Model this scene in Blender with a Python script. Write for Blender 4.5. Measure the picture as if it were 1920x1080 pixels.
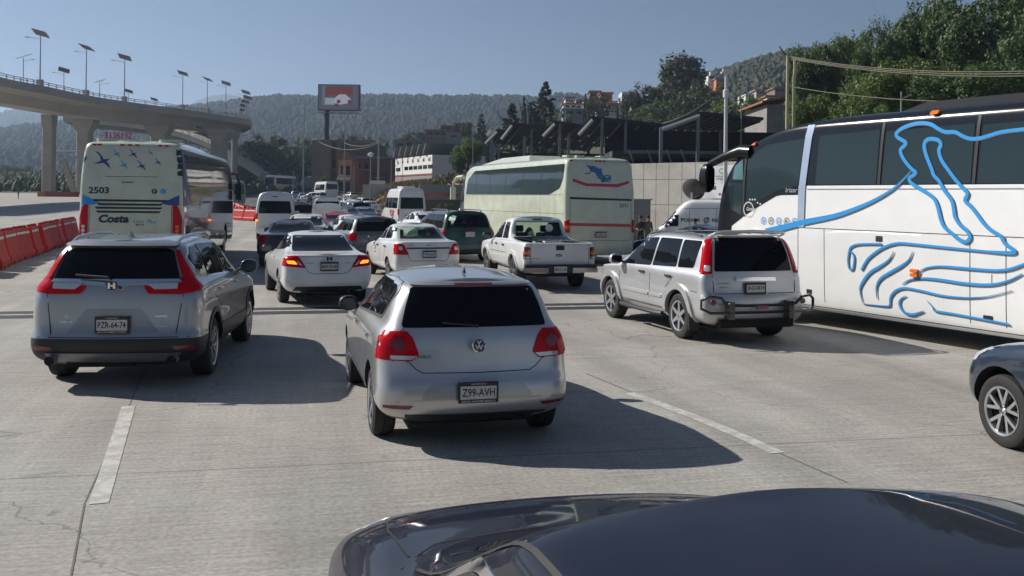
import bpy, bmesh, math, random
from mathutils import Vector, Matrix
from mathutils.bvhtree import BVHTree
from mathutils import noise as mnoise
R = math.radians
for o in list(bpy.data.objects): bpy.data.objects.remove(o)
sc = bpy.context.scene
COL = sc.collection
# ------------------------------------------------------------------ camera
FPX, CAMH, HOR, ROLL = 1800.0, 2.15, 371.0, 0.0115
cd = bpy.data.cameras.new('camera'); cam = bpy.data.objects.new('camera', cd); COL.objects.link(cam)
cam.location = (0, 0, CAMH)
cam.matrix_world = Matrix.Translation((0, 0, CAMH)) @ Matrix.Rotation(R(90), 4, 'X') @ Matrix.Rotation(ROLL, 4, 'Z')
cd.sensor_width = 36; cd.lens = 36*FPX/1920; cd.shift_y = -(540-HOR)/1920
cd.clip_start = 0.05; cd.clip_end = 20000
sc.camera = cam
# ------------------------------------------------------------------ sky and sun
SUN_EL, SUN_AZ = R(36), math.atan2(-.92, .38)         # azimuth from +Y, negative = to the left
sd = Vector((math.sin(SUN_AZ)*math.cos(SUN_EL), math.cos(SUN_AZ)*math.cos(SUN_EL), math.sin(SUN_EL)))
w = bpy.data.worlds.new("World"); sc.world = w; w.use_nodes = True
nt = w.node_tree; bg = nt.nodes['Background']
sky = nt.nodes.new('ShaderNodeTexSky'); sky.sky_type = 'NISHITA'; sky.sun_disc = False
sky.sun_elevation = SUN_EL; sky.sun_rotation = SUN_AZ; sky.air_density = 1.0; sky.dust_density = 0.6; sky.ozone_density = 3.0; sky.altitude = 2600
nt.links.new(sky.outputs[0], bg.inputs[0]); bg.inputs[1].default_value = 0.0385
sl = bpy.data.lights.new('sun', 'SUN'); sl.energy = 5.0; sl.angle = R(0.5); sl.color = (1, .95, .87)
so = bpy.data.objects.new('sun', sl); COL.objects.link(so); so.rotation_euler = sd.to_track_quat('Z', 'Y').to_euler()
sc.view_settings.view_transform = 'Standard'; sc.view_settings.look = 'None'
sc.view_settings.exposure = 0.50; sc.view_settings.gamma = 1
# ------------------------------------------------------------------ helpers
def unroll(x, y):
    u, v = x-960, y-540; c, s = math.cos(ROLL), math.sin(ROLL)
    return 960+u*c+v*s, 540-u*s+v*c
def P(x, y, D):
    """point seen at x, y of the photograph, D metres away"""
    x, y = unroll(x, y)
    return Vector(((x-960)/FPX*D, D, CAMH+(HOR-y)/FPX*D))
def lerp(t, pts):
    if t <= pts[0][0]: return pts[0][1]
    for (a, b), (c, d) in zip(pts, pts[1:]):
        if t <= c: return b+(d-b)*(t-a)/(c-a)
    return pts[-1][1]
def sst(a, b, x):
    t = max(0, min(1, (x-a)/(b-a))); return t*t*(3-2*t)
MATS = {}
def mat(name, col=(.5,.5,.5), rough=.5, metal=0., coat=0., emit=None, es=0., spec=.5, noise=0., nscale=4., bump=0., bscale=30., alpha=None, col2=None, trans=0.):
    if name in MATS: return MATS[name]
    m = bpy.data.materials.new(name); m.use_nodes = True; MATS[name] = m
    n = m.node_tree; b = n.nodes['Principled BSDF']
    b.inputs['Base Color'].default_value = (*col, 1); b.inputs['Roughness'].default_value = rough
    b.inputs['Metallic'].default_value = metal; b.inputs['Coat Weight'].default_value = coat; b.inputs['Coat Roughness'].default_value = .03
    b.inputs['Specular IOR Level'].default_value = spec
    b.inputs['Transmission Weight'].default_value = trans
    if emit: b.inputs['Emission Color'].default_value = (*emit, 1); b.inputs['Emission Strength'].default_value = es
    if noise or col2:
        tc = n.nodes.new('ShaderNodeTexCoord'); nz = n.nodes.new('ShaderNodeTexNoise'); nz.inputs['Scale'].default_value = nscale; nz.inputs['Detail'].default_value = 6
        nz.inputs['Roughness'].default_value = .65
        n.links.new(tc.outputs['Object'], nz.inputs['Vector'])
        rp = n.nodes.new('ShaderNodeValToRGB'); rp.color_ramp.elements[0].position = .3; rp.color_ramp.elements[1].position = .7
        c2 = col2 or tuple(max(0, c*(1-noise)) for c in col)
        rp.color_ramp.elements[0].color = (*c2, 1); rp.color_ramp.elements[1].color = (*col, 1)
        n.links.new(nz.outputs[0], rp.inputs[0]); n.links.new(rp.outputs[0], b.inputs['Base Color'])
    if bump:
        tc = n.nodes.new('ShaderNodeTexCoord'); nz = n.nodes.new('ShaderNodeTexNoise'); nz.inputs['Scale'].default_value = bscale; nz.inputs['Detail'].default_value = 4
        n.links.new(tc.outputs['Object'], nz.inputs['Vector'])
        bp = n.nodes.new('ShaderNodeBump'); bp.inputs['Strength'].default_value = bump; bp.inputs['Distance'].default_value = .05
        n.links.new(nz.outputs[0], bp.inputs['Height']); n.links.new(bp.outputs[0], b.inputs['Normal'])
    return m
def paint(name, col, metal=0., rough=.35, dust=.12):
    """car paint: clear coat over base, with a thin uneven dust film that dulls it"""
    if name in MATS: return MATS[name]
    m = mat(name, col, rough, metal, 1.0)
    n = m.node_tree; b = n.nodes['Principled BSDF']
    tc = n.nodes.new('ShaderNodeTexCoord'); nz = n.nodes.new('ShaderNodeTexNoise'); nz.inputs['Scale'].default_value = 2.3; nz.inputs['Detail'].default_value = 8
    n.links.new(tc.outputs['Object'], nz.inputs['Vector'])
    mr = n.nodes.new('ShaderNodeMapRange'); mr.inputs[1].default_value = .35; mr.inputs[2].default_value = .75; mr.inputs[3].default_value = .0; mr.inputs[4].default_value = dust*2
    n.links.new(nz.outputs[0], mr.inputs[0])
    mx = n.nodes.new('ShaderNodeMix'); mx.data_type = 'RGBA'; mx.inputs[6].default_value = (*col, 1); mx.inputs[7].default_value = (.30, .27, .23, 1)
    n.links.new(mr.outputs[0], mx.inputs[0]); n.links.new(mx.outputs[2], b.inputs['Base Color'])
    m2 = n.nodes.new('ShaderNodeMapRange'); m2.inputs[1].default_value = .35; m2.inputs[2].default_value = .75; m2.inputs[3].default_value = .02; m2.inputs[4].default_value = .02+dust*.6
    n.links.new(nz.outputs[0], m2.inputs[0]); n.links.new(m2.outputs[0], b.inputs['Coat Roughness'])
    return m
GLASS = mat('tinted_glass', (.004,.005,.007), .03, spec=.2)
GLASS2 = mat('coach_glass', (.016,.030,.033), .04, spec=.5)
CLEAR = None
BLK = mat('black_plastic', (.018,.018,.019), .5)
RUB = mat('tyre_rubber', (.022,.021,.020), .8, noise=.4, nscale=15)
SEAM = mat('panel_gap', (.012,.012,.012), .7)
DARK = mat('wheel_well', (.008,.008,.008), .9)
CHROME = mat('chrome', (.75,.76,.78), .12, 1.)
MIRG = mat('mirror_glass',(.07,.075,.085),.08,1.)
ALLOY = mat('alloy', (.55,.56,.58), .28, .9)
REDL = mat('red_lens', (.48,.002,.008), .2, coat=.12, spec=.15)
REDL2 = mat('dark_red_lens', (.16,.004,.008), .15, coat=1.)
AMB = mat('amber_lens', (.75,.16,.01), .2, coat=.6)
AMBON = mat('amber_lamp_on', (.9,.25,.03), .3, emit=(1,.25,.02), es=1.6)
LENS = mat('clear_lens', (.6,.6,.62), .12, .3, coat=1.)
PLATE = mat('plate_white', (.62,.62,.60), .5, noise=.2, nscale=12)
PTEXT = mat('plate_ink', (.02,.02,.025), .6)
STEEL = mat('galvanised_steel', (.35,.36,.37), .45, .6, noise=.2)
def obj(name, me, m=None, parent=None, smooth=False, loc=None):
    """me: MB, bmesh or mesh -> linked object"""
    if isinstance(me, MB): me = me.mesh(name)
    if isinstance(me, bmesh.types.BMesh):
        b = me; me = bpy.data.meshes.new(name); b.to_mesh(me); b.free()
    if m is not None:
        for x in (m if isinstance(m, (list, tuple)) else [m]): me.materials.append(x)
    if smooth:
        me.polygons.foreach_set('use_smooth', [True]*len(me.polygons))
        me.set_sharp_from_angle(angle=R(38))
    o = bpy.data.objects.new(name, me); COL.objects.link(o)
    if parent is not None: o.parent = parent
    if loc is not None: o.location = loc
    return o
def tag(o, label=None, cat=None, group=None, kind=None):
    if label: o['label'] = label
    if cat: o['category'] = cat
    if group: o['group'] = group
    if kind: o['kind'] = kind
    return o
def thing(name, label, cat, loc=(0,0,0), rz=0, group=None):
    o = bpy.data.objects.new(name, None); COL.objects.link(o); o.location = loc; o.rotation_euler = (0,0,rz)
    o.empty_display_size = .3
    return tag(o, label, cat, group)
class MB:
    def __init__(s): s.v=[]; s.f=[]; s.mi=[]
    def add(s, vs, fs, mi=0, M=None):
        k=len(s.v); s.v += [tuple(M@Vector(v)) if M else tuple(v) for v in vs]
        s.f += [tuple(i+k for i in f) for f in fs]; s.mi += [mi]*len(fs); return s
    def box(s, x0,x1,y0,y1,z0,z1, mi=0, M=None):
        return s.add([(x0,y0,z0),(x1,y0,z0),(x1,y1,z0),(x0,y1,z0),(x0,y0,z1),(x1,y0,z1),(x1,y1,z1),(x0,y1,z1)],
            [(0,3,2,1),(4,5,6,7),(0,1,5,4),(1,2,6,5),(2,3,7,6),(3,0,4,7)], mi, M)
    def prism(s, poly, z0, z1, mi=0, M=None):
        n=len(poly)
        return s.add([(x,y,z0) for x,y in poly]+[(x,y,z1) for x,y in poly], [tuple(range(n-1,-1,-1)), tuple(range(n,2*n))]+[(i,(i+1)%n,(i+1)%n+n,i+n) for i in range(n)], mi, M)
    def tube(s, pts, r, n=8, mi=0, M=None, cap=True):
        pts=[Vector(p) for p in pts]; rs = r if isinstance(r,(list,tuple)) else [r]*len(pts)
        V=[];F=[]
        up=None
        for i,p in enumerate(pts):
            d=(pts[min(i+1,len(pts)-1)]-pts[max(i-1,0)]).normalized()
            if up is None: up = Vector((0,0,1)) if abs(d.z)<.9 else Vector((1,0,0))
            a=d.cross(up)
            if a.length<1e-4: a=d.cross(Vector((0,1,0)))
            a.normalize(); b=a.cross(d); up=b
            for k in range(n):
                t=2*math.pi*k/n; V.append(p+(a*math.cos(t)+b*math.sin(t))*rs[i])
        for i in range(len(pts)-1):
            for k in range(n): F.append((i*n+k,i*n+(k+1)%n,(i+1)*n+(k+1)%n,(i+1)*n+k))
        if cap: F.append(tuple(range(n-1,-1,-1))); F.append(tuple((len(pts)-1)*n+k for k in range(n)))
        return s.add(V,F,mi,M)
    def lathe(s, prof, n=24, mi=0, M=None):
        """prof: (radius, height) about Z"""
        V=[];F=[]
        for (r,h) in prof:
            for k in range(n):
                t=2*math.pi*k/n; V.append((r*math.cos(t),r*math.sin(t),h))
        for i in range(len(prof)-1):
            for k in range(n): F.append((i*n+k,i*n+(k+1)%n,(i+1)*n+(k+1)%n,(i+1)*n+k))
        return s.add(V,F,mi,M)
    def mesh(s, name):
        me=bpy.data.meshes.new(name); me.from_pydata(s.v,[],s.f)
        me.polygons.foreach_set('material_index', s.mi); me.update(); return me
def children(o): return [c for c in bpy.data.objects if c.parent is o]
KIDS = {}
def copy_tree(o, parent=None, swap=None):
    c = o.copy(); COL.objects.link(c); c.parent = parent
    if swap:
        for i, s in enumerate(c.material_slots):
            q = s.material
            if q and q in swap: s.link = 'OBJECT'; s.material = swap[q]
    ks = KIDS.get(o.name)
    if ks is None: ks = KIDS[o.name] = children(o)
    for k in ks: copy_tree(k, c, swap)
    return c
_tc = {}
def text_geo(s, size=1., bold=0., shear=0.):
    key=(s,bold,shear)
    if key not in _tc:
        cu = bpy.data.curves.new('lettering','FONT'); cu.body=s; cu.size=1; cu.align_x='CENTER'; cu.align_y='CENTER'; cu.offset=bold; cu.shear=shear; cu.resolution_u=3
        o = bpy.data.objects.new('lettering',cu); COL.objects.link(o)
        bpy.context.view_layer.update(); dg=bpy.context.evaluated_depsgraph_get()
        me = bpy.data.meshes.new_from_object(o.evaluated_get(dg))
        xs=[v.co.x for v in me.vertices]; ys=[v.co.y for v in me.vertices]
        cx,cy=(min(xs)+max(xs))/2,(min(ys)+max(ys))/2
        _tc[key]=([(v.co.x-cx,v.co.y-cy) for v in me.vertices],[tuple(p.vertices) for p in me.polygons],max(xs)-min(xs),max(ys)-min(ys))
        bpy.data.objects.remove(o); bpy.data.meshes.remove(me)
    return _tc[key]
def flat_text(s, w, h, M, bold=0., mb=None, shear=0., mi=0):
    """lettering w by h in plane XZ facing -Y of matrix M"""
    V,F,tw,th = text_geo(s,1,bold,shear); mb = mb or MB()
    sx = w/tw; sy = h/th if h else sx
    return mb.add([(x*sx,0,y*sy) for x,y in V], F, mi, M)
# ---- surfaces built of plan rings
def half_ring(w, yr, yf, rr, rf, br, bf):
    p=[]
    rr=min(rr,w*.9,(yf-yr)*.4); rf=min(rf,w*.9,(yf-yr)*.4)
    for t in (0,.5,.9): x=t*(w-rr); p.append((x, yr+br*(x/w)**2))
    b0=br*((w-rr)/w)**2
    for k in range(4):
        a=R(-90+k*30); p.append((w-rr+rr*math.cos(a), yr+b0+rr+rr*math.sin(a)))
    y0=yr+b0+rr; b1=bf*((w-rf)/w)**2; y1=yf-b1-rf
    for k in range(1,6): p.append((w, y0+(y1-y0)*k/6))
    for k in range(4):
        a=R(k*30); p.append((w-rf+rf*math.cos(a), y1+rf*math.sin(a)))
    for t in (.9,.5,0): x=t*(w-rf); p.append((x, yf-bf*(x/w)**2))
    return p
def shell(rings, crown=.05, rr=.22, rf=.45, br=.06, bf=.16, levels=2, clad=None, squash=None):
    """rings: dicts or tuples (z, w, yr, yf, zy, opts)"""
    bm=bmesh.new(); rows=[]
    for rg in rings:
        z,wd,yr,yf=rg[:4]; zy = rg[4] if len(rg)>4 and rg[4] else None; op = rg[5] if len(rg)>5 else {}
        hp=half_ring(wd,yr,yf,op.get('rr',rr),op.get('rf',rf),op.get('br',br),op.get('bf',bf))
        taper = op.get('taper')
        row=[]
        for (x,y) in hp:
            zz=z+(lerp(y,zy) if zy else 0)
            xx=x*(lerp(y,taper) if taper else 1)
            row.append((xx,y,zz))
        full=row+[(-x,y,zz) for x,y,zz in row[-2:0:-1]]
        rows.append([bm.verts.new(v) for v in full])
    n=len(rows[0])
    for a,b in zip(rows,rows[1:]):
        for k in range(n): bm.faces.new((a[k],a[(k+1)%n],b[(k+1)%n],b[k]))
    m=len(hp)
    def cap(row, cr, flip):
        mids=[]
        prev=None
        for i in range(m):
            r=row[i]; l=row[-i] if 0<i<m-1 else row[i]
            if i in (0,m-1): cur=[r]
            else:
                c=bm.verts.new(((r.co.x+l.co.x)/2, r.co.y, r.co.z+cr)); q=bm.verts.new((r.co.x*.55, r.co.y, r.co.z+cr*.75)); q2=bm.verts.new((l.co.x*.55, l.co.y, l.co.z+cr*.75))
                cur=[r,q,c,q2,l]
            if prev:
                if len(prev)==1:
                    for j in range(4): f=(prev[0],cur[j],cur[j+1]); bm.faces.new(f if not flip else f[::-1])
                elif len(cur)==1:
                    for j in range(4): f=(prev[j+1],prev[j],cur[0]); bm.faces.new(f if not flip else f[::-1])
                else:
                    for j in range(4): f=(prev[j],cur[j],cur[j+1],prev[j+1]); bm.faces.new(f if not flip else f[::-1])
            prev=cur
    cap(rows[-1], crown, False); cap(rows[0], 0, True)
    bmesh.ops.recalc_face_normals(bm, faces=bm.faces)
    me=bpy.data.meshes.new('cage'); bm.to_mesh(me); bm.free()
    o=bpy.data.objects.new('cage',me); COL.objects.link(o)
    md=o.modifiers.new('s','SUBSURF'); md.levels=levels; md.render_levels=levels
    bpy.context.view_layer.update()
    out=bpy.data.meshes.new_from_object(o.evaluated_get(bpy.context.evaluated_depsgraph_get()))
    bpy.data.objects.remove(o); bpy.data.meshes.remove(me)
    return out
def boolean(me, cutter, mats_body, mat_cut):
    """cut the MB `cutter` out of mesh me; walls get mat_cut"""
    a=bpy.data.objects.new('a',me)
    for m in mats_body: me.materials.append(m)
    me.materials.append(mat_cut)
    cm=cutter.mesh('c'); cm.materials.append(mat_cut)
    b=bpy.data.objects.new('b',cm); COL.objects.link(a); COL.objects.link(b)
    bm=bmesh.new(); bm.from_mesh(cm); bmesh.ops.recalc_face_normals(bm,faces=bm.faces); bm.to_mesh(cm); bm.free()
    md=a.modifiers.new('b','BOOLEAN'); md.operation='DIFFERENCE'; md.solver='EXACT'; md.object=b; md.use_self=False
    try: md.material_mode='TRANSFER'
    except Exception: pass
    bpy.context.view_layer.update()
    out=bpy.data.meshes.new_from_object(a.evaluated_get(bpy.context.evaluated_depsgraph_get()))
    bpy.data.objects.remove(a); bpy.data.objects.remove(b)
    return out
class Surf:
    graze=.3
    """ray-casts flat drawings on to a body so panes, lamps and lettering follow its shape"""
    DIR={'rear':Vector((0,1,0)),'front':Vector((0,-1,0)),'left':Vector((1,0,0)),'right':Vector((-1,0,0)),'top':Vector((0,0,-1))}
    def __init__(s, me):
        xs=[v.co for v in me.vertices]; s.c=tuple((min(v[i] for v in xs)+max(v[i] for v in xs))/2 for i in range(3))
        s.t=BVHTree.FromPolygons([v.co.copy() for v in me.vertices],[tuple(p.vertices) for p in me.polygons])
    def hit(s, view, u, v, off):
        d=s.DIR[view]
        if view in('rear','front'): o=Vector((u,0,v))
        elif view=='top': o=Vector((u,v,0))
        else: o=Vector((0,u,v))
        org=o-d*30
        h,n,i,dist=s.t.ray_cast(org,d)
        g=s.graze if view in('left','right') else .12
        if h is not None and abs(n.dot(d))<g: h=None
        if h is None:
            # outside the silhouette: slide back to its edge
            c=Vector(s.c); c=c-d*c.dot(d); e=org-c; e=e-d*e.dot(d); L=e.length
            for k in range(1,80):
                h,n,i,dist=s.t.ray_cast(org-e*(k*.012/max(L,.1)),d)
                if h is not None and abs(n.dot(d))>g: break
            if h is None: h,n,i,dist=s.t.ray_cast(org,d)
            if h is None: q=s.t.find_nearest(o); h=q[0]; n=q[1]
        if n.dot(d)>0: n=-n
        k = (-d*.75+n*.25).normalized()
        return h+k*off
    def poly(s, view, pts, off=.006, step=.08, th=.012, mb=None, mi=0):
        bm=bmesh.new(); vs=[bm.verts.new((p[0],p[1],0)) for p in pts]; bm.faces.new(vs)
        bmesh.ops.triangulate(bm, faces=bm.faces[:])
        for ax in (0,1):
            lo=min(p[ax] for p in pts); hi=max(p[ax] for p in pts); n=int((hi-lo)/step)
            for k in range(1,n+1):
                c=lo+(hi-lo)*k/(n+1); co=[0,0,0]; co[ax]=c; no=[0,0,0]; no[ax]=1
                bmesh.ops.bisect_plane(bm, geom=bm.verts[:]+bm.edges[:]+bm.faces[:], plane_co=co, plane_no=no)
        V=[];F=[]; bm.verts.index_update()
        for v in bm.verts: V.append(s.hit(view,v.co.x,v.co.y,off))
        for f in bm.faces: F.append([v.index for v in f.verts])
        d=s.DIR[view]; n=len(V)
        bd=[e for e in bm.edges if len(e.link_faces)==1]; mp={}
        for e in bd:
            a,b=[v.index for v in e.verts]
            for q in (a,b):
                if q not in mp: mp[q]=len(V); V.append(V[q]+d*(off+th))
            F.append([a,b,mp[b],mp[a]])
        bm.free()
        # orient
        out=[]
        for f in F[:]:
            a,b,c=V[f[0]],V[f[1]],V[f[2]]
            out.append(f)
        mb = mb or MB(); mb.add(V,[tuple(f) for f in out],mi)
        return mb
    def ribbon(s, view, pts, w=.012, off=.003, mb=None, mi=0, sub=4, closed=False):
        P2=[(p[0],p[1],(p[2] if len(p)>2 else w)) for p in pts]
        if sub>1 and len(P2)>2:
            Q=[];n=len(P2)
            for i in range(n-1):
                p0,p1,p2,p3=P2[max(i-1,0)],P2[i],P2[i+1],P2[min(i+2,n-1)]
                for k in range(sub):
                    t=k/sub; Q.append(tuple(.5*((2*p1[j])+(-p0[j]+p2[j])*t+(2*p0[j]-5*p1[j]+4*p2[j]-p3[j])*t*t+(-p0[j]+3*p1[j]-3*p2[j]+p3[j])*t**3) for j in range(3)))
            Q.append(P2[-1]); P2=Q
        elif len(P2)==2 or sub<=1:
            Q=[]
            for a,b in zip(P2,P2[1:]):
                m=max(1,int(math.hypot(b[0]-a[0],b[1]-a[1])/.12))
                for k in range(m): Q.append(tuple(a[j]+(b[j]-a[j])*k/m for j in range(3)))
            Q.append(P2[-1]); P2=Q
        V=[];F=[]
        for i,p in enumerate(P2):
            a=P2[max(i-1,0)];b=P2[min(i+1,len(P2)-1)]
            dx,dy=b[0]-a[0],b[1]-a[1]; l=math.hypot(dx,dy) or 1
            nx,ny=-dy/l*p[2]/2,dx/l*p[2]/2
            V.append(s.hit(view,p[0]+nx,p[1]+ny,off)); V.append(s.hit(view,p[0]-nx,p[1]-ny,off))
        for i in range(len(P2)-1): F.append((2*i,2*i+1,2*i+3,2*i+2))
        mb = mb or MB(); mb.add(V,F,mi); return mb
    def text(s, view, txt, u, v, w, h, off=.006, bold=0., shear=0., mb=None, mi=0, lift=0):
        V,F,tw,th=text_geo(txt,1,bold,shear); sx=w/tw; sy=h/th if h else sx
        sg = -1 if view in ('left','front') else 1
        mb=mb or MB()
        return mb.add([s.hit(view,u+sg*x*sx,v+y*sy+lift*x*sx,off) for x,y in V],F,mi)
def rp(x0,x1,y0,y1,r=.03,n=4):
    """rounded rectangle"""
    o=[]
    for cx,cy,a0 in ((x1-r,y0+r,-90),(x1-r,y1-r,0),(x0+r,y1-r,90),(x0+r,y0+r,180)):
        for k in range(n): a=R(a0+90*k/(n-1)); o.append((cx+r*math.cos(a),cy+r*math.sin(a)))
    return o
def rnd(pts, r=.05, n=4):
    """round the corners of a polygon"""
    o=[]; N=len(pts)
    for i in range(N):
        p=Vector(pts[i][:2]); a=Vector(pts[i-1][:2]); b=Vector(pts[(i+1)%N][:2])
        rr=min(r,(a-p).length*.45,(b-p).length*.45); q0=p+(a-p).normalized()*rr; q1=p+(b-p).normalized()*rr
        for k in range(n):
            t=k/(n-1); o.append(tuple((1-t)**2*q0+2*t*(1-t)*p+t*t*q1))
    return o
def circ(u,v,r,n=16,sq=1): return [(u+r*math.cos(2*math.pi*k/n),v+r*sq*math.sin(2*math.pi*k/n)) for k in range(n)]
# ------------------------------------------------------------------ vehicles
def pobj(name, mb, m, parent, smooth=True):
    me=mb.mesh(name); b=bmesh.new(); b.from_mesh(me); bmesh.ops.recalc_face_normals(b,faces=b.faces); b.to_mesh(me); b.free()
    return obj(name, me, m, parent, smooth)
def wheel(parent, x, y, r, wd=.2, style='star', n=5, col=None, dark=None, steer=0.):
    side = -1 if x<0 else 1
    M=Matrix.Rotation(R(90*side),4,'Y')
    t=MB(); h=wd/2; ri=r*.66
    t.lathe([(ri,-h),(r*.9,-h),(r*.97,-h*.85),(r,-h*.5),(r,-h*.12),(r*.985,-h*.08),(r*.985,h*.02),(r,h*.06),(r,h*.5),(r*.97,h*.85),(r*.88,h),(r*.80,h*.96),(ri*1.06,h*.98),(ri,h*.9),(ri,-h)],36,0,M)
    o=pobj('wheel',t,RUB,parent); o.location=(x-side*h,y,r); o.rotation_euler=(0,0,steer)
    m=MB(); m.lathe([(ri*1.0,h*.80),(ri*1.03,h*1.0),(ri*.93,h*.93),(ri*.90,h*.45)],32,0,M)
    m.lathe([(ri*.2,h*.86),(ri*.2,h*.7),(.001,h*.88)],14,0,M)
    for k in range(n):
        A=M@Matrix.Rotation(2*math.pi*k/n,4,'Z')
        if style=='star': m.add([(ri*.12,-ri*.16,h*.85),(ri*.93,-ri*.10,h*.90),(ri*.93,ri*.10,h*.90),(ri*.12,ri*.16,h*.85),(ri*.12,-ri*.13,h*.5),(ri*.93,-ri*.08,h*.5),(ri*.93,ri*.08,h*.5),(ri*.12,ri*.13,h*.5)],[(0,1,2,3),(0,4,5,1),(3,2,6,7),(4,7,6,5)],0,A)
        elif style=='y':
            for sg in (-1,1): m.add([(ri*.12,sg*ri*.02,h*.8),(ri*.95,sg*ri*.36,h*.9),(ri*.95,sg*ri*.22,h*.9),(ri*.3,-sg*ri*.06,h*.82),(ri*.12,sg*ri*.02,h*.5),(ri*.95,sg*ri*.36,h*.5),(ri*.95,sg*ri*.22,h*.5),(ri*.3,-sg*ri*.06,h*.5)],[(0,1,2,3),(0,4,5,1),(3,2,6,7),(4,7,6,5)],0,A)
        elif style=='double':
            for sg in (-1,1): m.add([(ri*.15,sg*ri*.10,h*.85),(ri*.93,sg*ri*.22,h*.90),(ri*.93,sg*ri*.10,h*.90),(ri*.15,0,h*.85),(ri*.15,sg*ri*.1,h*.5),(ri*.93,sg*ri*.22,h*.5),(ri*.93,sg*ri*.1,h*.5),(ri*.15,0,h*.5)],[(0,1,2,3),(0,4,5,1),(3,2,6,7),(4,7,6,5)],0,A)
        elif style=='steel':
            m.lathe([(ri*.55,h*.5),(ri*.85,h*.35)],20,0,M); m.lathe([(ri*.55,h*.5),(ri*.3,h*.9),(.01,h*.92)],20,0,M); break
    rm=pobj('rim',m,col or ALLOY,o)
    d=MB(); d.lathe([(ri*.95,h*.30),(.001,h*.30)],20,0,M); d.lathe([(ri*.95,-h*.6),(.001,-h*.6)],20,0,M)  # dark backing discs added to close the gaps between the spokes
    pobj('rim_backing',d,dark or DARK,o)
    return o
def plate(parent, x, y, z, text, sub=None, top=None, w=.32, h=.165, yaw=0, tilt=0, frame=True, ink=True):
    M=Matrix.Translation((x,y,z))@Matrix.Rotation(yaw,4,'Z')@Matrix.Rotation(tilt,4,'X')
    m=MB(); m.box(-w/2,w/2,-.006,.01,-h/2,h/2,0,M)
    if frame:
        m.box(-w/2-.008,w/2+.008,-.010,.012,h/2-.028,h/2+.006,1,M); m.box(-w/2-.008,w/2+.008,-.010,.012,-h/2-.006,-h/2+.024,1,M)
        for s in (-1,1): m.box(s*w/2-.008,s*w/2+.008,-.010,.012,-h/2+.024,h/2-.028,1,M)
    o=obj('license_plate',m,[PLATE,BLK],parent)
    if ink and text:
        t=MB(); flat_text(text,w*.86,h*.42,M@Matrix.Translation((0,-.0085,0)),.012,t)
        if sub: flat_text(sub,w*.9,.015,M@Matrix.Translation((0,-.0125,-h/2+.009)),.02,t,mi=1)
        if top: flat_text(top,w*.4,.014,M@Matrix.Translation((0,-.0125,h/2-.011)),.02,t,mi=1)
        obj('plate_lettering',t,[PTEXT,PLATE],o)
    return o
def mirror(parent, x, y, z, m, s=1., glass=True):
    sd=-1 if x<0 else 1
    a=shell([(-.075*s,.05*s,-.035*s,.045*s),(-.05*s,.10*s,-.05*s,.075*s),(.04*s,.105*s,-.05*s,.07*s),(.075*s,.06*s,-.035*s,.04*s)],.004,.03,.05,0,.02,2)
    for v in a.vertices: v.co+=Vector((x+sd*.10*s,y,z))
    o=obj('mirror',a,m,parent,True)
    k=MB(); k.tube([(x-sd*.04,y+.03,z-.05),(x+sd*.04,y+.01,z-.03)],.022,6); pobj('mirror_arm',k,BLK,o)
    if glass:
        g=MB(); g.prism([(p[0]*s,p[1]*s) for p in rp(-.085,.085,-.055,.055,.03)],0,.004,0,Matrix.Translation((x+sd*.10*s,y-.052*s,z))@Matrix.Rotation(R(90),4,'X')); pobj('mirror_glass',g,MIRG,o)
    return o
def car(name, label, cat, loc, yaw, K, pm, group=None, levels=2, cut=True, bodymats=None, extra=None):
    """K: kind dict. returns root, surface"""
    root=thing(name,label,cat,loc,yaw,group)
    rings=K['rings']; me=shell(rings, levels=levels, **K.get('sh',{}))
    S=Surf(me); r=K['r']; wb=K['wb']; hw=K['hw']
    if K.get('clad'):
        for p in me.polygons:
            if p.center.z<K['clad']: p.material_index=1
    mats=[pm, K.get('cladmat',BLK)]
    if cut or extra:
        c=MB(); ra=r+K.get('gap',.055)
        if cut:
            for y in (0,wb):
                for s in (-1,1):
                    c.lathe([(.001,-.16),(ra,-.16),(ra,.16),(.001,.16)],28,0,Matrix.Translation((s*(hw-.10),y,r+.01))@Matrix.Rotation(R(90),4,'Y'))
        if extra: extra(c)
        me=boolean(me,c,mats,DARK); body=obj('body',me,None,root,True)
    else:
        body=obj('body',me,mats,root,True)
        m=MB()
        for v in ('left','right'):
            for y in (0,wb):
                a=circ(y,r+.02,r+.05,14); S.poly(v,a,.004,.2,.002,m)
        pobj('wheel_arch',m,DARK,root)
    for y in (0,wb):
        for s in (-1,1): wheel(root,s*(hw-K.get('inset',.02)),y,r,K.get('tw',.2),K.get('rim','star'),K.get('spokes',5),K.get('rimcol'),steer=0)
    return root,S,body
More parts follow.
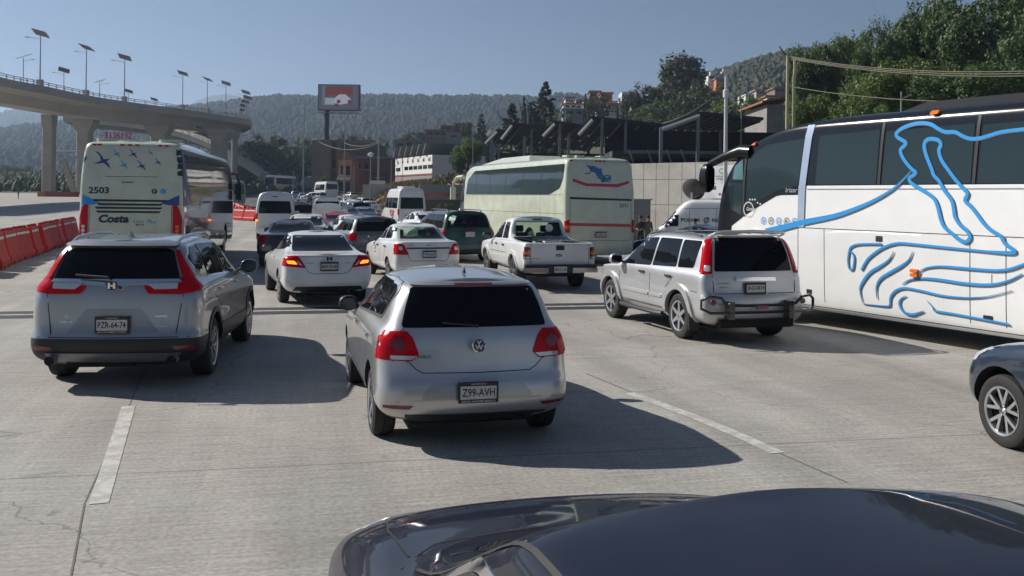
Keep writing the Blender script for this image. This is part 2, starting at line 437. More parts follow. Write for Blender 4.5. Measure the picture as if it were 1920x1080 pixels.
def panes(S, root, K, gm=None, wind=True, pill=.035, parts=('rear','left','right','front')):
    gm=gm or GLASS
    zb,yrb,yfb,wb=K['gb']; zt,yrt,yft,wt=K['gt']
    if 'rear' in parts:
        p=K.get('rearpane') or [(-wb,zb+.03),(wb,zb+.03),(wt,zt),(-wt,zt)]
        pobj('rear_window',S.poly('rear',rnd(p,.06),.006,.12),gm,root)
    if 'front' in parts:
        wm=K.get('wmid',(wb,wt)); pobj('windscreen',S.poly('front',rnd([(-wb,zb+.02),(wb,zb+.02),(wt,zt),(-wt,zt)],.06),.006,.12),gm,root)
    ys=K['pill']
    for v in ('left','right'):
        if v not in parts: continue
        def xat(z): # back and front limit
            t=(z-zb)/(zt-zb); return yrb+(yrt-yrb)*t, yfb+(yft-yfb)*t
        a0,b0=xat(zb+.05); a1,b1=xat(zt-.02)
        drop=K.get('drop',.06)
        cuts=[None]+ys+[None]
        for i in range(len(cuts)-1):
            lo0=a0+.20 if cuts[i] is None else cuts[i]+pill; lo1=a1+.16 if cuts[i] is None else cuts[i]+pill-.03
            if cuts[i+1] is not None and lo0>cuts[i+1]-.12: continue
            hi0=b0 if cuts[i+1] is None else cuts[i+1]-pill; hi1=b1 if cuts[i+1] is None else cuts[i+1]-pill-.03
            if hi1-lo1<.03: hi1=lo1+.03
            zl=lambda y: zb+.05-drop*sst(a0,b0,y)
            pobj('side_window',S.poly(v,rnd([(lo0,zl(lo0)),(hi0,zl(hi0)),(hi1,zt-.02),(lo1,zt-.02)],.04),.006,.15),gm,root)
def lamps(S, root, L, off=.016, both=True, name='taillight', m=None, view='rear'):
    for s in ((-1,1) if both else (1,)):
        pobj(name,S.poly(view,rnd([(s*x,z) for x,z in L],.03),off,.06,.02),m or REDL,root)
def handles(S, root, ys, z, m, views=('left','right'), dz=0):
    for v in views:
        for k,y in enumerate(ys):
            pobj('door_handle',S.poly(v,rp(y-.10,y+.10,z+dz*k-.016,z+dz*k+.016,.014),.028,.07,.03),m,root)
def seams(S, root, lst, w=.010):
    m=MB()
    for v,p in lst: S.ribbon(v,p,w,.002,m,0,1)
    return pobj('panel_gaps',m,SEAM,root,False)
def arches(S, root, K, m, wd=.06, off=.02, view=('left','right'), a0=-8, a1=188, name='arch_trim'):
    ra=K['r']+K.get('gap',.055); 
    for v in view:
        for y in (0,K['wb']):
            p=[]; N=16
            for k in range(N+1): a=R(a0+(a1-a0)*k/N); p.append((y+(ra+wd)*math.cos(a),K['r']+.01+(ra+wd)*math.sin(a)))
            for k in range(N,-1,-1): a=R(a0+(a1-a0)*k/N); p.append((y+(ra-.004)*math.cos(a),K['r']+.01+(ra-.004)*math.sin(a)))
            pobj(name,S.poly(v,p,off,.12,.03),m,root)
# kinds: rings run from the sill up; y=0 is the rear axle, front is +y
KD={}
KD['hatch']=dict(rings=[(.22,.70,-.58,3.05),(.30,.82,-.70,3.20),(.40,.86,-.725,3.26),(.56,.862,-.715,3.26),(.62,.86,-.675,3.24),(.78,.86,-.655,3.18,[(2.4,0),(3.2,-.03)]),
  (.92,.845,-.64,3.02,[(1.5,0),(2.2,-.03),(3.1,-.14)]),(.99,.80,-.62,2.85,[(1.0,0),(2.2,-.04),(2.9,-.12)]),(1.03,.755,-.605,2.12,[(1,0),(2.1,-.04)]),(1.2,.70,-.55,1.78),(1.36,.625,-.475,1.35,[(-.4,0),(1,.02)]),(1.405,.57,-.40,1.15,[(-.4,-.01),(.5,.02),(1.2,.01)])],
  sh=dict(crown=.045,rr=.20,rf=.5,br=.07,bf=.2),r=.305,wb=2.47,hw=.86,gb=(1.0,-.60,2.15,.64),gt=(1.37,-.47,1.32,.55),pill=[.10,.72],rim='star',spokes=5)
KD['suv']=dict(rings=[(.25,.78,-.78,3.38),(.33,.90,-.92,3.55),(.45,.93,-.965,3.62),(.57,.93,-.96,3.62),(.63,.915,-.915,3.60),(.85,.93,-.90,3.56),(1.02,.915,-.885,3.42,[(1.2,0),(2.3,-.05),(3.4,-.16)]),(1.13,.875,-.86,3.2,[(1.2,0),(2.3,-.07),(3.2,-.22)]),(1.18,.815,-.84,2.42,[(1,0),(2.4,-.09)]),(1.38,.755,-.76,1.98),(1.53,.68,-.675,1.55,[(0,0),(1,.02)]),(1.585,.62,-.56,1.3,[(-.5,0),(.5,.03),(1.3,.01)])],
  sh=dict(crown=.045,rr=.2,rf=.5,br=.09,bf=.18),r=.345,wb=2.66,hw=.93,tw=.23,gb=(1.15,-.84,2.45,.70),gt=(1.53,-.64,1.52,.60),pill=[-.02,.95],rim='y',spokes=5,clad=.56)
KD['boxsuv']=dict(rings=[(.28,.74,-.75,3.3),(.36,.84,-.86,3.42),(.50,.875,-.90,3.47),(.70,.875,-.885,3.47),(.765,.86,-.83,3.45),(.95,.868,-.815,3.42),(1.03,.855,-.80,3.3,[(1.5,0),(2.3,-.03),(3.3,-.12)]),(1.09,.815,-.79,2.55,[(1.5,0),(2.5,-.03)]),(1.3,.775,-.735,2.15),(1.5,.715,-.67,1.78),(1.585,.665,-.60,1.5,[(-.5,0),(.5,.02),(1.5,0)])],
  sh=dict(crown=.05,rr=.13,rf=.45,br=.05,bf=.16),r=.35,wb=2.625,hw=.88,tw=.225,gb=(1.06,-.78,2.55,.68),gt=(1.55,-.64,1.72,.61),pill=[.08,1.03],rim='star',spokes=6)
KD['sedan']=dict(rings=[(.24,.72,-.80,3.4),(.32,.82,-.94,3.52),(.48,.88,-.975,3.58),(.64,.885,-.955,3.58),(.84,.88,-.925,3.5,[(2,0),(3.5,-.06)]),(.94,.845,-.90,3.35,[(-.9,.02),(0,0),(2.2,-.05),(3.3,-.18)]),(.99,.78,-.85,3.05,[(-.9,.02),(0,0),(2.2,-.05),(3.1,-.14)]),(1.01,.73,-.15,2.35,[(1,0),(2.3,-.06)]),(1.2,.665,.22,1.88),(1.33,.595,.55,1.42),(1.375,.54,.80,1.2)],
  sh=dict(crown=.04,rr=.22,rf=.5,br=.07,bf=.2),r=.315,wb=2.62,hw=.885,gb=(1.0,-.12,2.35,.62),gt=(1.34,.52,1.42,.52),pill=[.35,1.05],rim='star',spokes=5)
KD['compact']=dict(rings=[(.24,.70,-.78,3.1),(.32,.80,-.93,3.22),(.48,.85,-.965,3.28),(.64,.855,-.95,3.28),(.86,.85,-.925,3.2,[(2,0),(3.2,-.06)]),(.98,.82,-.90,3.05,[(-.9,.04),(0,.02),(1.8,-.03),(3,-.18)]),(1.04,.75,-.85,2.8,[(-.9,.03),(0,.0),(1.8,-.06),(2.8,-.16)]),(1.05,.71,-.25,2.15,[(1,0),(2.1,-.08)]),(1.25,.65,.02,1.75),(1.38,.585,.28,1.35),(1.43,.53,.48,1.1)],
  sh=dict(crown=.045,rr=.22,rf=.5,br=.07,bf=.2),r=.29,wb=2.48,hw=.855,gb=(1.04,-.22,2.15,.60),gt=(1.39,.28,1.35,.51),pill=[.15,.88],rim='star',spokes=5)
KD['minivan']=dict(rings=[(.25,.80,-.85,3.7),(.36,.93,-1.0,3.85),(.5,.955,-1.03,3.9),(.7,.955,-1.0,3.9),(.95,.95,-.97,3.75,[(2.2,0),(3.7,-.12)]),(1.05,.91,-.95,3.4,[(2,0),(3.3,-.14)]),(1.1,.87,-.93,3.0,[(2,0),(3,-.1)]),(1.35,.81,-.86,2.45),(1.58,.73,-.76,1.9),(1.66,.65,-.66,1.6)],
  sh=dict(crown=.05,rr=.16,rf=.55,br=.06,bf=.25),r=.33,wb=2.88,hw=.955,gb=(1.08,-.93,2.95,.76),gt=(1.6,-.73,1.85,.64),pill=[.35,1.45],rim='star',spokes=5)
KD['van']=dict(rings=[(.3,.76,-1.0,3.5),(.42,.84,-1.15,3.65),(.6,.86,-1.18,3.68),(1.0,.86,-1.15,3.62,[(2.5,0),(3.5,-.05)]),(1.2,.855,-1.14,3.3),(1.5,.835,-1.12,3.05),(1.9,.77,-1.06,2.6),(2.12,.69,-1.0,2.2),(2.2,.60,-.92,2.0)],
  sh=dict(crown=.06,rr=.14,rf=.4,br=.04,bf=.12),r=.33,wb=2.57,hw=.86,gb=(1.22,-1.12,3.28,.72),gt=(1.82,-1.06,2.65,.64),pill=[.1,1.2,2.1],drop=0,rim='steel',spokes=1)
KD['bigvan']=dict(rings=[(.32,.86,-1.6,4.3),(.45,.96,-1.78,4.5),(.7,.985,-1.8,4.55),(1.05,.985,-1.78,4.35,[(3,0),(4.3,-.1)]),(1.3,.98,-1.77,3.75),(1.7,.96,-1.76,3.35),(2.2,.89,-1.74,3.0),(2.6,.83,-1.70,2.6),(2.7,.72,-1.6,2.3)],
  sh=dict(crown=.05,rr=.12,rf=.4,br=.03,bf=.15),r=.35,wb=3.6,hw=.985,gb=(1.3,-1.75,3.75,.80),gt=(2.1,-1.73,3.0,.76),pill=[.3,1.5,2.5],drop=0,rim='steel',spokes=1)
# ------------------------------------------------------------------ silver hatchback
SILVER=paint('silver_paint',(.54,.535,.535),.7,.34); SILV2=paint('grey_silver_paint',(.40,.397,.40),.75,.33); SILV3=paint('warm_silver_paint',(.55,.55,.56),.6,.4)
WHITE=paint('white_paint',(.78,.78,.77),0,.35); CREAM=paint('pale_green_paint',(.54,.58,.45),0,.4,.2); NAVY=paint('navy_paint',(.008,.012,.035),.35,.3,.05); GREEN=paint('green_paint',(.008,.055,.035),.3,.3)
GREYD=paint('dark_grey_paint',(.10,.105,.11),.6,.35); MAROON=paint('maroon_paint',(.035,.006,.012),.4,.3); REDP=paint('red_paint',(.42,.012,.02),.2,.3); BLACKP=paint('black_paint',(.010,.010,.012),.2,.3); BLUEP=paint('pale_blue_paint',(.22,.33,.45),.5,.35)
NAVYD=paint('midnight_paint',(.0035,.0045,.014),.0,.5,.02)
NAVYD.node_tree.nodes['Principled BSDF'].inputs['Specular IOR Level'].default_value=.1; NAVYD.node_tree.nodes['Principled BSDF'].inputs['Coat Weight'].default_value=.55
def hatchback():
    K=KD['hatch']
    r,S,body=car('hatchback','silver hatchback in the centre foreground with round badge and plate Z99-AVH','hatchback',(-.447,8.892,0),.252,K,SILVER)
    g=rnd([(-.645,1.03),(.645,1.03),(.60,1.20),(.545,1.362),(-.545,1.362),(-.60,1.20)],.035)
    pobj('rear_window',S.poly('rear',g,.006,.08),GLASS,r)
    pobj('windscreen',S.poly('front',rnd([(-.66,1.02),(.66,1.02),(.56,1.36),(-.56,1.36)],.06),.006,.12),GLASS,r)
    for v in ('left','right'):
        pobj('window_surround',S.poly(v,rnd([(-.33,1.32),(-.06,1.05),(1.98,.945),(1.24,1.375),(.2,1.405),(-.2,1.39)],.05),.004,.12),BLK,r)
        pobj('side_window',S.poly(v,rnd([(-.24,1.30),(-.03,1.085),(.12,1.07),(.10,1.36),(-.12,1.355)],.03),.009,.12),GLASS,r)
        pobj('side_window',S.poly(v,rnd([(.16,1.07),(.80,1.03),(.74,1.372),(.14,1.37)],.03),.009,.12),GLASS,r)
        pobj('side_window',S.poly(v,rnd([(.87,1.027),(1.86,.965),(1.22,1.35),(.80,1.37)],.03),.009,.12),GLASS,r)
    for s in (-1,1):
        L=[(s*.85,.995),(s*.60,1.005),(s*.55,.95),(s*.50,.81),(s*.555,.755),(s*.862,.765)]
        o=pobj('taillight',S.poly('rear',rnd(L,.015),.008,.03,.025),REDL,r)
        pobj('reverse_lamp',S.poly('rear',rnd([(s*.74,.805),(s*.515,.80),(s*.56,.768),(s*.74,.772)],.01),.018,.06,.005),LENS,o)
        pobj('lamp_ring',S.poly('rear',circ(s*.68,.90,.055,14),.018,.06,.005),REDL2,o)
        pobj('taillight',S.poly('left' if s<0 else 'right',rnd([(-.66,.775),(-.50,.785),(-.53,.98),(-.66,.985)],.015),.016,.03,.02),REDL,r)
        pobj('reflector',S.poly('rear',[(s*.80,.392),(s*.555,.384),(s*.585,.356),(s*.80,.366)],.01,.1),REDL2,r)
    seams(S,r,[('rear',[(-.86,.765),(-.59,.752),(-.53,.69),(-.47,.655),(0,.648),(.47,.655),(.53,.69),(.59,.752),(.86,.765)]),('rear',[(-.62,1.02),(-.655,1.0)]),
      ('left',[(.83,1.05),(.85,.40)]),('left',[(.15,1.05),(.20,.85),(.30,.62)]),('left',[(1.95,.95),(1.98,.45)]),('left',[(2.0,.30),(.45,.30)]),('right',[(.83,1.05),(.85,.40)])],.008)
    m=MB(); S.poly('rear',rnd([(-.50,.435),(-.40,.565),(.40,.565),(.50,.435)],.05),.003,.08,.002,m); pobj('plate_recess',m,SILV2,r)
    pobj('bumper_crease',S.ribbon('rear',[(-.85,.425),(0,.43),(.85,.425)],.01,.004),SILV2,r)
    plate(r,-.01,-.765,.497,'Z99-AVH','GRUPO AUTOFIN MEXICO','QUERETARO',.33,.165)
    b=MB(); M=Matrix.Translation((-.004,-.738,.893))@Matrix.Rotation(R(90),4,'X')
    b.lathe([(.058,-.004),(.060,.006),(.052,.010),(.048,.004),(.001,.004)],28,0,M); o=pobj('badge',b,CHROME,r)
    c=MB(); c.lathe([(.049,.0045),(.001,.005)],24,0,M); pobj('badge_field',c,mat('badge_blue',(.03,.045,.09),.3),o)
    d=MB(); T=Matrix.Translation((-.004,-.744,.893)); flat_text('V',.040,.036,T@Matrix.Translation((0,0,.021)),.03,d); flat_text('W',.072,.042,T@Matrix.Translation((0,0,-.018)),.03,d); obj('badge_letters',d,CHROME,o)
    pobj('model_lettering',S.text('rear','POLO',-.455,.79,.12,.026,.005,.04),CHROME,r)
    pobj('spoiler_lip',S.poly('rear',rnd([(-.56,1.40),(.56,1.40),(.55,1.375),(-.55,1.375)],.01),.035,.08,.04),SILVER,r)
    pobj('brake_light',S.poly('rear',rp(-.17,.17,1.376,1.392,.007),.04,.1),REDL2,r)
    w=MB(); w.tube([(0,-.635,1.035),(.0,-.66,1.05)],.012,6); w.tube([(0,-.655,1.05),(-.30,-.64,1.075)],.007,5); pobj('wiper',w,BLK,r)
    a=MB(); a.add([(-.012,0,0),(.012,0,0),(.008,.10,0),(-.008,.10,0),(0,.0,.055),(0,.02,.06)],[(0,1,2,3),(0,1,4),(1,2,5,4),(2,3,5),(3,0,4,5)],0,Matrix.Translation((0,-.08,1.455))); pobj('antenna',a,BLK,r)
    handles(S,r,[.28,1.28],.87,SILVER)
    mirror(r,-.80,1.72,1.0,BLK); mirror(r,.80,1.72,1.0,SILVER)
    pobj('bumper_underside',S.poly('rear',[(-.62,.30),(.62,.30),(.6,.23),(-.6,.23)],.01,.1),BLK,r)
    u=MB(); u.box(-.55,.55,-.45,2.9,.17,.26); u.tube([(.35,-.66,.25),(.35,-.2,.25)],.03,8); obj('underbody',u,DARK,r)
def crossover():
    K=KD['suv']
    r,S,body=car('crossover','grey silver crossover on the left with L-shaped red lights and plate PZR-64-74','SUV',(-4.452,11.407,0),.115,K,SILV2)
    pobj('rear_window',S.poly('rear',rnd([(-.675,1.20),(.675,1.20),(.575,1.50),(.50,1.535),(-.50,1.535),(-.575,1.50)],.03),.008,.08),GLASS,r)
    pobj('windscreen',S.poly('front',rnd([(-.7,1.14),(.7,1.14),(.6,1.52),(-.6,1.52)],.06),.006,.12),GLASS,r)
    for v in ('left','right'):
        pobj('window_surround',S.poly(v,rnd([(-.62,1.42),(-.42,1.20),(.2,1.165),(2.30,1.08),(1.45,1.515),(.4,1.575),(-.35,1.56)],.07),.004,.12),CHROME,r)
        pobj('side_window',S.poly(v,rnd([(-.57,1.42),(-.39,1.22),(-.06,1.20),(-.04,1.54),(-.33,1.54)],.05),.009,.12),GLASS,r)
        pobj('side_window',S.poly(v,rnd([(.0,1.195),(.92,1.155),(.88,1.54),(.02,1.555)],.03),.009,.12),GLASS,r)
        pobj('side_window',S.poly(v,rnd([(.99,1.15),(2.16,1.10),(1.43,1.49),(.94,1.535)],.03),.009,.12),GLASS,r)
    for s in (-1,1):
        o=pobj('taillight',S.poly('rear',rnd([(s*.95,1.20),(s*.86,1.225),(s*.74,1.25),(s*.70,1.17),(s*.56,1.135),(s*.30,1.135),(s*.36,1.045),(s*.70,1.04),(s*.95,1.075)],.02),.02,.03,.025),REDL,r)
        pobj('taillight',S.poly('rear',rnd([(s*.80,1.22),(s*.70,1.22),(s*.585,1.515),(s*.62,1.515)],.01),.022,.03,.025),REDL,r)
        pobj('taillight',S.poly('left' if s<0 else 'right',rnd([(-.90,1.08),(-.58,1.10),(-.66,1.215),(-.90,1.225)],.02),.02,.03,.02),REDL,r)
        pobj('reverse_lamp',S.poly('rear',rnd([(s*.66,1.165),(s*.34,1.155),(s*.42,1.095),(s*.66,1.10)],.01),.026,.06,.01),LENS,o)
        pobj('reflector',S.poly('rear',[(s*.86,.485),(s*.62,.475),(s*.66,.438),(s*.86,.43)],.012,.1),REDL2,r)
        e=MB(); e.tube([(s*.64,-.985,.33),(s*.64,-.7,.33)],.052,16,0,None,False); e.tube([(s*.64,-.975,.33),(s*.64,-.7,.33)],.046,12,1); pobj('exhaust_pipe',e,[STEEL,DARK],r)
    c=MB(); S.poly('rear',[(-.66,1.205),(.66,1.205),(.70,1.172),(.13,1.150),(.07,1.095),(-.07,1.095),(-.13,1.150),(-.70,1.172)],.028,.05,.02,c); pobj('chrome_strip',c,CHROME,r)
    b=MB(); M=Matrix.Translation((0,-.975,1.145)); 
    b.prism(rnd([(-.062,.045),(.062,.045),(.045,-.045),(-.045,-.045)],.02),0,.01,0,M@Matrix.Rotation(R(90),4,'X')); o=pobj('badge',b,BLK,r)
    d=MB(); flat_text('H',.080,.066,M@Matrix.Translation((0,-.014,0)),.06,d); obj('badge_letter',d,CHROME,o)
    pobj('spoiler',S.poly('rear',rnd([(-.58,1.60),(.58,1.60),(.60,1.545),(-.60,1.545)],.02),.09,.08,.06),SILV2,r)
    seams(S,r,[('rear',[(-.72,1.04),(-.66,.60)]),('rear',[(.72,1.04),(.66,.60)]),('left',[(.93,1.13),(.95,.5)]),('left',[(2.1,1.07),(2.15,.5)]),('right',[(.93,1.13),(.95,.5)]),('right',[(2.1,1.07),(2.15,.5)]),('right',[(-.1,1.17),(.0,.95),(.35,.8),(.48,.55)]),('rear',[(-.93,.575),(0,.572),(.93,.575)])],.01)
    pobj('plate_recess',S.poly('rear',rnd([(-.49,.62),(-.29,.885),(.29,.885),(.49,.62)],.03),.002,.08,.001),paint('recess_silver',(.29,.29,.30),.8,.35),r)
    plate(r,0,-.955,.715,'PZR-64-74','AUTOMOTRIZ','QUERETARO',.34,.17)
    m=MB(); S.text('rear','CR-V',-.50,.74,.15,.024,.005,.04,0,m); S.text('rear','AWD',.50,.80,.13,.022,.005,.04,0,m); S.text('rear','TOURING',.50,.69,.14,.02,.005,.04,0,m); S.text('rear','Q',-.5,.80,.05,.04,.005,.0,0,m); pobj('model_lettering',m,CHROME,r)
    pobj('skid_plate',S.poly('rear',rnd([(-.74,.405),(.74,.405),(.60,.30),(-.60,.30)],.05),.02,.08,.02),mat('satin_grey',(.22,.23,.24),.35,.6),r)
    w=MB(); w.tube([(-.02,-.92,1.205),(-.05,-.95,1.235),(-.40,-.90,1.255)],.012,6); pobj('wiper',w,BLK,r)
    f=MB(); f.add([(-.02,0,0),(.02,0,0),(.012,.16,0),(-.012,.16,0),(0,0,.075),(0,.03,.078)],[(0,1,2,3),(0,1,4),(1,2,5,4),(2,3,5),(3,0,4,5)],0,Matrix.Translation((0,-.28,1.64))); pobj('shark_fin_antenna',f,SILV2,r)
    for s in (-1,1):
        t=MB(); t.tube([(s*.57,-.50,1.585),(s*.575,-.30,1.635),(s*.585,.4,1.665),(s*.585,1.0,1.645),(s*.58,1.25,1.58)],.022,6); pobj('roof_rail',t,SILV2,r)
    handles(S,r,[.35,1.4],1.0,CHROME)
    arches(S,r,K,BLK,.06,.012)
    for v in ('left','right'): pobj('sill_trim',S.poly(v,[(.45,.58),(2.2,.52),(2.2,.30),(.42,.30)],.012,.2),BLK,r)
    mirror(r,.88,2.05,1.15,NAVY,1.15); mirror(r,-.88,2.05,1.15,NAVY,1.15)
    u=MB(); u.box(-.6,.6,-.6,3.1,.22,.34); u.box(-.5,.2,-.85,-.4,.24,.32); obj('underbody',u,DARK,r)
def boxy_suv():
    K=KD['boxsuv']
    r,S,body=car('boxy_suv','silver boxy SUV with black tubular rear bumper guard and tall red lights','SUV',(3.417,15.171,0),.306,K,SILV3)
    pobj('rear_window',S.poly('rear',rnd([(-.66,1.09),(.66,1.09),(.62,1.35),(.56,1.585),(-.56,1.585),(-.62,1.35)],.03),.006,.08),GLASS,r)
    pobj('windscreen',S.poly('front',rnd([(-.7,1.08),(.7,1.08),(.62,1.54),(-.62,1.54)],.06),.006,.12),GLASS,r)
    for v in ('left','right'):
        pobj('side_window',S.poly(v,rnd([(-.40,1.12),(.10,1.10),(.10,1.53),(-.47,1.53)],.04),.007,.12),GLASS,r)
        pobj('side_window',S.poly(v,rnd([(.16,1.10),(.98,1.07),(.90,1.53),(.16,1.535)],.03),.007,.12),GLASS,r)
        pobj('side_window',S.poly(v,rnd([(1.04,1.065),(2.12,1.03),(1.62,1.42),(1.45,1.50),(.97,1.53)],.03),.007,.12),GLASS,r)
    for s in (-1,1):
        o=pobj('taillight',S.poly('rear',[(s*.855,1.05),(s*.70,1.06),(s*.665,1.3),(s*.62,1.575),(s*.655,1.575),(s*.72,1.45),(s*.775,1.3),(s*.83,1.15)],.018,.03,.025),REDL,r)
        pobj('reverse_lamp',S.poly('rear',rnd([(s*.80,1.09),(s*.73,1.09),(s*.72,1.18),(s*.78,1.18)],.02),.03,.06,.01),LENS,o)
        pobj('taillight',S.poly('left' if s<0 else 'right',[(-.77,1.06),(-.62,1.07),(-.58,1.3),(-.50,1.56),(-.56,1.57),(-.66,1.4),(-.73,1.2)],.02,.03,.02),REDL,r)
        e=MB(); e.lathe([(.045,0),(.045,.02),(.001,.03)],14,0,Matrix.Translation((s*.76,-.90,.645))@Matrix.Rotation(R(90),4,'X')); pobj('fog_lamp',e,REDL2,r)
    c=MB(); S.poly('rear',rnd([(-.34,1.01),(.34,1.0),(.34,.945),(-.34,.955)],.012),.035,.08,.03,c); pobj('gate_handle',c,CHROME,r)
    pobj('plate_recess',S.poly('rear',rnd([(-.25,.93),(.25,.93),(.21,.745),(-.21,.745)],.03),.002,.08,.001),SILVER,r)
    plate(r,-.02,-.86,.84,'JAZ-5814',None,None,.33,.165)
    seams(S,r,[('rear',[(-.70,1.04),(-.69,.77)]),('rear',[(.70,1.04),(.69,.77)]),('rear',[(-.88,.765),(0,.76),(.88,.765)]),('left',[(1.0,1.06),(1.0,.42)]),('left',[(2.2,1.03),(2.25,.45)]),('left',[(.13,1.08),(.17,.95),(.45,.75)]),('left',[(2.2,.42),(.48,.42)]),('left',[(-.88,.76),(-.42,.775)])],.01)
    m=MB(); S.text('rear','X-TRAIL',-.53,.915,.20,.03,.005,.04,0,m); S.text('rear','NISSAN',-.53,.86,.14,.022,.005,.04,0,m); pobj('model_lettering',m,STEEL,r)
    sp=MB(); sp.tube([(-.60,-.48,1.60),(-.585,-.66,1.655),(-.52,-.71,1.675),(0,-.74,1.685),(.52,-.71,1.675),(.585,-.66,1.655),(.60,-.48,1.60)],.024,8); sp.box(-.50,.50,-.70,-.45,1.612,1.632); pobj('roof_spoiler',sp,SILV3,r)
    g=MB()
    for s in (-1,1): g.tube([(s*.28,-1.0,.60),(s*.58,-1.0,.62),(s*.68,-1.0,.72),(s*.84,-.98,.74),(s*.95,-.90,.68),(s*.95,-.90,.56),(s*.84,-.98,.50),(s*.6,-1.0,.50),(s*.5,-1.0,.50)],.022,8); g.box(s*.50-.04,s*.50+.04,-1.02,-.85,.40,.66)
    g.tube([(-.5,-1.0,.60),(.5,-1.0,.60)],.022,8); g.tube([(-.5,-1.0,.50),(.5,-1.0,.50)],.022,8); pobj('bumper_guard',g,mat('black_enamel',(.01,.01,.01),.15,coat=1),r)
    f=MB(); f.box(-.10,.10,-1.03,-1.0,.55,.60); obj('reflector',f,REDL2,r)
    for s in (-1,1):
        t=MB(); t.tube([(s*.62,-.3,1.60),(s*.60,.0,1.635),(s*.60,1.1,1.63),(s*.60,1.5,1.57)],.016,6); pobj('roof_rail',t,BLK,r)
        b=MB(); b.tube([(s*.88,.50,.33),(s*.92,.65,.33),(s*.92,1.95,.33),(s*.88,2.1,.33)],.04,8); pobj('running_board',b,BLK,r)
        [obj('mud_flap',MB().box(s*.80-.09,s*.80+.09,yy,yy+.02,.18,.50),BLK,r) for yy in (-.42,2.2)]
    handles(S,r,[.33,1.30],.945,BLK)
    arches(S,r,K,SILV3,.09,.035)
    pobj('door_moulding',S.poly('left',rp(.55,.97,.58,.63,.02),.02,.2),SILV3,r); pobj('door_moulding',S.poly('left',rp(1.03,2.1,.58,.63,.02),.02,.2),SILV3,r)
    pobj('sunroof',S.poly('top',rp(-.42,.42,-.05,1.2,.08),.006,.15),mat('sunroof_black',(.01,.01,.012),.1,coat=1.),r)
    mirror(r,-.86,2.15,1.10,SILV3,1.15); mirror(r,.86,2.15,1.10,SILV3,1.15)
    u=MB(); u.box(-.6,.6,-.6,3.1,.22,.36); u.box(-.62,.62,-.88,-.5,.26,.38); obj('underbody',u,DARK,r)
def coupe():
    K=dict(KD['sedan']); K['pill']=[]
    r,S,body=car('coupe','white two-door coupe with glowing indicators ahead of the silver hatchback','coupe',(-3.864,19.598,0),.341,K,WHITE)
    pobj('rear_window',S.poly('rear',rnd([(-.62,1.035),(.62,1.035),(.52,1.325),(-.52,1.325)],.03),.006,.08),GLASS,r)
    pobj('windscreen',S.poly('front',rnd([(-.64,1.0),(.64,1.0),(.53,1.32),(-.53,1.32)],.06),.006,.12),GLASS,r)
    for v in ('left','right'): pobj('side_window',S.poly(v,rnd([(.30,1.06),(.05,1.13),(.55,1.29),(.95,1.335),(1.4,1.30),(2.2,.97),(1.4,.99)],.05),.006,.12),GLASS,r)
    for s in (-1,1):
        o=pobj('taillight',S.poly('rear',rnd([(s*.89,.965),(s*.585,.985),(s*.44,.745),(s*.89,.785)],.025),.014,.03,.025),REDL,r)
        pobj('indicator',S.poly('rear',rnd([(s*.80,.885),(s*.66,.885),(s*.60,.815),(s*.78,.83)],.02),.02,.05,.01),AMBON,o)
        pobj('reverse_lamp',S.poly('rear',rnd([(s*.62,.885),(s*.60,.885),(s*.50,.79),(s*.56,.80)],.01),.02,.05,.01),LENS,o)
    seams(S,r,[('rear',[(-.57,.98),(-.42,.70),(-.37,.655),(-.28,.632),(.28,.632),(.37,.655),(.42,.70),(.57,.98)]),('left',[(.62,1.02),(.60,.6),(.45,.35)]),('left',[(2.15,.96),(2.15,.4)]),('left',[(2.1,.31),(.5,.31)])],.01)
    plate(r,0,-.985,.775,'MXP-95-48',None,None,.33,.165)
    b=MB(); flat_text('H',.11,.075,Matrix.Translation((0,-.982,.925)),.08,b); obj('badge',b,BLK,r)
    m=MB(); S.text('rear','CIVIC',-.37,.84,.16,.022,.005,.04,0,m); S.text('rear','EX-L',.37,.84,.09,.024,.005,.04,0,m); pobj('model_lettering',m,STEEL,r)
    pobj('boot_lip',S.poly('rear',rnd([(-.60,1.0),(.60,1.0),(.58,.975),(-.58,.975)],.01),.05,.08,.05),WHITE,r)
    pobj('brake_light',S.poly('rear',rp(-.21,.21,.988,1.004,.007),.055,.1),REDL2,r)
    pobj('rear_diffuser',S.poly('rear',rnd([(-.72,.25),(-.63,.385),(.63,.385),(.72,.25)],.02),.012,.08),BLK,r)
    e=MB(); e.tube([(.42,-1.0,.29),(.42,-.7,.29)],.05,12,0,None,False); pobj('exhaust_pipe',e,STEEL,r)
    handles(S,r,[.85],.87,WHITE); mirror(r,-.82,1.95,.99,BLK); mirror(r,.82,1.95,.99,BLK)
    u=MB(); u.box(-.6,.6,-.7,3.1,.17,.28); obj('underbody',u,DARK,r)
    a=MB(); a.tube([(0,.95,1.41),(0,.88,1.45)],.01,5); obj('antenna',a,BLK,r)
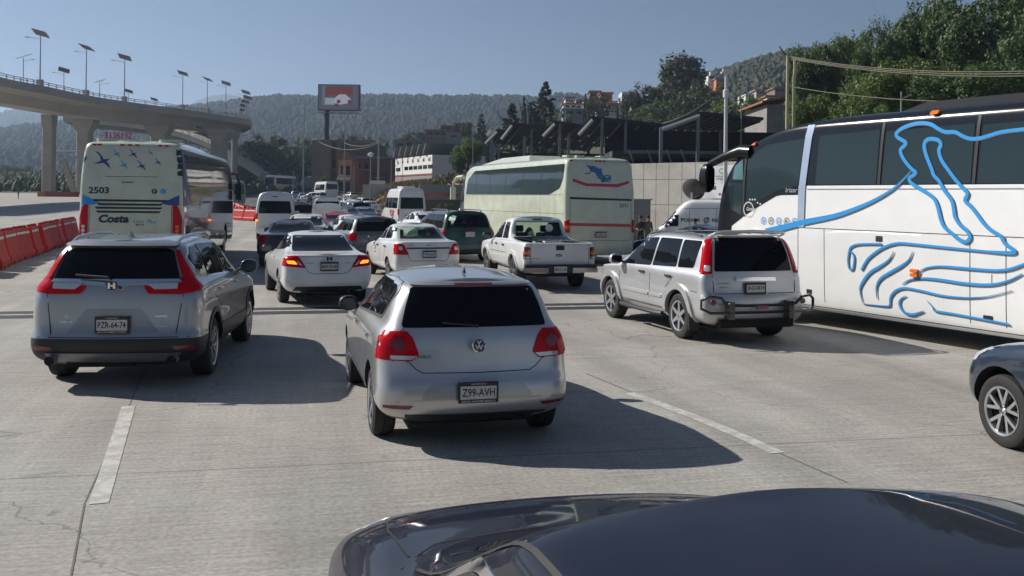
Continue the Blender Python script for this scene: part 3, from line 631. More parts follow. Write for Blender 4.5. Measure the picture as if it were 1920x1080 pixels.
def compact_sedan():
    K=KD['compact']
    def ex(c):
        # cabin void seen through the rear glass
        c.add([(-.56,-.32,1.09),(.56,-.32,1.09),(.56,2.35,1.06),(-.56,2.35,1.06),(-.46,-.1,1.36),(.46,-.1,1.36),(.46,1.75,1.36),(-.46,1.75,1.36)],[(0,3,2,1),(4,5,6,7),(0,1,5,4),(1,2,6,5),(2,3,7,6),(3,0,4,7)])
    r,S,body=car('compact_sedan','white four-door sedan with black boot strip and door stickers','sedan',(-2.35,24.6,0),.345,K,WHITE,extra=ex)
    cg=clear_glass()
    pobj('rear_window',S.poly('rear',rnd([(-.63,1.075),(.63,1.075),(.51,1.385),(-.51,1.385)],.03),.006,.08),cg,r)
    pobj('windscreen',S.poly('front',rnd([(-.62,1.05),(.62,1.05),(.51,1.385),(-.51,1.385)],.05),.006,.12),cg,r)
    panes(S,r,K,parts=('left','right'))
    for s in (-1,1): 
        o=pobj('taillight',S.poly('rear',rnd([(s*.87,.97),(s*.72,1.0),(s*.62,.97),(s*.50,.72),(s*.87,.73)],.03),.014,.03,.025),REDL,r)
        pobj('lamp_ring',S.poly('rear',circ(s*.70,.88,.05,12),.02,.06,.005),LENS,o)
    pobj('boot_strip',S.poly('rear',rp(-.56,.56,.865,.90,.01),.01,.1),BLK,r)
    seams(S,r,[('rear',[(-.53,.73),(-.48,.60),(-.40,.57),(.40,.57),(.48,.60),(.53,.73)]),('left',[(.88,1.05),(.9,.4)]),('left',[(1.95,1.0),(1.98,.4)]),('left',[(.1,1.05),(.3,.75),(.42,.5)])],.012)
    plate(r,0,-.985,.735,'WXA-16-47',None,None,.33,.165)
    m=MB(); S.text('rear','AVEO',-.45,.955,.14,.022,.005,.04,0,m); S.poly('rear',[(-.05,.965),(.05,.965),(.06,.945),(-.06,.945)],.006,.1,.002,m); pobj('model_lettering',m,STEEL,r)
    m=MB(); S.text('left','24',1.45,.80,.11,.10,.005,.05,0,m); pobj('door_sticker',m,REDP,r); pobj('door_sticker',S.poly('left',rp(1.38,1.54,.66,.70,.005),.005,.1),AMB,r)
    for x in (-.32,.32): seat(r,x,1.0,.62)
    handles(S,r,[.3,1.2],.88,BLK); mirror(r,-.80,1.75,1.02,BLK); mirror(r,.80,1.75,1.02,WHITE)
    u=MB(); u.box(-.6,.6,-.7,3.0,.17,.28); obj('underbody',u,DARK,r)
def clear_glass():
    if 'clear_pane' in MATS: return MATS['clear_pane']
    m=bpy.data.materials.new('clear_pane'); m.use_nodes=True; MATS['clear_pane']=m; n=m.node_tree
    for x in list(n.nodes): n.nodes.remove(x)
    o=n.nodes.new('ShaderNodeOutputMaterial'); mx=n.nodes.new('ShaderNodeMixShader'); t=n.nodes.new('ShaderNodeBsdfTransparent'); g=n.nodes.new('ShaderNodeBsdfGlossy'); f=n.nodes.new('ShaderNodeFresnel')
    t.inputs[0].default_value=(.70,.80,.74,1); g.inputs['Roughness'].default_value=.03; 
    ge=n.nodes.new('ShaderNodeNewGeometry'); mr=n.nodes.new('ShaderNodeMapRange'); mr.inputs[3].default_value=1.5; mr.inputs[4].default_value=1/1.5; n.links.new(ge.outputs['Backfacing'],mr.inputs[0]); n.links.new(mr.outputs[0],f.inputs[0])
    n.links.new(f.outputs[0],mx.inputs[0]); n.links.new(t.outputs[0],mx.inputs[1]); n.links.new(g.outputs[0],mx.inputs[2]); n.links.new(mx.outputs[0],o.inputs[0])
    return m
SEATM=mat('seat_cloth',(.03,.03,.035),.9)
def seat(parent,x,y,z,top=1.28):
    m=MB(); m.prism(rp(-.23,.23,z,top-.18,.06),-.05,.05,0,Matrix.Translation((x,y,0))@Matrix.Rotation(R(90),4,'X')); m.prism(rp(-.12,.12,top-.17,top,.04),-.04,.04,0,Matrix.Translation((x,y,0))@Matrix.Rotation(R(90),4,'X'))
    return obj('seat',m,SEATM,parent)
def pickup():
    K=dict(rings=[(.40,.74,-1.0,3.75),(.48,.82,-1.1,3.9),(.60,.865,-1.13,3.98),(.75,.875,-1.13,3.98),(.98,.865,-1.13,3.9,[(1.2,0),(3.8,-.03)]),(1.08,.85,-1.12,3.7,[(-1.1,.03),(1,0),(3.7,-.12)]),(1.10,.80,-1.11,3.5,[(-1.1,.03),(1,0),(2.4,-.02),(3.5,-.1)]),(1.11,.77,.72,2.75,[(1,0),(2.7,-.05)]),(1.35,.73,.80,2.35),(1.58,.66,.90,1.9),(1.65,.60,1.0,1.65)],
      sh=dict(crown=.05,rr=.08,rf=.3,br=.02,bf=.12),r=.375,wb=3.0,hw=.875,tw=.25,gb=(1.1,.72,2.75,.64),gt=(1.57,.9,1.95,.58),pill=[1.55],rim='star',spokes=5)
    def ex(c):
        c.box(-.70,.70,-1.04,.62,.62,1.5)
        c.add([(-.62,.65,1.15),(.62,.65,1.15),(.62,3.0,1.12),(-.62,3.0,1.12),(-.56,.66,1.54),(.56,.66,1.54),(.56,2.35,1.54),(-.56,2.35,1.54)],[(0,3,2,1),(4,5,6,7),(0,1,5,4),(1,2,6,5),(2,3,7,6),(3,0,4,7)])
    r,S,body=car('pickup_truck','white double-cab pickup truck with a loaded bed and round sticker in the rear window','pickup truck',(.864,23.356,0),.24,K,WHITE,extra=ex)
    cg=clear_glass()
    pobj('rear_window',S.poly('rear',rnd([(-.66,1.14),(.66,1.14),(.58,1.575),(-.58,1.575)],.05),.006,.08),cg,r)
    pobj('windscreen',S.poly('front',rnd([(-.67,1.12),(.67,1.12),(.58,1.57),(-.58,1.57)],.05),.006,.12),cg,r)
    for v in ('left','right'):
        pobj('side_window',S.poly(v,rnd([(.86,1.14),(1.42,1.13),(1.36,1.54),(.98,1.54)],.04),.006,.12),GLASS,r)
        pobj('side_window',S.poly(v,rnd([(1.54,1.13),(2.45,1.10),(1.85,1.50),(1.50,1.54)],.04),.006,.12),GLASS,r)
    for s in (-1,1):
        o=pobj('taillight',S.poly('rear',rnd([(s*.885,1.02),(s*.72,1.02),(s*.72,.74),(s*.885,.74)],.01),.012,.08,.03),REDL2,r)
        pobj('indicator',S.poly('rear',rp(*sorted((s*.86,s*.74)),.85,.92,.01),.018,.05,.01),AMB,o)
        pobj('reverse_lamp',S.poly('rear',rp(*sorted((s*.86,s*.74)),.755,.80,.01),.018,.05,.01),LENS,o)
    seams(S,r,[('rear',[(-.70,1.09),(-.70,.62)]),('rear',[(.70,1.09),(.70,.62)]),('left',[(.64,1.1),(.64,.45)]),('left',[(1.48,1.12),(1.50,.45)]),('left',[(2.6,1.08),(2.55,.5)]),('left',[(.7,.80),(2.5,.78)])],.012)
    pobj('tailgate_handle',S.poly('rear',rp(-.10,.10,.95,1.06,.015),.012,.08),BLK,r)
    o=pobj('badge',S.poly('rear',circ(-.03,.83,.075,18,.42),.014,.05),mat('badge_blue',(.03,.045,.09),.3),r)
    b=MB(); S.text('rear','Ford',-.03,.832,.095,.034,.02,.01,.3,b); pobj('badge_script',b,CHROME,o)
    m=MB(); S.text('rear','RANGER',-.58,.755,.20,.022,.008,.04,0,m); pobj('model_lettering',m,STEEL,r)
    [pobj('bumper_end',MB().box(x0,x1,-1.30,-1.14,.44,.55),CHROME,r) for x0,x1 in ((-.88,-.32),(.26,.86))]
    b=MB(); b.box(-.32,.26,-1.27,-1.1,.42,.60); b.box(-.86,.86,-1.24,-1.1,.55,.62); obj('bumper_step',b,BLK,r)
    plate(r,-.03,-1.285,.51,'MG-31-45',None,None,.30,.14,frame=False)
    b=MB(); random.seed(3)
    for k in range(9):
        x=random.uniform(-.5,.6); y=random.uniform(-.9,.4); b.box(x-.15,x+.15,y-.12,y+.12,.9,1.10+random.random()*.06,k%3,Matrix.Rotation(random.uniform(-.1,.1),4,'Z'))
    tag(obj('cargo',b,[WHITE,REDP,BLK],None),'white and red boxes loaded in the bed of the white pickup','cargo').matrix_world=r.matrix_world
    tt=bpy.data.objects['cargo']; tt.location=r.location; tt.rotation_euler=r.rotation_euler
    for x in (-.35,.35): seat(r,x,1.45,.9,1.45)
    p=MB(); p.lathe([(.10,0),(.001,.01)],16,0,Matrix.Translation((.28,.80,1.40))@Matrix.Rotation(R(90),4,'X')); pobj('window_sticker',p,WHITE,r)
    pobj('brake_light',S.poly('rear',rp(-.12,.12,1.60,1.63,.01),.02,.1),REDL2,r)
    arches(S,r,K,WHITE,.08,.03); handles(S,r,[1.0,1.75],.98,BLK)
    mirror(r,-.86,2.42,1.15,BLK,1.15); mirror(r,.86,2.42,1.15,BLK,1.15)
    u=MB(); u.box(-.5,.5,-.9,3.5,.32,.45); u.lathe([(.10,-.7),(.10,.7)],8,0,Matrix.Translation((0,0,.37))@Matrix.Rotation(R(90),4,'Y')); obj('underbody',u,DARK,r)
hatchback(); crossover(); boxy_suv(); coupe(); compact_sedan(); pickup()
# ------------------------------------------------------------------ coaches
LIV=dict(
head=[(6.18,3.17,0.055),(6.30,3.17,0.055),(6.63,3.15,0.056),(6.81,3.11,0.057),(6.96,3.08,0.057),(7.11,3.08,0.058),(7.23,3.12,0.059),(7.37,3.19,0.059),(7.53,3.20,0.060),(7.65,3.25,0.060),(7.79,3.33,0.061),(7.96,3.36,0.061),(8.13,3.35,0.062),(8.31,3.30,0.062),(8.41,3.23,0.062),(8.39,3.17,0.063),(8.28,3.11,0.062),(8.22,3.07,0.062),(8.26,3.02,0.063),(8.32,2.96,0.062),(8.28,2.86,0.063),(8.19,2.75,0.062),(8.08,2.65,0.061),(8.02,2.61,0.062),(8.08,2.56,0.062),(8.14,2.52,0.062),(8.10,2.45,0.062),(7.95,2.37,0.064),(7.78,2.28,0.065),(7.67,2.19,0.063),(7.61,2.05,0.064),(7.57,1.91,0.063),(7.50,1.79,0.063),(7.37,1.70,0.062),(7.27,1.63,0.062),(7.15,1.59,0.062),(7.08,1.66,0.062),(7.13,1.75,0.062),(7.25,1.84,0.062),(7.33,1.95,0.062),(7.35,2.05,0.062),(7.39,2.19,0.063),(7.51,2.33,0.063),(7.57,2.42,0.063),(7.62,2.49,0.063),(7.70,2.56,0.064),(7.74,2.65,0.064),(7.79,2.75,0.064),(7.86,2.90,0.065),(7.89,3.03,0.064),(7.84,3.10,0.064),(7.75,3.11,0.064),(7.64,3.08,0.063),(7.60,3.01,0.063),(7.63,2.93,0.063),(7.58,2.79,0.064),(7.46,2.64,0.063),(7.34,2.50,0.062),(7.22,2.38,0.062),(7.13,2.29,0.062),(7.17,2.19,0.062),(7.08,2.11,0.061),(6.97,1.99,0.060),(6.87,1.87,0.061),(6.76,1.78,0.060),(6.61,1.70,0.059),(6.54,1.60,0.060),(6.43,1.53,0.059),(6.39,1.49,0.058),(6.47,1.47,0.059),(6.79,1.47,0.037),(7.09,1.48,0.037),(7.67,1.50,0.039),(8.20,1.52,0.041),(8.37,1.51,0.040),(8.55,1.46,0.041),(8.73,1.37,0.041),(8.92,1.23,0.042),(9.04,1.05,0.042)],
tail=[(8.11,2.63,0.014),(8.32,2.44,0.030),(8.52,2.31,0.044),(8.84,2.16,0.057),(9.17,2.04,0.070),(9.62,1.91,0.087),(10.29,1.79,0.107),(10.65,1.71,0.117),(11.23,1.59,0.129)],
hook=[(8.64,1.49,0.038),(8.88,1.48,0.037),(9.12,1.46,0.039),(9.26,1.41,0.039),(9.30,1.32,0.039),(9.32,1.18,0.039),(9.29,1.06,0.039),(9.22,1.05,0.039),(9.19,1.19,0.039),(9.20,1.28,0.039),(9.26,1.34,0.039)],
f1=[(8.41,1.39,0.008),(8.50,1.25,0.030),(8.68,1.13,0.054),(8.87,1.02,0.057),(9.02,0.85,0.055),(9.07,0.72,0.032),(9.02,0.53,0.008)],
f2=[(8.06,1.41,0.008),(8.13,1.27,0.029),(8.28,1.16,0.052),(8.48,1.05,0.055),(8.66,0.94,0.054),(8.74,0.80,0.031),(8.73,0.62,0.007)],
wave=[(9.01,0.51,0.012),(8.77,0.51,0.018),(8.53,0.52,0.026),(8.48,0.55,0.033),(8.47,0.66,0.041),(8.38,0.77,0.045),(8.23,0.83,0.043),(8.06,0.83,0.043),(7.84,0.81,0.043),(7.55,0.78,0.038),(7.26,0.78,0.029),(7.01,0.80,0.022),(6.75,0.85,0.014),(6.43,0.96,0.007)],
curl=[(8.17,0.72,0.009),(8.27,0.66,0.029),(8.30,0.57,0.049),(8.22,0.46,0.051),(8.07,0.44,0.049),(7.92,0.49,0.029),(7.86,0.52,0.008)],
w2=[(7.95,1.10,0.011),(7.81,1.17,0.024),(7.56,1.21,0.038),(7.17,1.21,0.048),(6.75,1.21,0.046),(6.54,1.23,0.046),(6.40,1.27,0.044),(6.28,1.32,0.041),(6.16,1.36,0.039)],
w3=[(8.25,0.89,0.009),(8.10,0.97,0.025),(7.85,1.01,0.040),(7.56,1.01,0.053),(7.16,0.99,0.051),(6.82,1.00,0.050),(6.61,1.04,0.040),(6.43,1.11,0.028),(6.28,1.20,0.016)],
w4=[(7.80,0.68,0.007),(7.70,0.59,0.026),(7.65,0.54,0.039),(7.35,0.53,0.038),(6.78,0.50,0.037),(6.47,0.48,0.036)],
)
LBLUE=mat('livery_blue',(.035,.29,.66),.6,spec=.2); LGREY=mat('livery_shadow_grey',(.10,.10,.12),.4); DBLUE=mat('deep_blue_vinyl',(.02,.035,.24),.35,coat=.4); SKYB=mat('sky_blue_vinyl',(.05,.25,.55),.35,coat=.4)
INKB=mat('navy_ink',(.012,.014,.05),.4); REDV=mat('red_vinyl',(.42,.01,.02),.35,coat=.4); TEALV=mat('teal_vinyl',(.02,.22,.36),.4,col2=(.02,.10,.35),nscale=3)
def bus_rings(L, H, nose, top=3.45, hw=1.275, rear=0.):
    return [(.30,hw-.10,rear+.08,L-.45),(.38,hw-.01,rear+.0,L-.15),(.9,hw,rear-.01,L),(1.6,hw,rear-.0,L),(2.30,hw-.005,rear+.03,L-.12*nose),(2.405,hw-.01,rear+.035,L-.16*nose),(2.425,hw-.01,rear+.036,L-.165*nose),(2.85,hw-.035,rear+.07,L-.40*nose),(3.15,hw-.065,rear+.10,L-.75*nose),(H-.10,hw-.10,rear+.14,L-1.2*nose),(H-.02,hw-.20,rear+.26,L-1.7*nose),(H,hw-.40,rear+.5,L-2.1*nose)]
def coach_base(name,label,loc,yaw,rings,wb,ax,pm,topmat=None,group=None,sh=None,split=2.415,front=99):
    r=thing(name,label,'coach',loc,yaw,group)
    me=shell(rings,levels=2,**(sh or dict(crown=.05,rr=.16,rf=.35,br=.04,bf=.18)))
    S=Surf(me)
    if topmat:
        for p in me.polygons:
            if p.center.z>split or p.center.y>front: p.material_index=1
    c=MB()
    for y in (ax,ax+wb):
        for s in (-1,1): c.lathe([(.001,-.25),(.60,-.25),(.60,.25),(.001,.25)],32,0,Matrix.Translation((s*1.2,y,.52))@Matrix.Rotation(R(90),4,'Y'))
    me=boolean(me,c,[pm,topmat or pm],DARK); body=obj('body',me,None,r,True)
    for y in (ax,ax+wb):
        for s in (-1,1): wheel(r,s*1.24,y,.50,.30,'steel',1)
    u=MB(); u.box(-1.0,1.0,.6,10.5,.30,.5); obj('underbody',u,DARK,r)
    return r,S,body
def striped_coach():
    yaw=.494
    rings=[(.26,1.18,.08,12.2),(.33,1.265,.0,12.6),(.9,1.275,-.01,12.82),(1.6,1.28,0,12.84),(2.1,1.28,.02,12.76),(2.405,1.278,.03,12.68),(2.425,1.277,.03,12.67),(2.85,1.265,.05,12.42),(3.15,1.25,.07,12.0),(3.38,1.235,.10,11.4),(3.50,1.20,.16,10.75),(3.58,1.08,.3,9.9),(3.61,.85,.5,9.2)]
    bt=mat('coach_black',(.010,.012,.017),.16,spec=.35); ARM=mat('gloss_black',(.004,.004,.005),.25,spec=.4)
    WB=paint('coach_white',(.80,.80,.79),0,.4,.05)
    r,S,b=coach_base('coach','white coach on the right with blue line drawing and black upper half',(11.08,8.17,0),yaw,rings,5.65,5.55,WB,bt,sh=dict(crown=.04,rr=.16,rf=.22,br=.04,bf=.16),front=12.27)
    # black nose and driver's door zone below the window line
    pobj('front_panel',S.poly('left',[(12.60,2.42),(12.60,.95),(12.3,.95),(12.28,1.60),(11.82,1.86),(11.36,2.075),(10.99,2.235),(10.86,2.255),(10.45,2.26),(10.45,2.42)],.004,.15,.002),bt,r)
    pobj('front_mask',S.poly('front',[(-1.24,1.0),(1.24,1.0),(1.2,3.0),(-1.2,3.0)],.005,.2,.002),GLASS2,r)
    for (a,bb) in (((11.72,2.34,3.13),(10.46,2.34,3.235)),):
        pobj('driver_window',S.poly('left',rnd([(11.74,1.95),(11.76,2.94),(11.25,3.17),(10.35,3.24),(10.45,2.42),(10.95,2.34),(11.35,2.18)],.05),.008,.15),GLASS2,r)
    pobj('side_window',S.poly('left',rnd([(12.16,2.55),(12.12,2.80),(11.90,2.92),(11.86,2.54)],.03),.009,.12),mat('green_glass',(.06,.16,.15),.05,coat=1.),r)
    pobj('side_window',S.poly('left',rnd([(12.30,2.48),(12.20,1.98),(11.90,1.88),(11.86,2.48)],.03),.007,.12),GLASS2,r)
    pobj('door_frame',S.ribbon('left',[(11.80,3.0),(11.83,2.5),(11.84,1.9),(11.78,1.87)],.05,.012,sub=1),BLK,r)
    xs=[10.10,8.70,7.02,5.35,3.7,2.0,.35]
    for a,bb in zip(xs,xs[1:]):
        pobj('side_window',S.poly('left',rnd([(a-.04,2.435),(bb+.07,2.435),(bb+.03,3.30),(a-.10,3.27)],.04),.007,.25),GLASS2,r)
        pobj('side_window',S.poly('right',rnd([(a-.04,2.435),(bb+.07,2.435),(bb+.03,3.30),(a-.10,3.27)],.04),.007,.25),GLASS2,r)
        pobj('window_pillar',S.ribbon('left',[(bb+.02,2.43),(bb-.04,3.42)],.05,.012,sub=1),BLK,r)
    pobj('silver_stripe',S.poly('left',[(10.30,3.47),(10.14,3.47),(10.28,2.38),(10.30,1.70),(10.45,1.70),(10.44,2.30)],.016,.2,.01),mat('stripe_silver',(.42,.50,.62),.25,.4,coat=1.),r)
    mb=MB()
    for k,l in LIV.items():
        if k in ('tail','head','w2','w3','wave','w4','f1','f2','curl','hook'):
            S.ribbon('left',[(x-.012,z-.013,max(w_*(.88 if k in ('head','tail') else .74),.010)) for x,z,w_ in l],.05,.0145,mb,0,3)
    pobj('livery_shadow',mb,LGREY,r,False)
    mb=MB()
    for k,l in LIV.items(): S.ribbon('left',[(x,z,w_*(.88 if k in ('head','tail') else .74)) for x,z,w_ in l],.05,.0165,mb,0,3)
    pobj('livery_drawing',mb,LBLUE,r,False)
    seams(S,r,[('left',[(10.30,1.69),(.3,1.683)]),('left',[(9.85,1.69),(9.83,.34)]),('left',[(7.09,1.69),(7.08,.30)]),('left',[(6.53,1.69),(6.52,.30)]),('left',[(6.74,1.15),(6.74,.98)]),('left',[(10.45,2.24),(10.44,.40)]),('left',[(10.5,.36),(.4,.33)]),('left',[(12.25,1.58),(12.2,.9)]),('left',[(11.2,1.6),(11.2,.9)])],.012)
    pobj('moulding',S.ribbon('left',[(10.25,2.36),(.2,2.36)],.012,.01,sub=1),STEEL,r)
    for (y,z,a,h) in ((8.70,1.568,.065,.045),(10.18,.596,.06,.04),(6.80,.52,.075,.045)): pobj('latch',S.poly('left',rp(y-a,y+a,z-h,z+h,.01),.006,.1),BLK,r)
    for z in (1.11,1.045): pobj('side_marker',S.poly('left',rp(7.95,8.08,z-.027,z+.027,.02),.05,.05,.04),AMB,r)
    for y,z in ((7.75,3.50),(11.62,3.20),(4.0,3.5)): pobj('roof_marker',S.poly('left',rp(y-.07,y+.07,z-.03,z+.03,.02),.05,.05,.04),AMB,r)
    t=MB(); S.text('left','Irizar',10.60,2.345,.30,.085,.016,.02,.2,t); pobj('maker_lettering',t,STEEL,r)
    pobj('emblem_name',S.text('left','Century',11.62,1.985,.24,.08,.016,.01,.2),WHITE,r); t=MB()
    S.ribbon('left',[(11.69+.13*math.cos(a*.42),1.99+.13*math.sin(a*.42)) for a in range(16)],.018,.016,t,0,1)
    em=pobj('round_emblem',t,WHITE,r)
    for k in range(5): pobj('emblem_dot',S.poly('left',circ(11.66-.07*k,2.17+.0*k-.02*(k>2)*k,.018,8),.016,.1,.002),WHITE,em)
    for k in range(5):
        y=11.30-.195*k
        g=MB(); S.ribbon('left',[(y+.062*math.cos(a*.524),1.79+.062*math.sin(a*.524)) for a in range(13)],.012,.012,g,0,1); S.text('left','SWUKR'[k],y,1.79,.05,.055,.012,.02,0,g); pobj('amenity_icon',g,LBLUE if k%2==0 else INKB,r)
    # mirror horn
    m=MB(); m.tube([(-1.18,11.72,3.05),(-1.22,11.95,3.08),(-1.28,12.4,2.98),(-1.33,12.72,2.86),(-1.36,12.86,2.72)],[.15,.13,.085,.07,.06],10); o=pobj('mirror_arm',m,ARM,r)
    m=shell([(2.30,.04,12.72,12.84),(2.38,.115,12.66,12.90),(2.6,.125,12.68,12.93),(2.78,.11,12.66,12.90),(2.86,.04,12.72,12.84)],.0,.03,.06,0,.02,2)
    for v in m.vertices: v.co.x-=1.38
    o2=obj('mirror',m,ARM,r,True); g=MB(); g.prism(rp(-.09,.09,-.20,.20,.07),0,.004,0,Matrix.Translation((-1.38,12.66,2.60))@Matrix.Rotation(R(90),4,'X')); pobj('mirror_glass',g,mat('dark_mirror',(.03,.05,.045),.1,1.),o2)
    rf=MB(); rf.add([(-.9,4,3.60),(.9,4,3.60),(.9,8.6,3.60),(-.9,8.6,3.60),(-.7,4.2,3.74),(.7,4.2,3.74),(.7,8.3,3.74),(-.7,8.3,3.74)],[(0,3,2,1),(4,5,6,7),(0,1,5,4),(1,2,6,5),(2,3,7,6),(3,0,4,7)]); obj('roof_unit',rf,BLK,r)
def birds(S):
    shape=[(-.22,.25),(-.10,.20),(-.03,.11),(.02,.03),(.10,.035),(.19,.065),(.13,.01),(.09,-.03),(.15,-.10),(.19,-.23),(.10,-.13),(.02,-.07),(-.08,-.08),(-.24,-.09),(-.12,-.04),(-.05,-.01),(-.06,.05),(-.10,.14)]
    out=[]
    for (cx,cz,sc_,m) in ((-.70,2.99,.98,DBLUE),(-.38,3.17,.50,SKYB),(.03,3.17,.52,DBLUE),(.45,3.21,.34,SKYB),(-.19,2.89,.50,SKYB),(.24,2.87,.56,DBLUE),(.64,2.97,.40,DBLUE)):
        out.append(([(cx+x*sc_,cz+z*sc_) for x,z in shape],m))
    return out
def left_coach():
    L=13.0; rings=bus_rings(L,3.50,.8)
    side=mat('polished_side',(.42,.47,.55),.10,.9,coat=1.)
    r,S,b=coach_base('coach','cream coach on the left numbered 2503 with blue birds on its rear',(-9.776,24.607,0),.18,rings,6.2,3.6,CREAM)
    pobj('side_glass',S.poly('right',rnd([(.55,2.34),(12.2,2.34),(11.6,3.22),(10.9,3.33),(.25,3.33),(.10,3.0)],.08),.008,.3),GLASS2,r)
    pobj('side_glass',S.poly('left',rnd([(.55,2.34),(12.2,2.34),(11.6,3.22),(10.9,3.33),(.25,3.33),(.10,3.0)],.08),.008,.3),GLASS2,r)
    pobj('side_panel',S.poly('right',[(.35,.5),(3.0,.5),(3.0,1.15),(4.2,1.15),(4.2,.5),(9.2,.5),(9.2,1.15),(10.4,1.15),(10.4,.5),(12.5,.5),(12.5,2.3),(.35,2.3)],.004,.3),side,r)
    pobj('blue_side_band',S.poly('right',[(.2,1.84),(1.6,1.9),(1.0,2.5),(.5,3.32),(.12,3.32),(.18,2.6)],.010,.15),DBLUE,r)
    for k in range(4): pobj('side_grille',S.poly('right',rp(.10,.26,2.62+.18*k,2.75+.18*k,.01),.014,.1),BLK,r)
    pobj('side_grille',S.poly('right',rp(.55,1.3,.75,1.3,.02),.010,.1),BLK,r)
    for s in (-1,1):
        pobj('blue_wrap',S.poly('rear',[(s*1.27,2.17),(s*.94,2.0),(s*.72,1.905),(s*.92,1.855),(s*1.27,1.85)],.006,.1,.003),LBLUE if s<0 else DBLUE,r)
        o=pobj('taillight',S.poly('rear',rnd([(s*1.13,1.86),(s*1.03,1.86),(s*1.03,1.05),(s*1.25,1.05),(s*1.25,1.52),(s*1.19,1.74)],.02),.02,.08,.03),REDL,r)
        for z in (1.30,1.20,1.10): pobj('lamp_ring',S.poly('rear',circ(s*1.14,z,.045,12),.03,.1,.01),LENS if s<0 else AMB,o)
    for k,(x0,x1,z) in enumerate(((-.93,.90,1.97),(-.81,.78,1.87),(-.87,.78,1.78),(-.84,.74,1.68))): pobj('louvre',S.poly('rear',[(x0,z+.027),(x1,z+.02),(x1-.04,z-.03),(x0+.04,z-.03)],.008,.15),BLK,r)
    for p,m in birds(S): pobj('bird_graphic',S.poly('rear',p,.006,.12,.002),m,r)
    t=MB(); S.text('rear','2503',-.78,2.225,.50,.17,.008,.03,0,t); pobj('fleet_number',t,INKB,r)
    pobj('company_name',S.text('rear','Costa',-.40,1.50,.74,.21,.008,.05,.15),INKB,r); pobj('small_number',S.text('rear','MZ25',.24,1.35,.20,.05,.008,.01,0),INKB,r)
    t=MB(); S.text('rear','Line',.20,1.44,.25,.08,.008,.0,0,t); S.text('rear','Plus',.51,1.43,.24,.10,.008,.0,.3,t); pobj('company_script',t,SKYB,r)
    t=MB(); S.text('rear','Tras a ventana',.0,1.08,.6,.05,.008,.0,0,t); pobj('small_notice',t,INKB,r)
    for x,m,c in ((.57,INKB,'f'),(.79,LBLUE,'C')):
        o=pobj('round_logo',S.poly('rear',circ(x,2.212,.068,18),.008,.1,.002),m,r); t=MB(); S.text('rear',c,x,2.212,.045 if c=='f' else .06,.09 if c=='f' else .06,.012,.03,0,t); pobj('logo_letter',t,CREAM,o)
    pobj('brake_light',S.poly('rear',rp(-.225,.06,2.425,2.45,.01),.01,.1),REDL2,r)
    for x in (-.93,-.80,-.25,-.06,.12,.68,.84): pobj('roof_lamp',S.poly('rear',rp(x-.05,x+.05,3.375,3.415,.01),.03,.05),REDL,r)
    seams(S,r,[('rear',[(-.64,2.58),(.64,2.585)]),('rear',[(-1.0,1.85),(-1.0,.5)]),('rear',[(1.0,1.85),(1.0,.5)])],.012)
    for x,w_ in ((-.7,.3),(.85,.3)): m=MB(); m.prism(rp(-w_,w_,-.35,.35,.15),3.50,3.58,0,Matrix.Translation((x,.9,0))); obj('roof_hatch',m,CREAM,r)
    rf=MB(); rf.add([(-.8,4.5,3.52),(.8,4.5,3.52),(.8,9,3.52),(-.8,9,3.52),(-.6,5.2,3.68),(.6,5.2,3.68),(.6,8.6,3.68),(-.6,8.6,3.68)],[(4,5,6,7),(0,1,5,4),(1,2,6,5),(2,3,7,6),(3,0,4,7)]); obj('roof_unit',rf,CREAM,r)
    m=MB(); m.tube([(1.2,12.4,2.95),(1.35,12.8,2.95),(1.42,13.0,2.6)],.06,8); m.box(1.30,1.52,12.85,13.0,1.95,2.6); pobj('mirror',m,BLK,r)
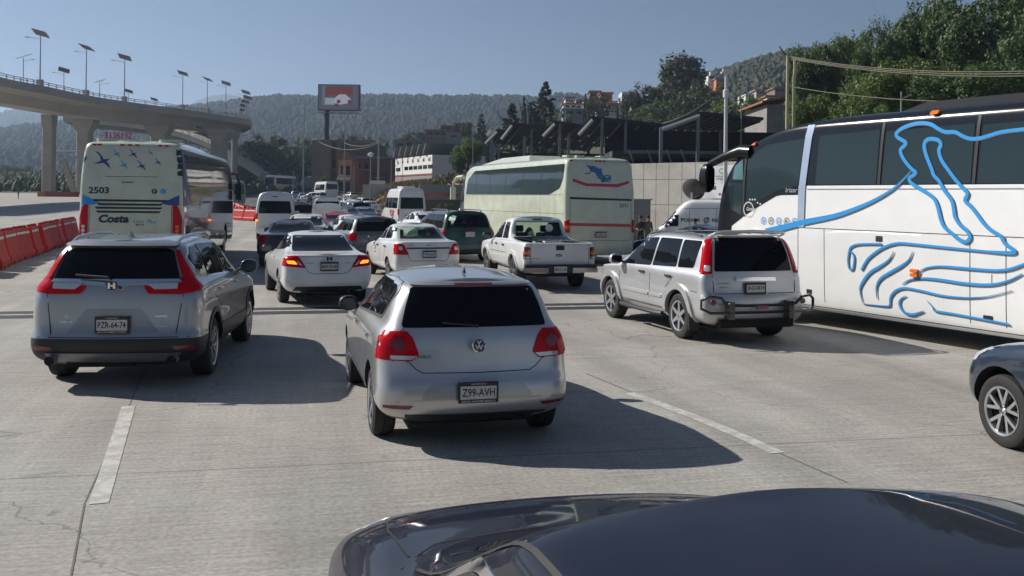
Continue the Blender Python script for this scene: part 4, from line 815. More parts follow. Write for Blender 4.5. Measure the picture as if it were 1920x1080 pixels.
def pale_coach():
    rings=bus_rings(12.0,3.50,.9)
    r,S,b=coach_base('coach','pale green coach numbered 2011 with red stripes and a teal map on its rear',(2.929,31.35,0),.353,rings,6.0,3.2,CREAM)
    for v in ('left','right'):
        pobj('side_glass',S.poly(v,rnd([(10.7,2.28),(10.55,2.9),(9.7,3.25),(.30,3.28),(.32,2.8),(.55,2.48),(1.39,2.28)],.10),.008,.3),GLASS2,r)
        pobj('side_glass',S.poly(v,rnd([(11.0,1.6),(11.75,1.6),(11.55,2.4),(11.2,3.0),(10.95,3.12)],.04),.008,.2),GLASS2,r)
        for y in (2.2,4.0,5.8,7.6,9.4): pobj('window_division',S.ribbon(v,[(y,2.28),(y,3.27)],.02,.012,sub=1),BLK,r)
    pobj('windscreen',S.poly('front',rnd([(-1.15,1.5),(1.15,1.5),(1.05,3.0),(-1.05,3.0)],.1),.008,.25),GLASS2,r)
    def pr(name,pts,m,off=.008): return pobj(name,S.poly('rear',pts,off,.12,.003),m,r)
    pr('red_stripe',[(-1.0,2.80),(-.51,2.65),(.59,2.645),(1.03,2.76),(1.03,2.675),(.59,2.54),(-.54,2.56),(-1.0,2.705)],REDV)
    pr('map_graphic',[(-.536,3.273),(-.377,3.228),(-.218,3.216),(-.057,3.139),(.032,3.157),(.052,2.964),(.196,2.837),(.374,2.937),(.358,2.775),(.091,2.706),(-.124,2.831),(-.198,3.007),(-.30,3.02)],TEALV)
    m=MB(); S.ribbon('rear',[(-.57,2.97),(-.45,2.97),(-.38,3.02),(-.30,3.20)],.03,.013,m); S.ribbon('rear',[(.02,2.68),(.10,2.80),(.13,2.90),(.28,2.92)],.03,.013,m); S.ribbon('rear',[(.0,2.72),(.36,2.72)],.02,.013,m); pobj('script_letters',m,INKB,r)
    pr('rear_grille',[(-1.11,2.20),(1.12,2.155),(1.12,2.09),(-1.11,2.13)],BLK)
    pr('red_stripe',[(-1.12,1.364),(1.08,1.33),(1.08,1.23),(-1.12,1.265)],REDV)
    t=MB(); S.text('rear','2011',.82,1.94,.33,.14,.008,.01,0,t); pobj('fleet_number',t,mat('grey_ink',(.12,.13,.14),.5),r)
    for s in (-1,1):
        o=pobj('taillight',S.poly('rear',rnd([(s*1.25,1.42),(s*1.13,1.48),(s*1.13,1.04),(s*1.25,1.04)],.02),.03,.08,.03),REDL,r)
        pobj('indicator',S.poly('rear',rp(*sorted((s*1.24,s*1.15)),1.16,1.28,.02),.04,.1,.02),AMB,o)
    seams(S,r,[('rear',[(-1.10,2.1),(-1.10,.85),(-1.02,.80),(1.02,.78),(1.09,.83),(1.10,2.08)]),('left',[(.3,2.27),(11.0,2.25)]),('left',[(.2,1.65),(11.0,1.63)]),('left',[(2.2,2.25),(2.2,.5)]),('left',[(6.0,2.25),(6.0,.5)]),('left',[(.9,2.25),(.9,.6)])],.012)
    plate(r,-.04,-.06,.985,'18-RA-5',None,None,.36,.17)
    for x in (-1.02,-.14,0,.14,1.0): pobj('roof_lamp',S.poly('rear',rp(x-.045,x+.045,3.365,3.405,.01),.03,.05),REDL2,r)
    for x in (-.9,-.55,.3): m=MB(); m.box(x-.14,x+.14,.5,.9,3.51,3.58); obj('roof_vent',m,CREAM,r)
    rf=MB(); rf.add([(-.8,4.5,3.52),(.8,4.5,3.52),(.8,10,3.52),(-.8,10,3.52),(-.6,5.0,3.74),(.6,5.0,3.74),(.6,8.0,3.74),(-.6,8.0,3.74)],[(4,5,6,7),(0,1,5,4),(1,2,6,5),(2,3,7,6),(3,0,4,7)]); obj('roof_unit',rf,CREAM,r)
    for s in (-1,1):
        m=MB(); m.tube([(s*1.15,11.5,3.05),(s*1.28,11.95,3.02),(s*1.36,12.25,2.8),(s*1.38,12.3,2.5)],[.09,.08,.06,.05],8); o=pobj('mirror_arm',m,CREAM,r); m=MB(); m.box(s*1.38-.11,s*1.38+.11,12.22,12.34,2.05,2.6); pobj('mirror',m,CREAM,o)
striped_coach(); left_coach(); pale_coach()
# ------------------------------------------------------------------ ground heights
EDGE=[(-30,60),(30,30),(60,4),(66,-1),(90,-8),(104,-12.6),(120,-17),(150,-25),(200,-36),(260,-52),(400,-80)]
def road_rise(Y): return 3.0*(max(0,Y-60)/150.)**2 if Y<210 else 3.0+.04*(Y-210)
def ground(X,Y):
    b=road_rise(Y)-.5*sst(34,42,Y)*sst(0,6,X)
    e=X-lerp(Y,EDGE)
    if Y>38:
        top=4.2+max(0,Y-120)*.10*sst(0,60,e)
        t=sst(1,3.5,(Y-80+X)*.707)*sst(0,1.5,e) if Y<92 else sst(0,8,e)
        b=b+(max(top,b)-b)*t
    return b
def at_ground(px,D): 
    p=P(px,400,D); return (p.x,p.y,ground(p.x,p.y))
# ------------------------------------------------------------------ the rest of the traffic
def simple_lamps(S,r,z0,z1,w,hw):
    lamps(S,r,[(hw-.015,z1),(hw-w,z1),(hw-w*.9,z0),(hw-.015,z0+.02)],.016)
    pobj('headlight',S.poly('front',rnd([(-hw+.03,z0-.02),(-hw+w*1.6,z0-.08),(-hw+w*1.5,z0+.06),(-hw+.06,z0+.10)],.03),.01,.08),LENS,r)
    pobj('headlight',S.poly('front',rnd([(hw-.03,z0-.02),(hw-w*1.6,z0-.08),(hw-w*1.5,z0+.06),(hw-.06,z0+.10)],.03),.01,.08),LENS,r)
LAMPZ={'hatch':(.76,.98,.24,.85),'suv':(.98,1.18,.24,.90),'boxsuv':(1.0,1.3,.12,.80),'sedan':(.74,.95,.30,.87),'compact':(.74,.97,.25,.84),'minivan':(1.0,1.25,.12,.90),'van':(.85,1.25,.12,.86),'bigvan':(.9,1.3,.12,.985)}
PLZ={'hatch':(-.745,.50),'suv':(-.955,.73),'boxsuv':(-.87,.85),'sedan':(-.975,.72),'compact':(-.965,.72),'minivan':(-1.03,.95),'van':(-1.19,.70),'bigvan':(-1.82,.80)}
def generic(kind,name,label,cat,loc,yaw,pm,group=None,levels=1,cut=False,group_mirror=True,plate_text=None,clad=False,sides=True):
    K=dict(KD[kind]); 
    if not clad: K['clad']=None
    r,S,b=car(name,label,cat,loc,yaw,K,pm,group,levels,cut)
    panes(S,r,K,parts=('rear','left','right','front') if sides else ('front',)); z0,z1,w_,hw_=LAMPZ[kind]; simple_lamps(S,r,z0,z1,w_,hw_)
    y,z=PLZ[kind]; plate(r,0,y-.02,z,plate_text,w=.32,h=.16,ink=bool(plate_text))
    zb,yrb,yfb,wb_=K['gb']
    for s in (-1,1): mirror(r,s*(K['hw']-.07),yfb-.35,zb+.02,pm if group_mirror else BLK,1.05,glass=False)
    return r,S
# near cars in the queue
def near_traffic():
    r,S=generic('sedan','dark_sedan','dark maroon sedan between the white van and the white coupe','sedan',(-6.75,29.2,0),.12,MAROON,levels=2,cut=True)
    a=MB(); a.tube([(0,.9,1.40),(0,.85,1.50)],.012,5); pobj('antenna',a,BLK,r)
    generic('compact','white_sedan','white sedan mostly hidden in front of the dark maroon sedan','sedan',(-7.6,35.5,0),.15,WHITE,cut=True)
    r,S=generic('hatch','grey_hatchback','dark grey hatchback with round red lights between the white coupe and the white sedan','hatchback',(-4.25,29.3,0),.40,GREYD,levels=2,cut=True,plate_text='MKV-52-10'); r.scale=(1.02,1.03,1.07)
    pobj('rear_bumper_lower',S.poly('rear',rnd([(-.83,.52),(.83,.52),(.8,.30),(-.8,.30)],.04),.008,.1),BLK,r)
    generic('compact','white_saloon','white saloon half hidden in front of the dark grey hatchback','sedan',(-5.7,35.5,0),.33,WHITE,cut=True)
    r,S=generic('van','passenger_van','white high-roof passenger van with lit indicator beside the red barriers','van',(-11.35,46.2,0),.20,paint('van_white',(.66,.67,.69),.2,.4),levels=2,cut=True); r.scale=(1.06,1,1.03)
    for s in (-1,1): pobj('indicator',S.poly('rear',rp(*sorted((s*.74,s*.83)),.88,.98,.01),.03,.05,.01),AMBON,r)
    pobj('rear_bumper',S.poly('rear',rp(-.84,.84,.42,.62,.03),.07,.1,.07),paint('van_white',(.7,.7,.7)),r)
    pobj('brake_light',S.poly('rear',rp(-.12,.12,2.0,2.04,.02),.02,.1),REDL2,r)
    r,S=generic('sedan','red_car','bright red car behind the grey hatchback','sedan',(-8.0,44.5,0),.30,REDP,cut=True); 
    # green minivan with clear rear glass
    K=dict(KD['minivan'])
    def ex(c): c.add([(-.74,-1.1,1.16),(.74,-1.1,1.16),(.74,3.3,1.14),(-.74,3.3,1.14),(-.62,-1.0,1.55),(.62,-1.0,1.55),(.62,2.5,1.55),(-.62,2.5,1.55)],[(0,3,2,1),(4,5,6,7),(0,1,5,4),(1,2,6,5),(2,3,7,6),(3,0,4,7)])
    r,S,b=car('minivan','dark green minivan with roof rails between the white sedan and the pickup','minivan',(-1.75,32.6,0),.38,K,GREEN,extra=ex)
    pobj('rear_window',S.poly('rear',rnd([(-.80,1.12),(.80,1.12),(.66,1.60),(-.66,1.60)],.06),.006,.1),clear_glass(),r); pobj('windscreen',S.poly('front',rnd([(-.78,1.12),(.78,1.12),(.66,1.58),(-.66,1.58)],.06),.006,.12),clear_glass(),r)
    panes(S,r,K,parts=('left','right'))
    simple_lamps(S,r,.9,1.15,.10,.93); plate(r,0,-1.04,.93,None,ink=False,frame=False); pobj('brake_light',S.poly('rear',rp(-.07,.07,1.02,1.07,.01),.02,.1),REDL,r)
    for x in (-.4,.4): seat(r,x,1.2,.9,1.42); seat(r,x,.2,.9,1.35)
    for s in (-1,1):
        t=MB(); t.tube([(s*.58,-.5,1.67),(s*.58,-.3,1.73),(s*.58,1.2,1.73),(s*.58,1.5,1.67)],.02,6); pobj('roof_rail',t,BLK,r); mirror(r,s*.9,2.6,1.15,GREEN)
    # passenger sprinter
    r,S=generic('bigvan','minibus','white minibus van with red lettering on its side and dark rear windows','van',(-7.3,66.5,0),.32,WHITE,levels=2,cut=True,group_mirror=False)
    t=MB(); S.text('left','TUR',.2,1.0,1.5,.45,.01,.05,.3,t); pobj('side_lettering',t,REDV,r)
    t=MB(); S.ribbon('rear',[(-.5,.85),(-.2,.95),(0,1.05),(.2,.98),(.45,1.05)],.06,.01,t); pobj('rear_script',t,REDV,r)
    m=MB(); m.prism(rp(-.5,.5,-.8,.8,.2),2.70,2.86,0,Matrix.Translation((0,.2,0))); obj('roof_unit',m,WHITE,r)
    generic('compact','white_car','white sedan between the grey hatchback and the green minivan','sedan',(-3.9,45.5,0),.45,WHITE,cut=True)
    generic('sedan','distant_white_car','white car under the front of the pale coach','sedan',(-2.7,54,0),.9,WHITE)
    # dark car beyond the pickup, side on
    r,S=generic('sedan','navy_sedan','navy sedan between the pale coach and the silver boxy SUV','sedan',(7.3,32.5,-.1),.85,NAVY,levels=2,cut=True)
    handles(S,r,[.3,1.4],.9,CHROME)
    r,S=generic('bigvan','police_van','white federal police van with a satellite dish on its roof','police van',(11.5,49.4,-.5),1.30,WHITE,levels=2,cut=True,group_mirror=False,sides=False); r.scale=(1,1,.98)
    for v in ('left','right'): pobj('side_window',S.poly(v,rnd([(2.80,1.32),(3.55,1.30),(3.25,1.72),(2.95,1.95),(2.80,1.95)],.06),.008,.15),GLASS,r)
    seams(S,r,[('left',[(2.25,2.2),(2.25,.5)]),('left',[(.9,2.3),(.9,.5)]),('left',[(-1.5,1.15),(4.0,1.10)]),('left',[(-1.5,2.3),(2.9,2.25)])],.02)
    [pobj('side_lettering',S.text('left',tx,yy,1.66,.98,.18,.012,.03),INKB,r) for tx,yy in (('POLICIA',2.18),('FEDERAL',.62))]
    st=MB(); S.poly('left',[(1.40+(.20 if k%2==0 else .11)*math.cos(k*math.pi/7),1.66+(.20 if k%2==0 else .11)*math.sin(k*math.pi/7)) for k in range(14)],.01,.2,.002,st); o=pobj('star_badge',st,mat('badge_steel_blue',(.12,.16,.24),.4),r); pobj('star_centre',S.poly('left',circ(1.40,1.66,.06),.016,.2,.002),PLATE,o)
    d=MB(); d.lathe([(.001,.0),(.3,.03),(.55,.12),(.62,.18),(.60,.18),(.3,.05),(.001,.02)],24,0,Matrix.Translation((0,2.2,3.2))@Matrix.Rotation(R(35),4,'X')@Matrix.Rotation(R(60),4,'Y')); o=pobj('satellite_dish',d,mat('dish_grey',(.05,.048,.048),.6),r)
    f=MB(); f.tube([(0,2.2,2.6),(0,2.2,3.1)],.07,8); f.tube([(0,2.2,2.8),(.2,1.6,3.1),(.1,1.1,3.35)],.03,6); f.box(-.0,.2,1.0,1.2,3.25,3.45); pobj('dish_mount',f,STEEL,o)
    # navy hatchback entering from the right edge
    K=dict(KD['hatch']); K.update(r=.32,rim='y',spokes=5,hw=.85,gap=.065)
    BLU=paint('deep_blue_paint',(.010,.024,.050),.25,.3,.03)
    r,S,b=car('blue_hatchback','deep blue hatchback entering at the right edge with diamond-cut alloy wheels','hatchback',(5.66,6.22,0),.21,K,BLU)
    panes(S,r,K)
    for s in (-1,1):
        v='left' if s<0 else 'right'
        pobj('headlight',S.poly('front',rnd([(s*.80,.70),(s*.42,.66),(s*.45,.78),(s*.78,.86)],.03),.012,.05),LENS,r)
        pobj('headlight',S.poly(v,rnd([(3.12,.70),(2.75,.78),(2.62,.88),(2.9,.86),(3.1,.80)],.03),.01,.05),LENS,r)
    pobj('grille',S.poly('front',rnd([(-.38,.42),(.38,.42),(.34,.68),(-.34,.68)],.04),.008,.1),BLK,r)
    seams(S,r,[('left',[(3.2,.62),(2.85,.60)]),('left',[(2.0,.95),(2.02,.4)]),('left',[(3.1,.86),(2.2,.965)])],.01)
    mirror(r,-.80,1.72,1.0,BLU); mirror(r,.80,1.72,1.0,BLU)
    u=MB(); u.box(-.55,.55,-.45,2.9,.17,.28); obj('underbody',u,DARK,r)
near_traffic()
def front_car():
    """the dark car under the camera: only its bonnet, pillar, roof and side window top are in view"""
    L=3.55
    rings=[(.28,.80,-.9,3.3),(.40,.92,-1.0,3.5),(.60,.95,-1.02,3.58),(.74,.95,-1.0,3.56,[(2,0),(3.5,-.03)]),(.86,.93,-.95,3.46,[(0,.03),(1.5,.02),(2.4,-.0),(3.4,-.09)]),(.95,.86,-.9,3.26,[(0,.03),(1.5,.02),(2.4,-.01),(3.3,-.10)]),(.985,.79,-.85,2.9,[(0,.03),(1.5,.02),(2.4,.0),(3.0,-.03)]),(1.01,.765,-.5,2.25,[(0,.02),(2.3,.0)],dict(rf=.3,bf=.18)),(1.2,.72,-.1,1.84,None,dict(rf=.22,bf=.14)),(1.38,.67,.0,1.44,[(0,0),(.7,.015),(1.3,0)],dict(rf=.16,bf=.09)),(1.44,.62,.1,1.30,[(0,0),(.7,.02),(1.2,.0)],dict(rf=.14,bf=.07))]
    K=dict(rings=rings,sh=dict(crown=.035,rr=.25,rf=.50,br=.07,bf=.22),r=.33,wb=2.65,hw=.94,rim='y',spokes=5)
    r,S,b=car('dark_car','midnight blue car right below the camera with reflections in its roof','car',(.94,1.02,0),.245,K,NAVYD,levels=3)
    pobj('windscreen',S.poly('front',rnd([(-.66,1.02),(.66,1.02),(.55,1.36),(-.55,1.36)],.06),.004,.08),GLASS,r)
    pobj('rear_window',S.poly('rear',rnd([(-.62,1.04),(.62,1.04),(.55,1.34),(-.55,1.34)],.06),.004,.08),GLASS,r)
    for v in ('left','right'):
        pobj('window_trim',S.poly(v,rnd([(.0,1.05),(2.05,1.02),(1.45,1.31),(.9,1.365),(.35,1.33)],.10),.004,.06),CHROME,r)
        pobj('side_window',S.poly(v,rnd([(.05,1.065),(.92,1.045),(.88,1.345),(.38,1.315)],.06),.010,.06),GLASS,r)
        pobj('side_window',S.poly(v,rnd([(.98,1.045),(1.93,1.035),(1.42,1.285),(.95,1.345)],.06),.010,.06),GLASS,r)
    for s in (-1,1):
        pobj('ditch_moulding',S.ribbon('top',[(s*.60,.1),(s*.62,.6),(s*.625,1.15),(s*.645,1.40),(s*.68,1.75),(s*.72,2.12)],.013,.004),mat('moulding_brown',(.02,.017,.015),.6),r)
        pobj('headlight',S.poly('front',rnd([(s*.85,.72),(s*.45,.66),(s*.50,.80),(s*.80,.86)],.03),.008,.05),LENS,r)
        mirror(r,s*.86,1.50,.98,NAVYD,1.1)
    seams(S,r,[('top',[(-.72,2.3),(-.74,2.7),(-.70,3.1),(-.58,3.36),(0,3.44),(.58,3.36),(.70,3.1),(.74,2.7),(.72,2.3)]),('top',[(-.76,2.2),(-.62,2.40),(0,2.52),(.62,2.40),(.76,2.2)])],.008)
front_car()
# far cars: one of each kind, then copies
def far_traffic():
    base={}
    def proto(kind,loc,yaw,label,cat,pm,group): 
        r,S=generic(kind,{'sedan':'parked_car','hatch':'small_car','boxsuv':'suv','compact':'saloon_car'}[kind],label,cat,loc,yaw,pm,group); return r
    G='cars queuing on the far road'
    def put(kind,px,D,yaw,pm,label,cat):
        x,y,z=at_ground(px,D)
        if kind not in base:
            base[kind]=(proto(kind,(x,y,z),yaw,label,cat,pm,G),pm); return base[kind][0]
        r0,p0=base[kind]; c=copy_tree(r0,None,{p0:pm}); c.location=(x,y,z); c.rotation_euler=(0,0,yaw); c['label']=label; c['category']=cat; c['group']=G; return c
    SILV=SILVER
    L=[('boxsuv',677,76,.35,BLACKP,'black SUV in the far queue left of the white minibus','SUV'),
       ('sedan',657,64,.3,NAVY,'dark blue sedan just beyond the red car in the far queue','sedan'),
       ('sedan',690,67,.35,BLUEP,'pale blue sedan beside the white minibus','sedan'),
       ('boxsuv',573,60,.2,paint('teal_grey_paint',(.03,.06,.065),.4,.3),'dark teal SUV just right of the white passenger van','SUV'),
       ('hatch',598,84,.3,WHITE,'white hatchback with red lights beyond the white flatbed truck','hatchback'),
       ('compact',562,92,.25,GREYD,'grey car peeking out behind the white passenger van','sedan'),
       ('hatch',629,122,.35,REDP,'small red car in front of the far white bus','hatchback'),
       ('sedan',586,140,.5,BLACKP,'black car turning in front of the far white pickup','sedan'),
       ('compact',570,152,.3,BLUEP,'pale blue car behind the black turning car','sedan'),
       ('boxsuv',601,150,1.1,WHITE,'white SUV crossing left of the far white bus','SUV'),
       ('compact',511,118,.25,WHITE,'lone white car above the roof of the white passenger van','sedan'),
       ('compact',645,128,.5,WHITE,'white car nearest the far white bus in the kerbside row','sedan'),('compact',656,120,.5,WHITE,'second white car of the kerbside row from the far white bus','sedan'),
       ('sedan',667,113,.5,WHITE,'third white car of the kerbside row from the far white bus','sedan'),('compact',674,104,.5,WHITE,'fourth white car of the kerbside row, beside the light pole','sedan'),
       ('boxsuv',688,112,.5,WHITE,'white SUV of the kerbside row right of the light pole','SUV'),('sedan',699,104,.55,WHITE,'last white car of the kerbside row, just left of the white minibus','sedan'),
       ('hatch',663,95,.5,SILV,'silver hatchback standing out from the kerbside row','hatchback'),
       ('sedan',650,168,.6,SILV,'silver car at the far foot of the grass bank','sedan'),('hatch',664,160,.6,SILV2,'grey hatchback at the far foot of the grass bank','hatchback'),
       ('compact',640,90,.3,GREYD,'dark grey sedan beyond the white flatbed truck','sedan'),
       ('sedan',614,185,.4,GREYD,'dark car beside the far white bus at the bend','sedan'),
       ('hatch',556,165,.3,BLUEP,'blue hatchback in front of the far white coach','hatchback')]
    for a in L: put(a[0],a[1],a[2],a[3],a[4],a[5],a[6])
    # flatbed truck with rack
    x,y,z=at_ground(620,57); r=thing('flatbed_truck','white flatbed truck with a metal rack in the far queue','truck',(x,y,z),.25)
    m=shell([(.45,.80,2.2,4.2),(.6,.9,2.1,4.4),(1.2,.9,2.1,4.35),(1.35,.87,2.12,3.9),(1.9,.78,2.2,3.4),(2.0,.65,2.3,3.2)],.04,.1,.2,.02,.06,1); obj('cab',m,WHITE,r,True)
    b=MB(); b.box(-.95,.95,-1.6,2.0,.85,1.0); b.box(-.95,-.9,-1.6,2.0,1.0,1.35); b.box(.9,.95,-1.6,2.0,1.0,1.35); b.box(-.9,.9,-1.6,-1.55,1.0,1.35); obj('bed',b,WHITE,r)
    k=MB(); 
    for q in (-1.5,-.4,.8,1.9): k.tube([(-.9,q,1.3),(-.9,q,2.05),(.9,q,2.05),(.9,q,1.3)],.03,5)
    for s in (-.9,0,.9): k.tube([(s,-1.5,2.05),(s,1.9,2.05)],.03,5)
    pobj('rack',k,STEEL,r); g=MB(); g.box(-.7,.7,2.18,2.2,1.3,1.8); obj('rear_window',g,GLASS,r)
    for yy in (-.7,3.3):
        for s in (-1,1): wheel(r,s*.9,yy,.38,.24,'steel',1)
    for s in (-1,1): q=MB(); q.box(s*.85-.06,s*.85+.06,-1.63,-1.6,.86,.98); obj('taillight',q,REDL,r)
    # far buses
    def farbus(px,D,yaw,label,L_,H,colr,name='bus',sc_=1.,front=False):
        x,y,z=at_ground(px,D); rr=thing(name,label,'bus',(x,y,z),yaw)
        me=shell([(.3,1.1,.1,L_-.1),(.45,1.2,0,L_),(1.4,1.22,0,L_),(H-.3,1.15,.1,L_-.2),(H,.95,.3,L_-.6)],.05,.15,.2,.02,.05,2); S=Surf(me); obj('body',me,colr,rr,True)
        pobj('rear_window',S.poly('rear',rnd([(-1.0,1.7),(1.0,1.7),(.95,H-.45),(-.95,H-.45)],.1),.01,.4),GLASS,rr); pobj('windscreen',S.poly('front',rnd([(-1.05,1.2),(1.05,1.2),(1.0,H-.45),(-1.0,H-.45)],.1),.01,.4),GLASS,rr)
        for v in ('left','right'): pobj('side_glass',S.poly(v,rnd([(.6,1.6),(L_-.9,1.6),(L_-1.0,H-.5),(.7,H-.5)],.1),.01,.5),GLASS,rr)
        for yy in (1.8,L_-2.2):
            for s in (-1,1): wheel(rr,s*1.22,yy,.45,.28,'steel',1)
        for s in (-1,1): pobj('taillight',S.poly('rear',rp(*sorted((s*1.15,s*1.02)),.8,1.2,.02),.02,.2),REDL,rr)
        return rr
    farbus(624,168,.45,'far white bus with a dark rear window at the bend of the road',8,3.1,WHITE)
    farbus(548,205,2.95,'far white coach facing the camera below the dark trees',11,3.4,WHITE,'coach')
    farbus(447,128,3.0,'teal fronted coach coming past the left coach',11,3.4,paint('teal_paint',(.03,.28,.30),.2,.4),'coach')
    # two box trucks behind
    for px,D,cc,lab,yw in ((588,205,paint('truck_blue_grey',(.16,.22,.30),.1,.5),'blue grey box truck beyond the far cars',.5),(606,215,WHITE,'white canvas truck behind the far white bus',1.2)):
        x,y,z=at_ground(px,D); rr=thing('box_truck',lab,'truck',(x,y,z),yw); b=MB(); b.box(-1.2,1.2,-3,3.2,.9,3.3); obj('cargo_box',b,cc,rr)
        m=shell([(.5,1.0,3.4,5.2),(.9,1.1,3.3,5.4),(1.6,1.1,3.3,5.3),(2.4,1.0,3.3,5.0),(2.6,.8,3.4,4.8)],.03,.1,.2,.02,.06,1); obj('cab',m,cc,rr,True)
        for yy in (-1.6,4.2):
            for s in (-1,1): wheel(rr,s*1.15,yy,.45,.3,'steel',1)
far_traffic()
# ------------------------------------------------------------------ people
def person(label,loc,yaw,shirt,trousers,arms='down',cap=True,hs=1.):
    r=bpy.data.objects.new('person',None)
    V={'pel':(0,0,.95,.16),'wst':(0,0,1.10,.145),'chs':(0,0,1.32,.175),'nck':(0,0,1.47,.065),'hd0':(0,.01,1.56,.085),'hd1':(0,.015,1.66,.10),'hd2':(0,.01,1.73,.075)}
    Ed=[('pel','wst'),('wst','chs'),('chs','nck'),('nck','hd0'),('hd0','hd1'),('hd1','hd2')]
    for s,n in ((-1,'l'),(1,'r')):
        V.update({n+'hip':(s*.10,0,.88,.105),n+'kne':(s*.11,.02,.50,.07),n+'ank':(s*.12,-.01,.09,.045),n+'toe':(s*.13,.13,.04,.04),n+'shl':(s*.19,0,1.40,.075)})
        Ed+=[('pel',n+'hip'),(n+'hip',n+'kne'),(n+'kne',n+'ank'),(n+'ank',n+'toe'),('chs',n+'shl')]
        if arms=='down': V.update({n+'elb':(s*.25,-.02,1.12,.05),n+'wri':(s*.24,.06,.88,.034),n+'hnd':(s*.235,.08,.80,.04)})
        else: V.update({n+'elb':(s*.25,.04,1.13,.05),n+'wri':(s*.10,.24,1.10,.034),n+'hnd':(s*.04,.26,1.10,.038)})
        Ed+=[(n+'shl',n+'elb'),(n+'elb',n+'wri'),(n+'wri',n+'hnd')]
        for k in range(4):
            h=V[n+'hnd']; nm=n+'f%d'%k; dx=(k-1.5)*.018
            V[nm]=(h[0]+dx*(.4),h[1]+dx+.02,h[2]-.06-.006*k,.009); Ed.append((n+'hnd',nm))
    keys=list(V); me=bpy.data.meshes.new('body'); me.from_pydata([V[k][:3] for k in keys],[(keys.index(a),keys.index(b)) for a,b in Ed],[])
    o=bpy.data.objects.new('body',me); COL.objects.link(o); sm=o.modifiers.new('k','SKIN'); 
    for i,k in enumerate(keys): me.skin_vertices[0].data[i].radius=(V[k][3],V[k][3]*(.8 if k in('chs','wst','pel') else 1))
    me.skin_vertices[0].data[0].use_root=True
    s2=o.modifiers.new('s','SUBSURF'); s2.levels=2; bpy.context.view_layer.update()
    out=bpy.data.meshes.new_from_object(o.evaluated_get(bpy.context.evaluated_depsgraph_get())); bpy.data.objects.remove(o)
    SK=mat('skin',(.30,.17,.11),.55)
    for m in (trousers,shirt,SK,mat('boot_black',(.015,.014,.013),.5)): out.materials.append(m)
    for p in out.polygons:
        c=p.center; ax=abs(c.x)
        p.material_index = 3 if c.z<.14 else 2 if c.z>1.49 or (arms=='down' and ax>.19 and c.z<.90) or (arms!='down' and c.y>.19 and 1.0<c.z<1.2) else 1 if c.z>.96 or ax>.2 else 0
        p.use_smooth=True
    body=bpy.data.objects.new('person',out); COL.objects.link(body); body.location=loc; body.rotation_euler=(0,0,yaw); body.scale=(hs,hs,hs)
    tag(body,label,'person')
    bpy.data.objects.remove(r)
    f=MB()
    f.add([(-.012,.10,1.63),(.012,.10,1.63),(0,.135,1.61),(0,.10,1.66)],[(0,1,2),(0,2,3),(1,3,2)],0)
    obj('nose',f,SK,body)
    e=MB()
    for s in (-1,1): e.lathe([(.012,0),(.001,.006)],8,0,Matrix.Translation((s*.035,.105,1.655))@Matrix.Rotation(R(-90),4,'X'))
    e.box(-.025,.025,.098,.106,1.585,1.593); pobj('eyes_and_mouth',e,BLK,body)
    h=MB()
    if cap: h.lathe([(.115,1.68),(.12,1.73),(.10,1.79),(.001,1.81)],14,0,Matrix.Translation((0,.01,0))); h.prism([(-.09,.08),(.09,.08),(.06,.19),(-.06,.19)],1.68,1.695); pobj('cap',h,BLK,body)
    else: h.lathe([(.112,1.66),(.118,1.72),(.095,1.78),(.001,1.80)],14,0,Matrix.Translation((0,-.01,0))); pobj('hair',h,BLK,body)
    return body
UNI=mat('uniform_navy',(.012,.014,.022),.8); KH=mat('khaki_cloth',(.05,.05,.035),.8)
def pp(px,D,**k):
    x,y,z=at_ground(px,D); return (x,y,z)
person('officer in dark uniform and cap standing left of a second officer beside the pale coach',pp(1203,50),2.8,UNI,UNI,'fold')
person('officer in dark uniform standing closer to the concrete wall panels',pp(1217,51),3.4,KH,KH,'down')
person('officer in dark uniform standing in front of the police van lettering',pp(1305,44),3.0,UNI,UNI,'down')
person('person in a white shirt standing on the road shoulder beyond the white sedan',pp(868,60),2.4,mat('white_cloth',(.6,.6,.58),.8),UNI,'down',False)
person('lone person in dark clothes on the empty plaza at the far left',pp(36,150),2.0,KH,UNI,'down',False)
person('person in an orange vest walking between cars beside the dark teal SUV',pp(587,62),2.0,mat('orange_cloth',(.5,.10,.03),.8),UNI,'down',False)
